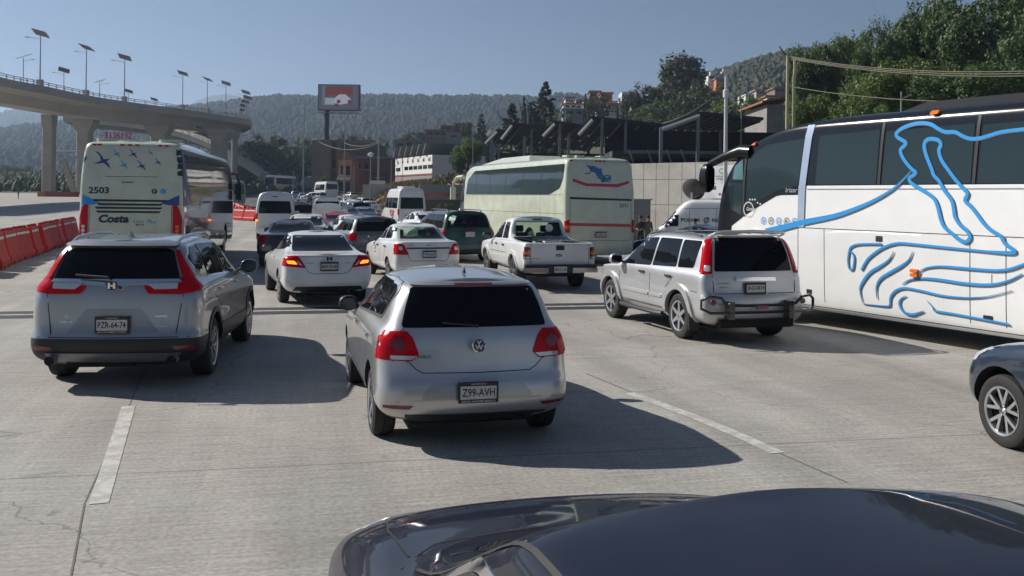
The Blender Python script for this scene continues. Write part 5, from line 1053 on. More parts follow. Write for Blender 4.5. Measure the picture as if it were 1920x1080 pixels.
# ------------------------------------------------------------------ ground
def nodes(m): return m.node_tree.nodes, m.node_tree.links, m.node_tree.nodes['Principled BSDF']
def concrete_mat():
    m=mat('road_concrete',(.3,.28,.25),.75); N,L,b=nodes(m)
    tc=N.new('ShaderNodeTexCoord'); mp=N.new('ShaderNodeMapping'); mp.inputs['Rotation'].default_value=(0,0,-.21); L.new(tc.outputs['Object'],mp.inputs['Vector'])
    n1=N.new('ShaderNodeTexNoise'); n1.inputs['Scale'].default_value=.35; n1.inputs['Detail'].default_value=8; n1.inputs['Roughness'].default_value=.6; L.new(mp.outputs[0],n1.inputs['Vector'])
    sc1=N.new('ShaderNodeMapping'); sc1.inputs['Scale'].default_value=(1.2,18,1); L.new(mp.outputs[0],sc1.inputs['Vector'])
    n2=N.new('ShaderNodeTexNoise'); n2.inputs['Scale'].default_value=1.5; n2.inputs['Detail'].default_value=5; L.new(sc1.outputs[0],n2.inputs['Vector'])
    sc2=N.new('ShaderNodeMapping'); sc2.inputs['Scale'].default_value=(2.2,.10,1); L.new(mp.outputs[0],sc2.inputs['Vector'])
    n3=N.new('ShaderNodeTexNoise'); n3.inputs['Scale'].default_value=.7; n3.inputs['Detail'].default_value=6; n3.inputs['Roughness'].default_value=.7; L.new(sc2.outputs[0],n3.inputs['Vector'])
    n4=N.new('ShaderNodeTexNoise'); n4.inputs['Scale'].default_value=26; n4.inputs['Detail'].default_value=3; L.new(mp.outputs[0],n4.inputs['Vector'])
    r1=N.new('ShaderNodeValToRGB'); r1.color_ramp.elements[0].position=.3; r1.color_ramp.elements[0].color=(.30,.278,.25,1); r1.color_ramp.elements[1].position=.72; r1.color_ramp.elements[1].color=(.42,.40,.37,1); L.new(n1.outputs[0],r1.inputs[0])
    def mul(a,fac_out,lo,hi,mn,mx):
        mr=N.new('ShaderNodeMapRange'); mr.inputs[1].default_value=lo; mr.inputs[2].default_value=hi; mr.inputs[3].default_value=mn; mr.inputs[4].default_value=mx; L.new(fac_out,mr.inputs[0])
        v=N.new('ShaderNodeMix'); v.data_type='RGBA'; v.blend_type='MULTIPLY'; v.inputs[0].default_value=1; L.new(a,v.inputs[6]); L.new(mr.outputs[0],v.inputs[7]); return v.outputs[2]
    c=mul(r1.outputs[0],n2.outputs[0],.35,.65,.84,1.08); c=mul(c,n3.outputs[0],.38,.62,.86,1.04); c=mul(c,n4.outputs[0],.3,.7,.80,1.14)
    # oil drip band along each lane and worn wheel tracks
    sp=N.new('ShaderNodeSeparateXYZ'); L.new(mp.outputs[0],sp.inputs[0])
    ad=N.new('ShaderNodeMath'); ad.operation='MULTIPLY_ADD'; ad.inputs[1].default_value=1/3.6; ad.inputs[2].default_value=.42+.0; L.new(sp.outputs[0],ad.inputs[0])
    fr=N.new('ShaderNodeMath'); fr.operation='PINGPONG'; fr.inputs[1].default_value=.5; L.new(ad.outputs[0],fr.inputs[0])
    c=mul(c,fr.outputs[0],.36,.5,1.0,.86)
    # transverse saw-cut joints every 4.6 m
    jy=N.new('ShaderNodeMath'); jy.operation='MULTIPLY_ADD'; jy.inputs[1].default_value=1/4.6; jy.inputs[2].default_value=.3; L.new(sp.outputs[1],jy.inputs[0])
    jf=N.new('ShaderNodeMath'); jf.operation='PINGPONG'; jf.inputs[1].default_value=.5; L.new(jy.outputs[0],jf.inputs[0])
    c=mul(c,jf.outputs[0],.0015,.003,.55,1.0)
    dn=N.new('ShaderNodeTexNoise'); dn.inputs['Scale'].default_value=1.3; dn.inputs['Detail'].default_value=6; L.new(mp.outputs[0],dn.inputs['Vector'])
    va=N.new('ShaderNodeVectorMath'); va.operation='MULTIPLY_ADD'; va.inputs[1].default_value=(1.1,1.1,0); L.new(dn.outputs['Color'],va.inputs[0]); L.new(mp.outputs[0],va.inputs[2])
    vo=N.new('ShaderNodeTexVoronoi'); vo.feature='DISTANCE_TO_EDGE'; vo.inputs['Scale'].default_value=.16; L.new(va.outputs[0],vo.inputs['Vector'])
    c=mul(c,vo.outputs['Distance'],.0006,.0028,.66,1.0)
    vs=N.new('ShaderNodeTexVoronoi'); vs.inputs['Scale'].default_value=1.1; L.new(va.outputs[0],vs.inputs['Vector']); c=mul(c,vs.outputs['Distance'],.03,.09,.72,1.0)
    st=N.new('ShaderNodeTexNoise'); st.inputs['Scale'].default_value=.22; st.inputs['Detail'].default_value=4; L.new(va.outputs[0],st.inputs['Vector']); c=mul(c,st.outputs[0],.60,.70,1.0,.80)
    L.new(c,b.inputs['Base Color'])
    wv=N.new('ShaderNodeTexWave'); wv.bands_direction='Y'; wv.inputs['Scale'].default_value=16; wv.inputs['Distortion'].default_value=1.5; wv.inputs['Detail'].default_value=2; wv.inputs['Detail Scale'].default_value=.6; L.new(mp.outputs[0],wv.inputs['Vector'])
    bp=N.new('ShaderNodeBump'); bp.inputs['Strength'].default_value=.35; bp.inputs['Distance'].default_value=.012; L.new(wv.outputs[0],bp.inputs['Height'])
    b2=N.new('ShaderNodeBump'); b2.inputs['Strength'].default_value=.4; b2.inputs['Distance'].default_value=.01; L.new(n4.outputs[0],b2.inputs['Height']); L.new(bp.outputs[0],b2.inputs['Normal']); L.new(b2.outputs[0],b.inputs['Normal'])
    return m
CONC=concrete_mat()
ASPH=mat('far_asphalt',(.075,.075,.078),.85,noise=.3,nscale=.3)
EARTH=mat('dry_earth',(.10,.085,.05),.95,col2=(.035,.045,.022),nscale=.06)
DRYG=mat('dry_grass',(.20,.15,.07),.95,col2=(.13,.115,.045),nscale=.5,bump=.8,bscale=3)
def sheet():
    def grid(xs,ys):
        V=[];F=[]
        for y in ys:
            for x in xs: V.append((x,y,ground(x,y)))
        n=len(xs)
        for j in range(len(ys)-1):
            for i in range(n-1): F.append((j*n+i,j*n+i+1,(j+1)*n+i+1,(j+1)*n+i))
        return V,F
    xs=[-6000,-2500,-1200,-700,-450,-320]+[x*8 for x in range(-32,-8)]+[-64+x*2 for x in range(0,66)]+[72+x*10 for x in range(24)]+[340,500,800,1500,3000,6000]
    ys=[-300,-60,-20,0,15,30]+[34+k*2 for k in range(0,50)]+[134+6*k for k in range(1,25)]+[290,330,400,520,700,1000,1600,2600,4200,6000]
    xs=sorted(set(xs))
    V,F=grid(xs,ys); V=[(x,y,z if y<350 else z*.6) for x,y,z in V]
    mi=[]
    for f in F:
        cx=sum(V[i][0] for i in f)/4; cy=sum(V[i][1] for i in f)/4; e=cx-lerp(cy,EDGE)
        if cy<66: mi.append(0)
        elif e>0: mi.append(3 if e<16 and cy<175 else 2)
        elif cy<150 and cx< -.36*cy-4: mi.append(0)
        elif cy<105 : mi.append(0)
        elif cy<330 and cx>-.36*cy-10: mi.append(1)
        elif cy<185: mi.append(0)
        else: mi.append(2)
    me=bpy.data.meshes.new('ground'); me.from_pydata(V,[],F); me.polygons.foreach_set('material_index',mi); me.polygons.foreach_set('use_smooth',[True]*len(F))
    return tag(obj('ground',me,[CONC,ASPH,EARTH,DRYG]),kind='structure')
sheet()
def g0(px,py):
    x,y=unroll(px,py); D=FPX*CAMH/(y-HOR); return ((x-960)/FPX*D, D)
def strip(name,pts,w_,z,m,mb=None):
    m_=mb or MB(); P2=[Vector(p) for p in pts]
    V=[];F=[]
    for i,p in enumerate(P2):
        d=(P2[min(i+1,len(P2)-1)]-P2[max(i-1,0)]).normalized(); n=Vector((-d.y,d.x))*w_/2
        V+=[(p.x+n.x,p.y+n.y,z),(p.x-n.x,p.y-n.y,z)]
    for i in range(len(P2)-1): F.append((2*i,2*i+1,2*i+3,2*i+2))
    m_.add(V,F)
    return m_
PAINTW=mat('worn_road_paint',(.50,.485,.46),.7,col2=(.37,.35,.32),nscale=7)
for q in PAINTW.node_tree.nodes:
    if q.type=='VALTORGB': q.color_ramp.elements[0].position=.44; q.color_ramp.elements[1].position=.56
PAINT2=0; JOINT=mat('joint_sealant',(.17,.155,.14),.8,noise=.35,nscale=6); DRAIN=mat('drain_channel',(.028,.028,.030),.7,noise=.4,nscale=8)
def marks():
    k=1
    for pts,w_ in (([g0(187,945),g0(243,762)],.13),([g0(1180,737),g0(1245,760)],.14),([g0(1245,760),g0(1320,788),g0(1400,822),g0(1460,850)],.14)):
        tag(obj('lane_marking',strip('l',pts,w_,.004,None),PAINTW),kind='structure')
    tag(obj('lane_marking',strip('l',[g0(108,478),g0(40,480)],.12,.004,None),PAINTW),kind='structure')
    m=MB(); strip('j',[g0(135,1079),g0(160,945)],.012,.004,None,m); strip('j',[g0(160,945),g0(243,762),g0(300,640),g0(330,560)],.010,.003,None,m); strip('j',[g0(1100,700),g0(1180,733),g0(1465,851),g0(1590,905)],.02,.003,None,m)
    tag(obj('joint_line',m,JOINT),kind='structure')
    a=Vector(g0(-60,592)); b_=Vector(g0(1300,571)); d=(b_-a).normalized(); n=Vector((-d.y,d.x))
    for o_ in (-.30,.30): tag(obj('drain_channel',strip('d',[a+n*o_,a+d*6+n*o_,b_+n*o_],.46,.004,None),DRAIN),kind='structure')
    tag(obj('drain_kerb',strip('d',[a,b_],.13,.006,None),PAINTW),kind='structure')
    # tar patch beside the boxy SUV and scattered litter
marks()
GR=mat('grass_green',(.055,.085,.02),.9,noise=.5,nscale=1.5); GRD=mat('grass_dry_blades',(.19,.15,.06),.9,noise=.4,nscale=1)
def grass(name,label,region,n,h,m,seed):
    random.seed(seed); mb=MB()
    for k in range(n):
        x,y=region(); z=ground(x,y); a=random.uniform(0,6.28); w_=.05+.06*random.random(); hh=h*random.uniform(.5,1.4); dx,dy=math.cos(a)*w_,math.sin(a)*w_; lx,ly=random.uniform(-.2,.2)*hh,random.uniform(-.2,.2)*hh
        mb.add([(x-dx,y-dy,z-.03),(x+dx,y+dy,z-.03),(x+lx,y+ly,z+hh)],[(0,1,2)])
    return tag(obj(name,mb,m),label,'grass',kind='stuff')
def bank(lo,hi,e0,e1):
    def f():
        y=random.uniform(lo,hi); return lerp(y,EDGE)+random.uniform(e0,e1),y
    return f
grass('dry_grass','dry yellow grass on the bank beside the road',bank(84,165,.3,12),20000,.34,GRD,1)
grass('green_grass','green grass along the top of the bank',bank(88,112,4,12),9000,.42,GR,2)
# ------------------------------------------------------------------ hills
def forest_mat(name,c1,c2,sc_=.02):
    m=mat(name,c1,.95); N,L,b=nodes(m)
    tc=N.new('ShaderNodeTexCoord'); n=N.new('ShaderNodeTexNoise'); n.inputs['Scale'].default_value=sc_; n.inputs['Detail'].default_value=9; n.inputs['Roughness'].default_value=.72; L.new(tc.outputs['Object'],n.inputs['Vector'])
    r=N.new('ShaderNodeValToRGB'); r.color_ramp.elements[0].position=.36; r.color_ramp.elements[0].color=(*c2,1); r.color_ramp.elements[1].position=.66; r.color_ramp.elements[1].color=(*c1,1); L.new(n.outputs[0],r.inputs[0]); L.new(r.outputs[0],b.inputs['Base Color'])
    v=N.new('ShaderNodeTexVoronoi'); v.inputs['Scale'].default_value=sc_*9; L.new(tc.outputs['Object'],v.inputs['Vector'])
    bp=N.new('ShaderNodeBump'); bp.inputs['Strength'].default_value=1; bp.inputs['Distance'].default_value=.25/sc_*.1; bp.invert=True; L.new(v.outputs['Distance'],bp.inputs['Height']); L.new(bp.outputs[0],b.inputs['Normal'])
    b.inputs['Specular IOR Level'].default_value=.1
    return m
def hill(name,sky_,D0,D1,m,rough,seed,nx=150,ny=34,back=1.5,tree=4.):
    """ridge whose crest passes through skyline points (px,py) at distance D1, foot at D0"""
    V=[];F=[]; x0,x1=sky_[0][0],sky_[-1][0]
    for j in range(ny):
        t=j/(ny-1)*1.25
        for i in range(nx):
            px=x0+(x1-x0)*i/(nx-1); py=lerp(px,sky_); q=P(px,py,D1)
            D=D0+(D1-D0)*t if t<=1 else D1+(D1-D0)*(t-1)*back
            s=sst(0,1,t)**.9*.35+min(t,1)*.65 if t<=1 else 1-(t-1)*1.2
            X=q.x*(D/D1); z=(q.z)*s
            nz=mnoise.fractal(Vector((X/rough+seed,D/rough,seed)),.9,2.1,5)
            nt_=mnoise.noise(Vector((X/tree,D/tree*.7,seed+3)))+.6*mnoise.noise(Vector((X/tree*2.3,D/tree*2,seed)))
            z+= nz*q.z*.10*min(1,t*2)*(1 if t<.8 else .35)+nt_*tree*.25*min(1,t*4)
            V.append((X,D,z-2*(1-min(1,t*6))))
    for j in range(ny-1):
        for i in range(nx-1): F.append((j*nx+i,j*nx+i+1,(j+1)*nx+i+1,(j+1)*nx+i))
    me=bpy.data.meshes.new(name); me.from_pydata(V,[],F); me.polygons.foreach_set('use_smooth',[True]*len(F))
    return tag(obj(name,me,m),kind='structure')
FOR=forest_mat('forest_slope',(.040,.054,.030),(.024,.035,.020),.012); SCR=forest_mat('scrub_slope',(.12,.095,.06),(.035,.045,.022),.03)
hill('hill',[(-700,230),(-300,222),(-100,212),(0,216),(60,210),(120,226),(220,236),(330,246),(440,262),(520,290)],1500,2600,FOR,400,1,160,24,tree=14)
hill('hill',[(250,250),(320,215),(380,185),(425,176),(470,182),(540,200),(640,220),(760,240)],2600,3400,FOR,500,2,110,20,tree=14)
hill('hill',[(-900,330),(-300,290),(0,252),(40,246),(100,240),(150,228),(220,220),(330,210),(380,206),(470,193),(520,188),(600,191),(680,188),(760,186),(850,191),(930,187),(1000,188),(1060,181),(1090,187),(1160,215),(1300,260)],560,1250,FOR,260,3,330,60,tree=8)
hill('hill',[(1180,225),(1230,175),(1290,150),(1330,146),(1390,132),(1440,112),(1480,100),(1540,96),(1640,92),(1780,90),(1950,88),(2300,80)],240,560,SCR,120,4,220,60,tree=4.5)
def scatter(name,label,hobj,n,hmin,hmax,m,seed,ylo,yhi,xr=None):
    rr=random.Random(seed); me=hobj.data; t=BVHTree.FromPolygons([v.co for v in me.vertices],[tuple(p.vertices) for p in me.polygons]); mb=MB()
    xs=[v.co.x for v in me.vertices]; x0,x1=xr or (min(xs),max(xs)); k=0
    while k<n:
        y=rr.uniform(ylo,yhi); x=rr.uniform(x0,x1)
        if abs(x)/y>.62: continue
        h,nn,i,d=t.ray_cast(Vector((x,y,900)),Vector((0,0,-1)))
        if h is None: k+=.01; continue
        k+=1; H=rr.uniform(hmin,hmax); w_=H*rr.uniform(.35,.6)
        if mnoise.noise(Vector((x*.012,y*.012,seed)))<-.25 and rr.random()<.7: continue
        V=[(h.x,h.y,h.z+H)]; 
        for (f,q) in ((.72,.75),(.3,1.),(-.05,.6)):
            for a in range(5): r_=w_*q*rr.uniform(.7,1.2); V.append((h.x+r_*math.cos(a*1.257+f*3),h.y+r_*math.sin(a*1.257+f*3),h.z+H*f*rr.uniform(.85,1.1)))
        F=[(0,1+a,1+(a+1)%5) for a in range(5)]
        for L_ in (0,5): F+=[(1+L_+a,6+L_+a,6+L_+(a+1)%5,1+L_+(a+1)%5) for a in range(5)]
        mb.add(V,F)
    return tag(obj(name,mb,m),label,'forest',kind='stuff')
hill('hill',[(-9000,60),(-6500,-120),(-5200,-60),(-4000,-160),(-2600,40),(-1700,60),(-900,120),(-500,180)],420,800,FOR,160,8,120,24,tree=9)  # out of view to the left, added for the coach windows to reflect
hs=[o for o in bpy.data.objects if o.name.startswith('hill')]
hs.sort(key=lambda o:o.name)
scatter('forest','dense far forest covering the long ridge',hs[2],15000,5,10,FOR,5,640,1330)
scatter('forest','scrub and small trees covering the right hillside',hs[3],7000,2,4.5,mat('scrub_foliage',(.075,.085,.04),.9,noise=.5,nscale=.05),6,250,600)
scatter('forest','distant forest on the hazy left hills',hs[0],7000,9,18,FOR,7,1700,2750)
scatter('shrubbery','low green shrubs covering the waste ground beyond the plaza',bpy.data.objects['ground'],4500,.6,2.4,mat('shrub_foliage',(.06,.085,.03),.9,noise=.5,nscale=.2),9,188,330,(-200,-45))
# ------------------------------------------------------------------ trees
LEAVES=[mat('foliage_deep',(.10,.165,.045),.6,noise=.55,nscale=.9),mat('foliage_bright',(.16,.23,.055),.6,noise=.5,nscale=.9),mat('foliage_olive',(.095,.11,.045),.7,noise=.5,nscale=.9),mat('foliage_conifer',(.030,.052,.026),.7,noise=.5,nscale=.8)]
for m_ in LEAVES:
    N,L,b=nodes(m_); o_=N['Material Output']; t_=N.new('ShaderNodeBsdfTranslucent'); mx=N.new('ShaderNodeMixShader'); mx.inputs[0].default_value=.35
    src=b.inputs['Base Color'].links[0].from_socket; L.new(src,t_.inputs[0]); L.new(b.outputs[0],mx.inputs[1]); L.new(t_.outputs[0],mx.inputs[2]); L.new(mx.outputs[0],o_.inputs[0])
BARK=mat('bark',(.09,.065,.045),.9,noise=.4,nscale=3)
def crown_mesh(kind,seed,nc,nl,leaf):
    """leaf-sized faces in clumps; unit height 1 from z=0 (crown bottom) to 1, radius ~.5"""
    rnd_=random.Random(seed); mb=MB(); cl=[]
    for c in range(nc):
        if kind=='round':
            if c==0: lobes=[(0,0,.62,.30)]+[(.26*math.cos(q*1.1+rnd_.random()),.26*math.sin(q*1.1+rnd_.random()),rnd_.uniform(.26,.76),rnd_.uniform(.12,.21)) for q in range(7)]
            lx,ly,lz,lr=lobes[c%8]
            v=Vector((rnd_.gauss(0,1),rnd_.gauss(0,1),rnd_.gauss(.25,1))).normalized()*lr*rnd_.uniform(.55,1.0)
            cl.append((lx+v.x,ly+v.y,lz+v.z*1.1,rnd_.uniform(.035,.085)))
        elif kind=='tall':
            z=rnd_.random()**.85; a=rnd_.uniform(0,6.28); rr=.30*(1-.65*z)*rnd_.uniform(.5,1.1); cl.append((rr*math.cos(a),rr*math.sin(a),.06+.90*z,rnd_.uniform(.06,.12)))
        elif kind=='cone':
            z=rnd_.random()**1.3; a=rnd_.uniform(0,6.28); rr=(.34*(1-z)**.85+.01)*rnd_.uniform(.35,1.12); cl.append((rr*math.cos(a),rr*math.sin(a),.02+.96*z-.05*rr,.025+.06*(1-z)))
        else:
            z=rnd_.random(); a=rnd_.uniform(0,6.28); rr=.10*math.sin(math.pi*min(1,z*.9+.08))*rnd_.uniform(.4,1); cl.append((rr*math.cos(a),rr*math.sin(a),z,.04))
    for (cx,cy,cz,r) in cl:
        for k in range(nl):
            v=Vector((rnd_.gauss(0,1),rnd_.gauss(0,1),rnd_.gauss(0,1))).normalized()*r*rnd_.uniform(.45,1.1)
            if kind=='cone': v.z*=.35
            p=Vector((cx,cy,cz))+v; q=leaf*rnd_.uniform(.6,1.5)
            n=(v.normalized()+Vector((rnd_.uniform(-.8,.8),rnd_.uniform(-.8,.8),rnd_.uniform(-.4,1)))).normalized(); a=n.orthogonal().normalized(); a=Matrix.Rotation(rnd_.uniform(0,6.28),3,n)@a; b=n.cross(a)
            mb.add([p-a*q,p-b*q*.5,p+a*q*1.0,p+b*q*.5],[(0,1,2,3)])
    return mb.mesh('crown')
def trunk_mesh(seed,limbs=5):
    rnd_=random.Random(seed); mb=MB(); mb.tube([(0,0,-.3),(.01,0,.1),(-.01,.01,.35),(.02,0,.62)],[.045,.034,.028,.012],8)
    for k in range(limbs):
        a=rnd_.uniform(0,6.28); z=.2+.1*k; l=.3; mb.tube([(0,0,z),(l*.5*math.cos(a),l*.5*math.sin(a),z+.14),(l*math.cos(a),l*math.sin(a),z+.30)],[.018,.012,.004],6)
    return mb.mesh('trunk')
CM={}
def crown(kind,seed,lod):
    k=(kind,seed,lod)
    if k not in CM:
        nc,nl,lf={'near':(420,90,.0115),'mid':(130,50,.020),'far':(40,30,.036)}[lod]
        if kind in('cone','cypress'): nc=int(nc*1.6); lf*=.8
        CM[k]=crown_mesh(kind,seed,nc,nl,lf)
    return CM[k]
TM=[trunk_mesh(s) for s in range(3)]
def tree(name,label,base,h,wd,kind='round',lm=0,seed=0,lod='mid',rz=0,cat='tree',group=None,low=.12):
    """base: ground point, h: total height, wd: crown width"""
    t=thing(name,label,cat,base,rz,group)
    me=crown(kind,seed,lod)
    if kind not in ('round',): low=.03
    o=bpy.data.objects.new('crown',me); COL.objects.link(o); o.parent=t; o.location=(0,0,h*low); full={'round':1.,'tall':.66,'cone':.70,'cypress':.22}[kind]
    o.scale=(wd/full,wd/full,h*(1-low))
    if not me.materials: me.materials.append(LEAVES[0])
    o.material_slots[0].link='OBJECT'; o.material_slots[0].material=LEAVES[lm]
    q=bpy.data.objects.new('trunk',TM[seed%3]); COL.objects.link(q); q.parent=t
    if not TM[seed%3].materials: TM[seed%3].materials.append(BARK)
    q.scale=(h*.8,h*.8,h)
    return t
def tr(px,top,D,wpx,label,kind='round',lm=0,seed=0,lod='mid',bottom=None,name='tree',group=None,low=.12):
    """tree with its top at px,top and crown wpx wide; bottom (pixel) only when its foot is not on the modelled ground"""
    p=P(px,top,D); zb=ground(p.x,p.y) if bottom is None else P(px,bottom,D).z
    tree(name,label,(p.x,p.y,zb-.2),p.z-zb,wpx*D/FPX,kind,lm,seed,lod,seed*1.3,group=group,low=low)
GR_='trees on the slope behind the coach'
for i,(px,top,D,w_,lm,lab) in enumerate([
    (1850,-48,74,270,0,'tallest and rightmost dark tree filling the top right corner'),(1745,-22,78,200,0,'tall dark tree just left of the tallest tree in the top right corner'),
    (1648,14,70,125,0,'dark tree with a pointed leaning top behind the white coach'),(1578,40,86,145,1,'bushy green tree behind the utility pole wires'),(1528,56,80,120,0,'leftmost round green tree beside the utility pole'),
    (1700,95,62,230,1,'lighter green tree low behind the coach roof marker lamp'),(1600,150,58,170,1,'low bright leafy tree above the silver stripe of the coach'),(1830,100,60,260,0,'low dark tree behind the coach roof at the right edge'),(1520,160,66,110,1,'yellow green shrubby tree at the foot of the utility pole'),(1935,6,66,160,0,'dark tree cut by the right edge of the picture')]):
    tr(px,top,D,w_,lab,'round',lm,i%4,'near' if i<9 else 'mid',group=GR_)
for i,(px,top,D,w_,kind,lm,lab) in enumerate([
    (1280,102,215,135,'tall',2,'tall feathery tree standing highest on the hillside'),(1212,146,200,95,'round',2,'rounded olive tree left of the tallest hillside tree'),(1315,140,205,120,'round',2,'broad tree right of the tallest hillside tree'),(1240,178,190,120,'round',0,'dark low tree in front of the hillside houses'),(1390,165,150,120,'round',1,'bright green tree behind the white lamp pole'),(1428,192,130,110,'round',0,'dark green tree left of the stone house'),(1350,180,170,110,'round',0,'dark tree behind the steel canopy frame'),(1175,175,230,44,'cone',3,'small conifer beside the red roofed house'),(1122,170,240,60,'round',2,'olive tree left of the hillside houses'),(1100,172,240,18,'cone',3,'thin dark conifer above the long grey wall'),
    (1026,150,175,95,'cone',3,'tall pointed dark fir in the middle of the town'),(1000,183,170,75,'cone',3,'dark fir leaning beside the tall pointed fir'),(962,188,165,78,'cone',3,'leftmost dark fir of the group behind the canopy'),(985,176,185,26,'cone',3,'thin bare-topped fir between two dark firs'),(1050,196,168,65,'round',0,'dark bushy tree right of the tall pointed fir'),(905,208,210,40,'cone',3,'small dark conifer above the brown houses'),(876,218,205,26,'round',0,'small dark tree left of the small conifer'),
    (1178,190,190,10,'cypress',3,'dark cypress left of the orange house'),(1160,202,185,8,'cypress',3,'thin short cypress by the orange house'),(1106,210,180,8,'cypress',3,'cypress in front of the long grey wall'),
    (1260,205,175,150,'round',2,'broad dark green tree above the big canopy'),(1195,208,180,80,'round',2,'olive brown tree above the middle canopy')]):
    tr(px,top,D,w_,lab,kind,lm,i%4,'mid')
for i,(px,top,D,w_,lm,lab) in enumerate([
    (505,242,228,115,2,'huge dark tree left of the billboard pole'),(480,262,222,90,0,'dark tree below the end of the overpass'),(548,262,226,90,0,'dark green tree with a brighter top left of the billboard pole'),(570,247,260,42,0,'round dark treetop behind the thin grey pole'),(470,300,218,70,2,'low dusty tree at the overpass pier'),(575,300,222,50,0,'dark tree next to the stone building'),(520,300,220,90,0,'lowest dark tree above the far white coach'),
    (655,240,290,50,2,'tree line left part behind the stone building'),(690,247,285,40,2,'olive tree behind the stone building roof'),(718,248,280,35,0,'dark tree between the stone building and the olive tree'),(775,237,270,60,2,'rounded olive tree above the white industrial building'),(802,238,275,25,0,'dark small tree right of the rounded olive tree'),(700,262,260,50,1,'bright low tree behind the wooden utility pole'),
    (880,248,108,66,1,'bright green leafy tree behind the pale coach'),(865,275,104,45,0,'darker leafy tree at the corner of the white building'),(612,322,180,24,0,'small dark tree in front of the stone building'),(635,330,170,18,0,'shrub before the pink house'),
    (35,308,330,75,2,'low dusty tree on the far left plaza edge'),(8,318,320,50,2,'low tree at the left edge of the picture'),(838,372,82,40,2,'brown bush at the low wall with the red line'),(120,322,340,60,2,'pale tree behind the overpass piers'),(62,322,300,60,0,'dark round tree on the far left plaza edge'),(-10,305,310,70,0,'dark tree cut by the left edge of the picture'),(88,326,290,40,2,'small olive tree left of the slim pier'),(140,318,300,50,0,'dark tree between the slim pier and the second pier')]):
    tr(px,top,D,w_,lab,'round',lm,(i+1)%4,'near' if i==13 else 'mid',low=.02)
# ------------------------------------------------------------------ overpass
OC=mat('overpass_concrete',(.46,.42,.355),.8,noise=.25,nscale=.15,bump=.2,bscale=2); OCD=mat('pier_concrete',(.42,.385,.33),.85,noise=.3,nscale=.3)
def sweep(path,sec,mb=None,mi=0):
    """section points (side, up) swept along path; side is to the right of travel"""
    mb=mb or MB(); V=[];F=[];n=len(sec);N=len(path)
    for i,p in enumerate(path):
        d=(path[min(i+1,N-1)]-path[max(i-1,0)]); d.z=0; d.normalize(); s=Vector((d.y,-d.x,0))
        for (a,u) in sec: V.append(p+s*a+Vector((0,0,u)))
    for i in range(N-1):
        for k in range(n): F.append((i*n+k,i*n+(k+1)%n,(i+1)*n+(k+1)%n,(i+1)*n+k))
    F.append(tuple(range(n-1,-1,-1))); F.append(tuple((N-1)*n+k for k in range(n)))
    return mb.add(V,F,mi)
def smooth(pts,k=6):
    Q=[];n=len(pts)
    for i in range(n-1):
        p0,p1,p2,p3=pts[max(i-1,0)],pts[i],pts[i+1],pts[min(i+2,n-1)]
        for j in range(k):
            t=j/k; Q.append(.5*((2*p1)+(p2-p0)*t+(2*p0-5*p1+4*p2-p3)*t*t+(3*p1-p0-3*p2+p3)*t**3))
    Q.append(pts[-1]); return Q
def overpass(name,label,edge,z,wd,depth,lampside=True):
    r=thing(name,label,'overpass',(edge[0].x,edge[0].y,0))
    off=Vector((edge[0].x,edge[0].y,0)); path=smooth([p-off for p in edge],6)
    # edge is the near (right-hand) parapet line; deck runs to the left of travel
    sec=[(0,0),(0,-1.1),(-2.2,-1.6),(-3.2,-depth),(-wd+3.2,-depth),(-wd+2.2,-1.6),(-wd,-1.1),(-wd,0)]
    obj('deck',sweep([p-Vector((0,0,.75)) for p in path],sec),OC,r)
    for s,nm in ((-.12,'parapet'),(-wd+.12,'parapet')): obj(nm,sweep([p-Vector((0,0,.75)) for p in path],[(s+.13,-.3),(s-.13,-.3),(s-.13,.15),(s+.13,.15)]),OC,r)
    m=MB()
    for s in (-.12,-wd+.12):
        for u in (-.15,.15): sweep([p+Vector((0,0,u-.15)) for p in path],[(s+.05,0),(s-.05,0),(s-.05,.09),(s+.05,.09)],m)
        L=0
        for a,b in zip(path,path[1:]):
            d=(b-a); n=max(1,int(d.length/2.0))
            dd=d.normalized(); sd=Vector((dd.y,-dd.x,0))
            for k in range(n):
                q=a+d*k/n+sd*s; m.box(q.x-.06,q.x+.06,q.y-.06,q.y+.06,q.z-.65,q.z+.08)
    obj('railing',m,STEEL,r)
    return r,off,path
ZD=19.5
def E(px,py):
    x,y=unroll(px,py); D=(ZD-CAMH)*FPX/(HOR-y); return P(px,py,D)
top=[E(-330,20),E(-150,85),E(0,136),E(80,153),E(166,172),E(238,184),E(347,199),E(393,206),E(428,212)]
e=top[-1]; top+=[Vector((e.x+1.9,e.y+5,ZD)),Vector((e.x+1.6,e.y+12,ZD)),Vector((e.x-1.0,e.y+21,ZD-.3)),Vector((e.x-8,e.y+31,ZD-.8)),Vector((e.x-22,e.y+37,ZD-1.4))]
OV,oo,opath=overpass('overpass','curved concrete overpass with solar lamps crossing the upper left','',ZD,10.5,4.0) if False else overpass('overpass','curved concrete overpass with solar lamps crossing the upper left',top,ZD,10.5,3.1)
ramp=[P(120,214,236),P(240,224,228),P(330,240,222),P(402,267,217),P(445,290,214),P(490,318,212)]
overpass('ramp','lower concrete ramp descending behind the overpass piers',ramp,12,8.5,2.2)
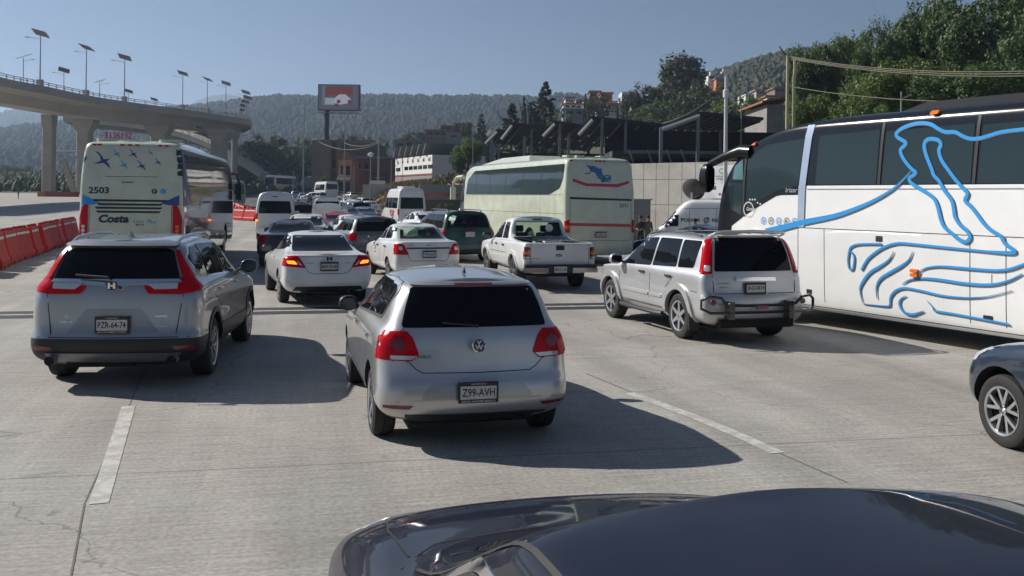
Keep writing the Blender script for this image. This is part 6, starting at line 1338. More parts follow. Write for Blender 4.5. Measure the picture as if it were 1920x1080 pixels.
def pier(label,px,ztop,D,wpx,cap=True,base=None):
    p=P(px,360,D); w_=wpx*D/FPX; zg=ground(p.x,p.y)
    r=thing('bridge_pier',label,'bridge pier',(p.x,p.y,zg),0,'piers of the overpass'); h=ztop-zg
    m=MB(); m.prism(rp(-w_/2,w_/2,-w_*.45,w_*.45,w_*.15),-1,h-2.2); obj('column',m,OCD,r)
    m=MB(); k=1.0 if not cap else 1.65
    m.add([(-w_/2,-w_*.45,h-2.2),(w_/2,-w_*.45,h-2.2),(w_/2,w_*.45,h-2.2),(-w_/2,w_*.45,h-2.2),(-w_/2*k,-w_*.6,h-.6),(w_/2*k,-w_*.6,h-.6),(w_/2*k,w_*.6,h-.6),(-w_/2*k,w_*.6,h-.6),(-w_/2*k,-w_*.6,h),(w_/2*k,-w_*.6,h),(w_/2*k,w_*.6,h),(-w_/2*k,w_*.6,h)],
        [(0,3,2,1),(0,1,5,4),(1,2,6,5),(2,3,7,6),(3,0,4,7),(4,5,9,8),(5,6,10,9),(6,7,11,10),(7,4,8,11),(8,9,10,11)]); obj('pier_cap',m,OCD,r)
    return r
pier('leftmost slim pier of the overpass standing on the plaza',93,ZD-3.75,168,20,False)
pier('second pier of the overpass with a wide cap',160,ZD-3.75,178,25)
pier('pier seen between the overpass and the left coach roof',300,ZD-3.75,190,28)
pier('broad pier under the tight bend of the overpass',412,ZD-3.75,200,27)
pier('slim pier right of the broad pier under the bend',440,ZD-3.75,206,12)
pier('short pier under the lower ramp',252,9.0,214,14)
r=thing('concrete_base','low yellow concrete base with red barriers at the foot of the leftmost pier','concrete base',tuple(P(108,357,165)[:2])+(ground(*P(108,357,165)[:2]),))
m=MB(); m.box(-3,-1.6,-.6,.6,-.3,.9); obj('yellow_block',m,mat('yellow_paint',(.45,.22,.03),.7,noise=.3),r); m=MB(); m.box(-1.6,3.6,-.6,.6,-.3,.85); obj('red_block',m,mat('faded_red',(.32,.06,.05),.7,noise=.3),r)
r=thing('truss_gantry','dark steel truss gantry between two overpass piers','gantry',(P(104,290,172).x,172,0)); m=MB(); zt=P(104,283,172).z; zb=P(104,297,172).z; L_=(150-104)*172/FPX
m.tube([(0,0,zt),(L_,0,zt)],.12,5); m.tube([(0,0,zb),(L_,0,zb)],.12,5)
for k in range(8): m.tube([(L_*k/8,0,zb),(L_*(k+.5)/8,0,zt),(L_*(k+1)/8,0,zb)],.06,4)
pobj('truss',m,STEEL,r); m=MB(); m.add([(1.0,0,zb),(1.8,0,zb),(4.4,0,1.5),(3.2,0,1.5),(1.0,.4,zb),(1.8,.4,zb),(4.4,.4,1.5),(3.2,.4,1.5)],[(0,1,2,3),(7,6,5,4),(0,3,7,4),(1,5,6,2)]); obj('support',m,OCD,r)
def solar_lamp():
    r=thing('solar_lamp','','solar street lamp',(0,0,0),0,'solar street lamps on the overpass')
    m=MB(); m.tube([(0,0,-.6),(0,0,7.6)],[.12,.07],8); pobj('pole',m,STEEL,r)
    m=MB(); m.box(-.45,.45,-.35,.35,-.9,.35); obj('pole_base',m,OC,r)
    M=Matrix.Translation((0,0,7.9))@Matrix.Rotation(R(15),4,'Y')@Matrix.Rotation(R(-20),4,'X'); m=MB(); m.box(-1.15,1.15,-.95,.95,-.03,.03,0,M); obj('solar_panel',m,mat('panel_back',(.10,.10,.105),.5),r)
    m=MB(); m.box(-1.2,1.2,-1.0,-.95,-.05,.05,0,M); m.box(-1.2,1.2,.95,1.0,-.05,.05,0,M); m.box(-1.2,-1.15,-.95,.95,-.05,.05,0,M); m.box(1.15,1.2,-.95,.95,-.05,.05,0,M); obj('panel_frame',m,STEEL,bpy.data.objects['solar_panel'])
    m=MB(); m.tube([(0,0,6.9),(-1.0,0,7.1),(-1.9,0,7.25)],.045,6); m.box(-2.5,-1.8,-.12,.12,7.2,7.3); pobj('lamp_arm',m,STEEL,r)
    return r
LP=solar_lamp()
def near_path(px):
    best=None
    for q in opath:
        w_=q+oo; u=960+FPX*w_.x/w_.y
        if q.y<1e9 and (best is None or abs(u-px)<best[0]) and w_.y<235: best=(abs(u-px),w_)
    return best[1]
first=True
def put_lamp(x,y,z,s,label,rz):
    global first
    o=LP if first else copy_tree(LP); first=False
    o.location=(x,y,z); o.scale=(s,s,s); o.rotation_euler=(0,0,rz); o['label']=label
ordn=['first','second','third','fourth','fifth','sixth','seventh']
for i,(px,base,topy) in enumerate([(80,153,57),(166,172,84),(238,184,103),(347,199,134),(393,206,145),(428,212,153)]):
    q=E(px,base); s=(base-topy)*q.y/FPX/8.3
    put_lamp(q.x-.4,q.y+.3,ZD,s,ordn[i]+' solar lamp from the left on the near parapet of the overpass',[0,-.3,.1,0,-.4,.1][i])
for i,(px,topy,D) in enumerate([(46,102,172),(122,128,190),(189,149,205),(243,168,222),(291,184,235)]):
    p=P(px,topy,D); put_lamp(p.x,D,ZD,(p.z-ZD)/8.3 if p.z-ZD>3 else .5,ordn[i]+' solar lamp from the left along the far side of the overpass',[3.0,.4,3.1,.2,.1][i])
for i,(px,topy,D) in enumerate([(463,170,226),(466,180,236),(462,188,244),(458,196,250),(456,204,255)]):
    p=P(px,topy,D); put_lamp(p.x,D,ZD,max(.5,(p.z-ZD)/8.3),ordn[i]+' solar lamp counting down from the top in the cluster at the bend',.2*i)
for i,(px,topy,D) in enumerate([(375,237,196),(355,228,203)]):
    p=P(px,topy,D); put_lamp(p.x,D,p.z-4.2,.5,['solar lamp standing lowest on the descending ramp','solar lamp higher up on the descending ramp'][i],.3)
# ------------------------------------------------------------------ red barriers
RB=mat('barrier_red',(.50,.020,.016),.55,spec=.15,col2=(.28,.03,.028),nscale=1.6,bump=.1); WHS=mat('reflective_strip',(.6,.58,.55),.5)
def barrier():
    r=thing('water_barrier','','barrier',(0,0,0),0,'red water barriers beside the left coach')
    prof=[(-.30,0),(.30,0),(.30,.22),(.24,.30),(.10,.88),(.10,.98),(-.10,.98),(-.10,.88),(-.24,.30),(-.30,.22)]
    m=MB(); m.prism([(x,z) for x,z in prof],-.93,.93,0,Matrix.Rotation(R(90),4,'X')@Matrix.Rotation(0,4,'Z')); 
    o=pobj('barrier_body',m,RB,r,False); bv=o.modifiers.new('b','BEVEL'); bv.width=.025; bv.segments=2
    for s in (-1,1):
        q=MB(); q.add([(s*.128,-.85,.80),(s*.128,.85,.80),(s*.108,.85,.87),(s*.108,-.85,.87)],[(0,1,2,3)]); obj('reflective_strip',q,WHS,r)
    for y in (-.55,.1,.6): q=MB(); q.box(-.07,.07,y-.09,y+.09,.97,1.06); obj('filler_cap',q,RB,r)
    for y in (-.5,.5): q=MB(); q.box(-.305,.305,y-.12,y+.12,.0,.09); obj('forklift_slot',q,DARK,r)
    return r
BR=barrier(); nb=[0]
def put_b(a,b,n,lab,grp):
    for k in range(n):
        t=(k+.5)/n; x=a[0]+(b[0]-a[0])*t; y=a[1]+(b[1]-a[1])*t
        o=BR if nb[0]==0 else copy_tree(BR); nb[0]+=1
        rr=random.Random(nb[0]); o.location=(x+rr.uniform(-.06,.06),y,ground(x,y)); o.rotation_euler=(0,0,math.atan2(-(b[0]-a[0]),b[1]-a[1])+rr.uniform(-.07,.07)); o['label']=lab(k); o['group']=grp
NUM=['first','second','third','fourth','fifth','sixth','seventh','eighth','ninth','tenth','eleventh','twelfth','thirteenth','fourteenth','fifteenth','sixteenth']
a=Vector(g0(-60,520)); b=Vector(g0(140,449)); n=int((b-a).length/1.93)
put_b(a,b,min(n,16),lambda k:NUM[k]+' red water barrier from the left edge in the row beside the left coach','red water barriers beside the left coach')
a=P(441,418,80); b=P(484,418,77); put_b(a,b,2,lambda k:NUM[k]+' red barrier from the left in the short row before the white van','red barriers beside the white van')
put_b((P(482,0,80).x,80),(P(440,0,118).x,118),11,lambda k:NUM[k]+' barrier in the receding row behind the white van, counting away from the camera','red barriers beside the white van')
# ------------------------------------------------------------------ billboard
p=P(612,330,205); zg=ground(p.x,205)
r=thing('billboard','large video billboard on a single dark post showing a white truck on red','billboard',(p.x,205,zg))
zt=P(636,158,205).z-zg; zb_=P(636,207,205).z-zg; x0=P(598,180,205).x-p.x; x1=P(676,180,205).x-p.x
m=MB(); m.tube([(0,.8,-1),(0,.8,zb_+1)],.55,14); m.tube([(0,.8,zb_*.62),(0,.8,zb_*.62+.3)],.75,14); pobj('post',m,BLK,r)
m=MB(); m.box(x0,x1,.1,1.5,zb_,zt); pobj('cabinet',m,BLK,r,False)
m=MB(); m.box(x0+.2,x1-.2,-.4,1.6,zb_-.55,zb_-.45); 
for k in range(7): m.box(x0+.4+k*1.25,x0+.5+k*1.25,-.4,.1,zb_-.5,zb_-.1)
obj('catwalk',m,STEEL,r)
def emis(name,c,s=.45): return mat(name,c,.5,emit=c,es=s)
sx=lambda t:x0+(x1-x0)*t; sz=lambda t:zb_+(zt-zb_)*t
m=MB(); m.box(sx(.02),sx(.98),.07,.098,sz(.03),sz(.97)); scn=obj('screen',m,emis('screen_grey',(.085,.08,.12),.35),r)
for k,(a0,a1,b0,b1,c) in enumerate([(.18,.84,.58,.90,(.16,.035,.035)),(.12,.40,.22,.48,(.30,.36,.36)),(.10,.17,.15,.93,(.14,.15,.18)),(.84,.95,.12,.93,(.10,.10,.13)),(.08,.93,.08,.20,(.10,.09,.12))]):
    m=MB(); m.box(sx(a0),sx(a1),.055-.004*k,.066-.004*k,sz(b0),sz(b1)); obj('screen_picture',m,emis('screen_%d'%k,c,.35),scn)
m=MB(); m.prism([(sx(u),sz(v)) for u,v in ((.38,.35),(.42,.50),(.52,.62),(.66,.62),(.80,.42),(.78,.30),(.55,.22),(.42,.25))],0,.01,0,Matrix.Translation((0,.035,0))@Matrix.Rotation(R(90),4,'X')); obj('screen_picture',m,emis('screen_white',(.42,.42,.48),.35),scn)
for u,v in ((.50,.34),(.76,.34),(.45,.20)): m=MB(); m.prism(circ(sx(u),sz(v),.42,12),0,.01,0,Matrix.Translation((0,.02,0))@Matrix.Rotation(R(90),4,'X')); obj('screen_picture',m,emis('screen_dark_red',(.14,.03,.04),.3),scn)
# ------------------------------------------------------------------ buildings
def bld(label,px0,px1,py0,py1,D,depth,m,cat='building',name='building',wins=(),roof=None,base=None,yaw=0.,parts=None):
    """front wall spans px0..px1, py0 (top) .. ground at D; wins: (u0,u1,v0,v1) fractions of the front"""
    a=P(px0,py0,D); b=P(px1,py0,D); w_=b.x-a.x; zg=ground((a.x+b.x)/2,D) if base is None else P(px0,base,D).z
    h=(a.z+b.z)/2-zg; r=thing(name,label,cat,(a.x,D,zg),yaw)
    mb=MB(); mb.box(0,w_,0,depth,-3,h); obj('wall',mb,m,r)
    for (u0,u1,v0,v1) in wins:
        q=MB(); q.box(w_*u0,w_*u1,-.06,.12,h*v0,h*v1); o=obj('window',q,GLASS,r)
        f=MB(); f.box(w_*u0-.1,w_*u1+.1,-.12,.02,h*v0-.12,h*v0-.003); obj('sill',f,OC,o)
    if roof:
        q=MB(); q.box(-.4,w_+.4,-.4,depth+.4,h+.002,h+.35); obj('roof',q,roof,r)
    return r,w_,h
STONE=mat('dark_stone',(.12,.105,.09),.9,noise=.45,nscale=.4,bump=.4,bscale=1.5); GREYW=mat('grey_render',(.22,.22,.22),.85,noise=.2,nscale=.3); BRICKW=mat('red_brick',(.17,.065,.045),.9,noise=.3,nscale=.5); PINK=mat('pink_render',(.50,.22,.14),.85,noise=.15); WHT=mat('white_render',(.62,.62,.60),.8,noise=.1,nscale=.3); BRN=mat('brown_render',(.20,.15,.12),.9,noise=.25,nscale=.4); ORG=mat('orange_render',(.50,.17,.05),.85); TILE=mat('roof_tiles',(.32,.12,.07),.85,noise=.3,nscale=2)
bld('grey apartment block just right of the big dark tree',560,606,271,345,235,12,GREYW,wins=((.35,.75,.45,.62),(.2,.35,.15,.3)))
r,w_,h=bld('tall dark stone building below the billboard with a stepped facade',604,706,268,345,190,14,STONE,wins=((.03,.08,.1,.3),(.16,.20,.08,.30),(.22,.27,.50,.66),(.50,.58,.55,.7),(.72,.82,.55,.7)))
q=MB(); q.box(-1.5,2.2,-1.5,0,-3,h*1.04); q.box(3.2,4.2,-.7,0,-3,h*1.0); q.box(0,w_,0,.3,h,h+.6); obj('stepped_pillars',q,mat('stone_pillar',(.19,.165,.14),.9,noise=.3,nscale=.6),r)
r,w_,h=bld('narrow pink house with an orange side and balconies beside the long brick building',637,662,300,350,172,8,PINK,'house','house',wins=((.15,.35,.62,.85),(.55,.85,.60,.85),(.15,.35,.2,.42),(.55,.85,.15,.42)))
q=MB(); q.prism([(-.3,h),(w_+.3,h),(w_/2,h+1.6)],-8,.2,0,Matrix.Rotation(R(90),4,'X')); obj('roof',q,TILE,r); q=MB(); q.box(-.1,w_*.9,-.9,0,h*.48,h*.55); obj('balcony',q,WHT,r)
bld('long red brick building with a pale roof edge',663,738,297,352,182,14,BRICKW,wins=((.08,.2,.62,.82),(.3,.44,.62,.82),(.55,.8,.35,.5)),roof=GREYW)
def bld2(label,pa,Da,pb,Db,ptop,depth,m,wins=()):
    a=P(pa,330,Da); b=P(pb,330,Db); zt=P(pb,ptop,Db).z; w_=math.hypot(b.x-a.x,b.y-a.y); zg=ground(a.x,a.y); h=zt-zg
    r=thing('building',label,'building',(a.x,a.y,zg),math.atan2(b.y-a.y,b.x-a.x)); mb=MB(); mb.box(0,w_,0,depth,-4,h); obj('wall',mb,m,r)
    for (u0,u1,v0,v1) in wins:
        q=MB(); q.box(w_*u0,w_*u1,-.06,.12,h*v0,h*v1); obj('window',q,GLASS,r)
    return r,w_,h
r,w_,h=bld2('white industrial building with a row of small windows and a sawtooth edge',743,152,812,135,290,8,WHT,[(.03,.15,.50,.63)]+[(.28+.125*k,.375+.125*k,.52,.65) for k in range(6)])
for k in range(7): q=MB(); q.lathe([(.22,0),(.28,.05)],12,0,Matrix.Translation((w_*(.08+.145*k),-.0,h*.86))@Matrix.Rotation(R(90),4,'X')); q.lathe([(.22,.05),(.001,.05)],12,0,Matrix.Translation((w_*(.08+.14*k),-.0,h*.84))@Matrix.Rotation(R(90),4,'X')); pobj('round_vent',q,DARK,r)
for v0,m_ in ((.30,mat('band_green',(.02,.12,.05),.6)),(.26,REDV)): q=MB(); q.box(0,w_,-.05,0,h*v0,h*v0+.16); obj('wall_band',q,m_,r)
q=MB(); q.box(0,w_,-.03,0,-3,h*.24); obj('grey_plinth',q,GREYW,r)
q=MB()
for k in range(6):
    x=w_*k/6; q.add([(x,-.5,h+.2),(x+1.4,-.5,h+1.7),(x+1.7,-.5,h+1.7),(x+.3,-.5,h+.2),(x,8,h+.2),(x+1.4,8,h+1.7),(x+1.7,8,h+1.7),(x+.3,8,h+.2)],[(0,1,2,3),(7,6,5,4),(0,4,5,1),(3,2,6,7),(1,5,6,2),(0,3,7,4)])
obj('sawtooth_roof',q,mat('canopy_steel',(.16,.165,.175),.5,.3),r)
bld('pale roadside wall at the top of the grass bank',682,742,346,356,146,.4,mat('pale_wall',(.42,.40,.37),.85,noise=.2),'wall','roadside_wall')
houses=[(828,858,235,250,262,BRICKW,'brown red house above the sawtooth canopy'),(858,884,233,250,258,BRICKW,'red brick house right of the brown red house'),(800,842,245,262,255,BRN,'long brown house above the white industrial building'),(838,905,248,270,240,GREYW,'low grey house row with dark roofs above the canopy'),
 (1058,1118,206,222,250,GREYW,'long grey retaining house on the hillside'),(1058,1095,196,206,270,WHT,'pale houses on the ridge left of the olive tree'),(1082,1095,186,200,290,BRN,'small beige house on the ridge'),(1108,1128,172,190,300,BRN,'brown house at the top of the hill left of the red roof'),(1128,1150,175,192,290,mat('red_render',(.32,.05,.04),.85),'house with a deep red upper storey'),(1168,1186,172,192,285,WHT,'white tower house left of the rounded olive tree'),(1140,1170,192,206,265,WHT,'white and blue house below the red house'),(1142,1162,196,204,255,ORG,'orange house in the middle of the hillside town'),(1162,1195,190,215,262,WHT,'white house with red balconies beside the cypress'),(1140,1160,205,215,250,WHT,'small white cottage above the canopy'),(1238,1256,176,188,260,mat('beige_render',(.36,.30,.24),.85),'beige house between hillside trees'),(1330,1350,142,152,330,WHT,'white house with a small tower high on the hill'),(1345,1360,148,158,325,ORG,'orange house beside the small white tower house'),(1440,1482,182,196,210,WHT,'white building with a sloped roof on the right hillside'),(1415,1440,188,206,215,STONE,'stone house left of the white sloped building'),(1215,1232,192,206,258,BRN,'brown house half hidden by trees'),(900,940,262,290,220,GREYW,'grey house left of the canopies'),(740,800,262,290,250,BRN,'brown walls behind the sawtooth building'),(1895,1925,68,80,330,WHT,'white house high on the right behind the trees'),
 (1062,1078,184,197,300,WHT,'small white house on the ridge right of the tall fir'),(1096,1110,190,202,280,mat('cream_render',(.48,.42,.32),.85),'cream house between the ridge and the long grey wall'),(1120,1136,196,208,262,WHT,'white two window house under the brown hilltop house'),(1186,1204,196,208,255,mat('cream_render',(.4,.4,.3)),'cream house at the right end of the hillside town'),(1258,1274,172,184,300,BRN,'brown house left of the small tower'),(1300,1318,160,172,320,WHT,'white house below the small tower house'),(1318,1334,168,180,310,BRICKW,'brick house under the small tower house'),(1400,1416,176,188,260,WHT,'white house right of the white lamp pole'),(1420,1436,170,181,280,mat('beige_render',(.4,.3,.2)),'beige house on the scrub slope right of the lamp pole'),(1455,1475,166,178,270,BRN,'brown house on the slope left of the utility pole'),(985,1003,228,240,240,BRICKW,'brick house seen under the dark firs')]
for k,(a0,a1,b0,b1,D,m_,lab) in enumerate(houses):
    bld(lab,a0,a1,b0,b1,D,9,m_,'house','house',wins=((.12,.3,.45+.1*(k%2),.75+.05*(k%3)),(.42,.6,.5,.8),(.72,.88,.45,.78)),base=b1,roof=[None,GREYW,TILE][k%3])
for px in (1338,): q=MB(); p=P(px,142,330); q.box(p.x-.8,p.x+.8,330,331.6,p.z-1,P(px,134,330).z); tag(obj('tower',q,WHT),'small white tower on the high hillside house','tower')
# stone house with tiled roof at right
r,w_,h=bld('rough grey stone house with a sloping tiled roof left of the big trees',1440,1540,196,240,95,9,mat('pale_stone',(.30,.28,.26),.9,noise=.4,nscale=1.2,bump=.4,bscale=4),'house','house',base=262)
q=MB(); q.add([(-.6,-.6,h+.1),(w_+.4,-.6,h+1.3),(w_+.4,9.4,h+1.3),(-.6,9.4,h+.1),(-.6,-.6,h+.3),(w_+.4,-.6,h+1.5),(w_+.4,9.4,h+1.5),(-.6,9.4,h+.3)],[(0,3,2,1),(4,5,6,7),(0,1,5,4),(1,2,6,5),(2,3,7,6),(3,0,4,7)]); obj('roof',q,TILE,r)
# ------------------------------------------------------------------ concrete panel wall, low wall, banner
PW=mat('wall_panel_concrete',(.50,.48,.44),.85,col2=(.36,.34,.31),nscale=.7,bump=.2,bscale=6)
zt=P(1280,305,68).z; zm=P(1280,336,68).z; zb2=P(1280,384,68).z; WA=Vector((1.,79.)); WL=34.
r=thing('panel_wall','tall retaining wall of pale concrete panels behind the police van','wall',(WA.x,WA.y,-.6),R(-45))
r2=MB(); r2.box(0,WL,.0,.5,0,zt+.6); obj('wall_core',r2,JOINT,r)
pw=1.12; x=0
while x<WL:
    for (a0,a1) in ((0,zb2+.6-.03),(zb2+.6,zm+.6-.03),(zm+.6,zt+.6)):
        q=MB(); q.box(x+.02,x+pw-.02,-.14,.01,a0,a1); obj('wall_panel',q,PW,r)
    x+=pw
r=thing('low_wall','low grey wall with a red line left of the pale coach','wall',(P(790,345,86).x,86,0),.0); w_=P(876,345,86).x-P(790,345,86).x; zt2=P(830,346,86).z
q=MB(); q.box(0,w_,0,.4,-1,zt2); obj('wall',q,GREYW,r)
for zz,m_ in ((P(830,368,86).z,REDV),(P(830,373,86).z-.5,STONE)): q=MB(); q.box(0,w_,-.05,0,zz,zz+(.2 if m_ is REDV else .4)); obj('wall_band',q,m_,r)
q=MB(); q.box(0,w_,-.03,0,-1,P(830,373,86).z-.5); obj('dark_plinth',q,STONE,r)
# banner
D=65.8; a=P(1314,308,D); b=P(1372,308,D-2); z1=a.z; z0=P(1340,372,D).z; a=Vector((79.6/(1+D*0+ (1800/ (1314-960.)) ),0,z1)); a.y=79.6-a.x; w_=2.9
r=thing('banner','white printed banner with a green seal hung on the concrete panel wall','banner',(a.x,a.y,z0),R(-45)); H_=z1-z0
V=[];F=[]; nx,nz=14,10
for j in range(nz+1):
    for i in range(nx+1):
        u,v=i/nx,j/nz; V.append((w_*(u*(1-.10*(1-v))+.10*(1-v)*(.2)),-.12-.05*math.sin(u*9+v*5)*(1-v)-.04*math.sin(v*7+u*3),H_*v*(1-.05*math.sin(math.pi*u))))
for j in range(nz):
    for i in range(nx): F.append((j*(nx+1)+i,j*(nx+1)+i+1,(j+1)*(nx+1)+i+1,(j+1)*(nx+1)+i))
me=bpy.data.meshes.new('cloth'); me.from_pydata(V,[],F); obj('cloth',me,mat('banner_cloth',(.66,.66,.68),.8),r,True)
M=Matrix.Translation((w_*.62,-.24,0)); t=MB(); t.lathe([(.20,0),(.13,0)],20,0,Matrix.Translation((w_*.62,-.24,H_*.80))@Matrix.Rotation(R(90),4,'X')); pobj('banner_seal',t,mat('seal_green',(.05,.30,.20),.6),r)
t=MB(); flat_text('POLICIA FEDERAL',.95,.11,M@Matrix.Translation((0,0,H_*.64)),.03,t); flat_text('BIENVENIDOS',.8,.10,M@Matrix.Translation((0,0,H_*.57)),.03,t)
for k,s in enumerate(('CASETA','Informes y','atencion','Av. Central')): flat_text(s,.32,.05,Matrix.Translation((w_*.45,-.24,H_*(.44-.06*k))),.01,t)
obj('banner_lettering',t,PTEXT,r); t=MB(); t.lathe([(.10,0),(.001,0)],16,0,Matrix.Translation((w_*.58,-.24,H_*.12))@Matrix.Rotation(R(90),4,'X')); pobj('banner_stamp',t,mat('stamp_red',(.25,.03,.06),.6),r)
# grey cabin behind the officers
q=MB(); p=P(1190,375,60); p2=P(1222,375,60); r=thing('site_cabin','plain grey box cabin behind the two officers','cabin',(p.x,60,-.5)); q.box(-1.5,p2.x-p.x,0,2.5,0,P(1200,375,60).z+.5); obj('cabin_wall',q,GREYW,r); q=MB(); q.box(-1.6,p2.x-p.x+.1,-.1,2.6,P(1200,375,60).z+.5,P(1200,375,60).z+.58); obj('roof',q,STEEL,r)
# ------------------------------------------------------------------ steel canopies
CS=mat('canopy_steel2',(.20,.205,.215),.45,.4,noise=.2); CR=mat('canopy_roof',(.05,.052,.058),.7,noise=.2)
def canopy(label,hx,hy,lx,ly,D,length,posts,D2=None,ribs=9):
    """tilted roof: high edge at (hx,hy), low edge at (lx,ly), running back `length` metres"""
    h=P(hx,hy,D); l=P(lx,ly,D); r=thing('steel_canopy',label,'canopy',(h.x,D,0)); a=Vector((l.x-h.x,0,l.z)); b=Vector((0,0,h.z)); run=Vector(length)
    q=MB(); up=Vector((0,0,.25)); pts=[a,b,b+run,a+run]; q.add([p for p in pts]+[p+up for p in pts],[(0,3,2,1),(4,5,6,7),(0,1,5,4),(1,2,6,5),(2,3,7,6),(3,0,4,7)]); obj('roof_sheet',q,CR,r)
    q=MB(); q.tube([a+Vector((0,-.1,-.1)),b+Vector((0,-.1,-.1))],.18,6); pobj('edge_beam',q,mat('beam_light',(.38,.385,.40),.5,.2),r)
    for k in range(ribs):
        t=(k+.5)/ribs; q=MB(); q.tube([a+run*t+Vector((0,0,-.15)),b+run*t+Vector((0,0,-.15))],.09,5); pobj('rafter',q,CS,r)
    for (px,Dp) in posts:
        x=P(px,300,Dp).x-h.x; y=Dp-D; t=max(0,min(1,(x-a.x)/(b.x-a.x) if abs(b.x-a.x)>.1 else .5)); zt_=a.z+(b.z-a.z)*t
        zg=ground(x+h.x,Dp); q=MB(); q.box(x-.12,x+.12,y-.12,y+.12,zg-.5,zt_+.05); obj('post',q,CS,r)
canopy('large tilted steel canopy nearest the concrete wall with a bright front beam',1313,215,1243,240,72,(9,16,1.0),[(1241,72),(1310,72),(1352,82)])
canopy('long tilted canopy behind the pale coach with many posts',1113,223,1087,251,80,(22,14,-.8),[(1130,80.5),(1174,82),(1051,82),(1068,84)],ribs=13)
canopy('second tilted canopy left of the long one',1042,231,1020,254,88,(13,12,-.6),[(1051,88.5),(1068,90),(985,90)])
canopy('third tilted canopy above the pale coach roof',962,234,942,260,96,(14,12,-.3),[(984,98),(998,98),(924,96)])
canopy('leftmost narrow tilted canopy of the row',934,246,912,268,104,(12,10,-.3),[(922,104),(937,106)])
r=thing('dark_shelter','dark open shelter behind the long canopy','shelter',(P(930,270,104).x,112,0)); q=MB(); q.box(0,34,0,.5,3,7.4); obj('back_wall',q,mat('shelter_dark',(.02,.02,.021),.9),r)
r=thing('walkway_roof','flat dark walkway roof above the concrete panel wall','shelter',(P(1150,280,76).x,76,0)); q=MB(); q.box(0,16,0,6,P(1200,283,76).z-.5,P(1200,283,76).z); obj('roof_slab',q,CR,r); q=MB(); q.box(1,15.5,-.12,0,P(1200,283,76).z-.2,P(1200,283,76).z+.05); obj('edge_beam',q,CS,r)
for k,px in enumerate((1187,1222,1258,1285)): q=MB(); a=P(px-5,280,75.5); b=P(px+4,302,75.5); q.tube([(a.x-r.location.x,-.3,a.z),(b.x-r.location.x,-.3,b.z-.2)],.09,5); pobj('brace',q,CS,r)
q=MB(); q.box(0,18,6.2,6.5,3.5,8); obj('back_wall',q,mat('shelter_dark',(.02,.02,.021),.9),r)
# ------------------------------------------------------------------ poles and wires
def pole(name,label,px,top,D,rad,m,base=None,cat='pole',kids=None):
    p=P(px,top,D); zg=ground(p.x,D) if base is None else base
    r=thing(name,label,cat,(p.x,D,zg)); q=MB(); q.tube([(0,0,-.5),(0,0,p.z-zg)],[rad,rad*.7],8); pobj('shaft',q,m,r)
    return r,p.z-zg
GP=mat('pale_pole_paint',(.55,.55,.58),.4,.2); WOOD=mat('pale_concrete_pole',(.42,.39,.25),.8,noise=.2)
r,h=pole('camera_pole','tall white pole with a camera head beside the banner',1364,138,64,.16,GP,-.5)
q=MB(); q.lathe([(.22,h-1.6),(.22,h-1.1),(.001,h-1.0)],10); pobj('speaker_dome',q,GP,r); q=MB(); q.box(-.35,.35,-.2,.2,h,h+.12); q.box(-.25,.3,-.15,.15,h+.12,h+.3); obj('camera_head',q,GP,r)
r,h=pole('utility_pole','pale utility pole carrying wires in front of the big trees',1479,105,60,.13,WOOD)
q=MB(); q.tube([(-.1,0,h),(.6,0,h-.1),(1.2,0,h-.25)],.06,6); q.tube([(.45,0,h-.2),(.40,0,h-3),(.42,0,h-5.2)],.09,6); pobj('crossarm',q,WOOD,r)
q=MB(); q.tube([(.42,0,0),(.42,0,h-1.2)],.10,6); pobj('stay_post',q,WOOD,r)
def wire(label,a,b,sag,rad=.02):
    pts=[a.lerp(b,t/14)-Vector((0,0,sag*4*(t/14)*(1-t/14))) for t in range(15)]
    q=MB(); q.tube(pts,rad,4); return tag(pobj('overhead_wire',q,mat('wire',(.20,.19,.13),.7),None),label,'wire')
for k,(y0,y1,lab) in enumerate(((106,127,'topmost overhead wire running right from the utility pole'),(108,132,'second overhead wire from the top at the utility pole'),(110,137,'third overhead wire just under the top two'),(162,183,'single lower overhead wire running right from the utility pole'))):
    wire(lab,P(1482,y0,60),P(2000,y1+3,46),.45,.026)
wire('overhead wire from the pole left across the hillside',P(1476,112,60),P(1245,240,120),1.5,.03); wire('overhead wire over the canopies to the hillside pole',P(1340,182,90),P(1200,232,130),1.0,.03)
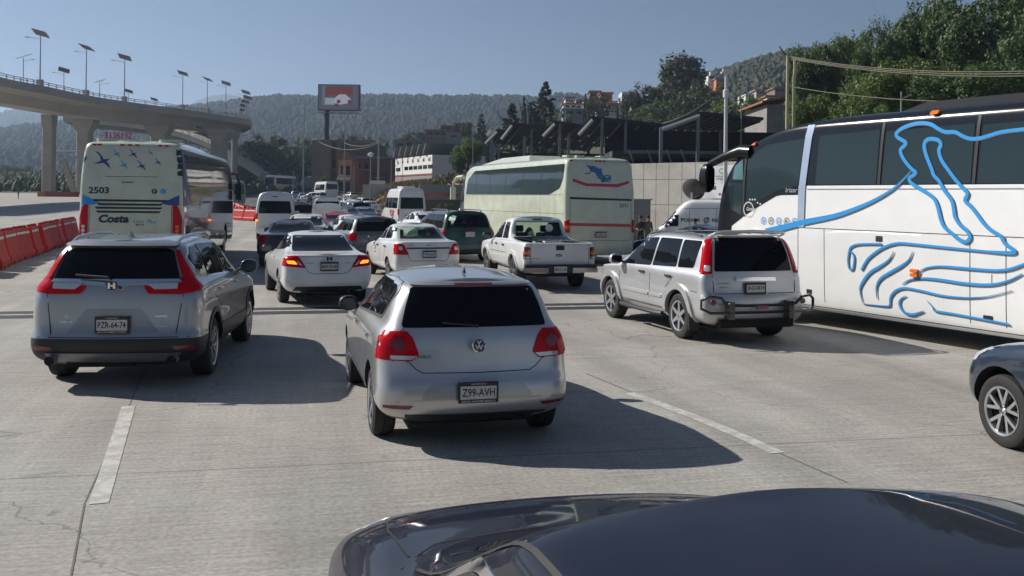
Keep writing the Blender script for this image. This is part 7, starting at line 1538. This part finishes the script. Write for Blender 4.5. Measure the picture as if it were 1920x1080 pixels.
for px,top,D,rad,lab in ((1392,196,80,.07,'thin steel pole left of the stone house'),(1692,172,55,.06,'thin lamp pole rising behind the coach roof'),(572,206,190,.16,'tall thin grey pole left of the billboard'),(648,264,165,.12,'pole in front of the pink house'),(712,262,150,.15,'pale wooden utility pole behind the red brick building'),(697,290,104,.07,'dark lamp pole standing among the kerbside cars'),(736,300,118,.07,'thin pole at the corner of the grass bank'),(889,245,98,.05,'thin pole beside the bright leafy tree'),(1062,205,150,.08,'thin pole right of the tall pointed fir'),(992,212,150,.10,'lamp pole behind the firs'),(666,312,170,.08,'thin pole before the brick building'),(552,320,150,.07,'thin pole in front of the dark trees'),(437,262,95,.10,'slim white post beside the left coach mirror')):
    r,h=pole('street_pole',lab,px,top,D,rad,GP if px in(437,) else STEEL)
    if px==697: q=MB(); q.lathe([(.001,-.3),(.34,-.1),(.34,.1),(.001,.3)],12,0,Matrix.Translation((0,0,h))); pobj('globe_lamp',q,LENS,r); q=MB(); q.box(-.1,1.6,-.05,.05,h-3.2,h-2.8); obj('sign',q,PLATE,r)
    if px==1692: q=MB(); q.tube([(0,0,h-.4),(.6,0,h-.15)],.03,5); pobj('lamp_arm',q,STEEL,r)
wire('overhead wire sagging from the stone building to the pale wooden pole',P(600,266,165),P(712,268,150),1.2,.04); wire('overhead wire dropping behind the pink house',P(648,268,165),P(712,264,150),.7,.04)
# roof-top red numbers behind the left coach
p=P(224,254,60); r=thing('number_sign','red number sign seen just above the left coach roof','sign',(p.x,60,0)); q=MB(); q.tube([(0,.1,0),(0,.1,p.z-.3)],.06,6); pobj('post',q,STEEL,r); q=MB(); flat_text('5135192',1.7,.42,Matrix.Translation((0,0,p.z)),.03,q); obj('numerals',q,REDV,r); q=MB(); q.box(-.85,.85,.0,.05,p.z-.27,p.z-.23); obj('rail',q,STEEL,r)
# ------------------------------------------------------------------ haze
q=MB(); q.box(-6500,6500,-400,5200,-60,420); hz=obj('haze',q,None); hz['kind']='stuff'; hz['label']='thin blue grey morning haze over the valley'; hz['category']='haze'
m=bpy.data.materials.new('haze_air'); m.use_nodes=True; n=m.node_tree; n.nodes.remove(n.nodes['Principled BSDF']); v=n.nodes.new('ShaderNodeVolumePrincipled'); v.inputs['Color'].default_value=(.56,.73,1,1); v.inputs['Density'].default_value=.00031; v.inputs['Anisotropy'].default_value=.35
n.links.new(v.outputs[0],n.nodes['Material Output'].inputs['Volume']); hz.data.materials.append(m)
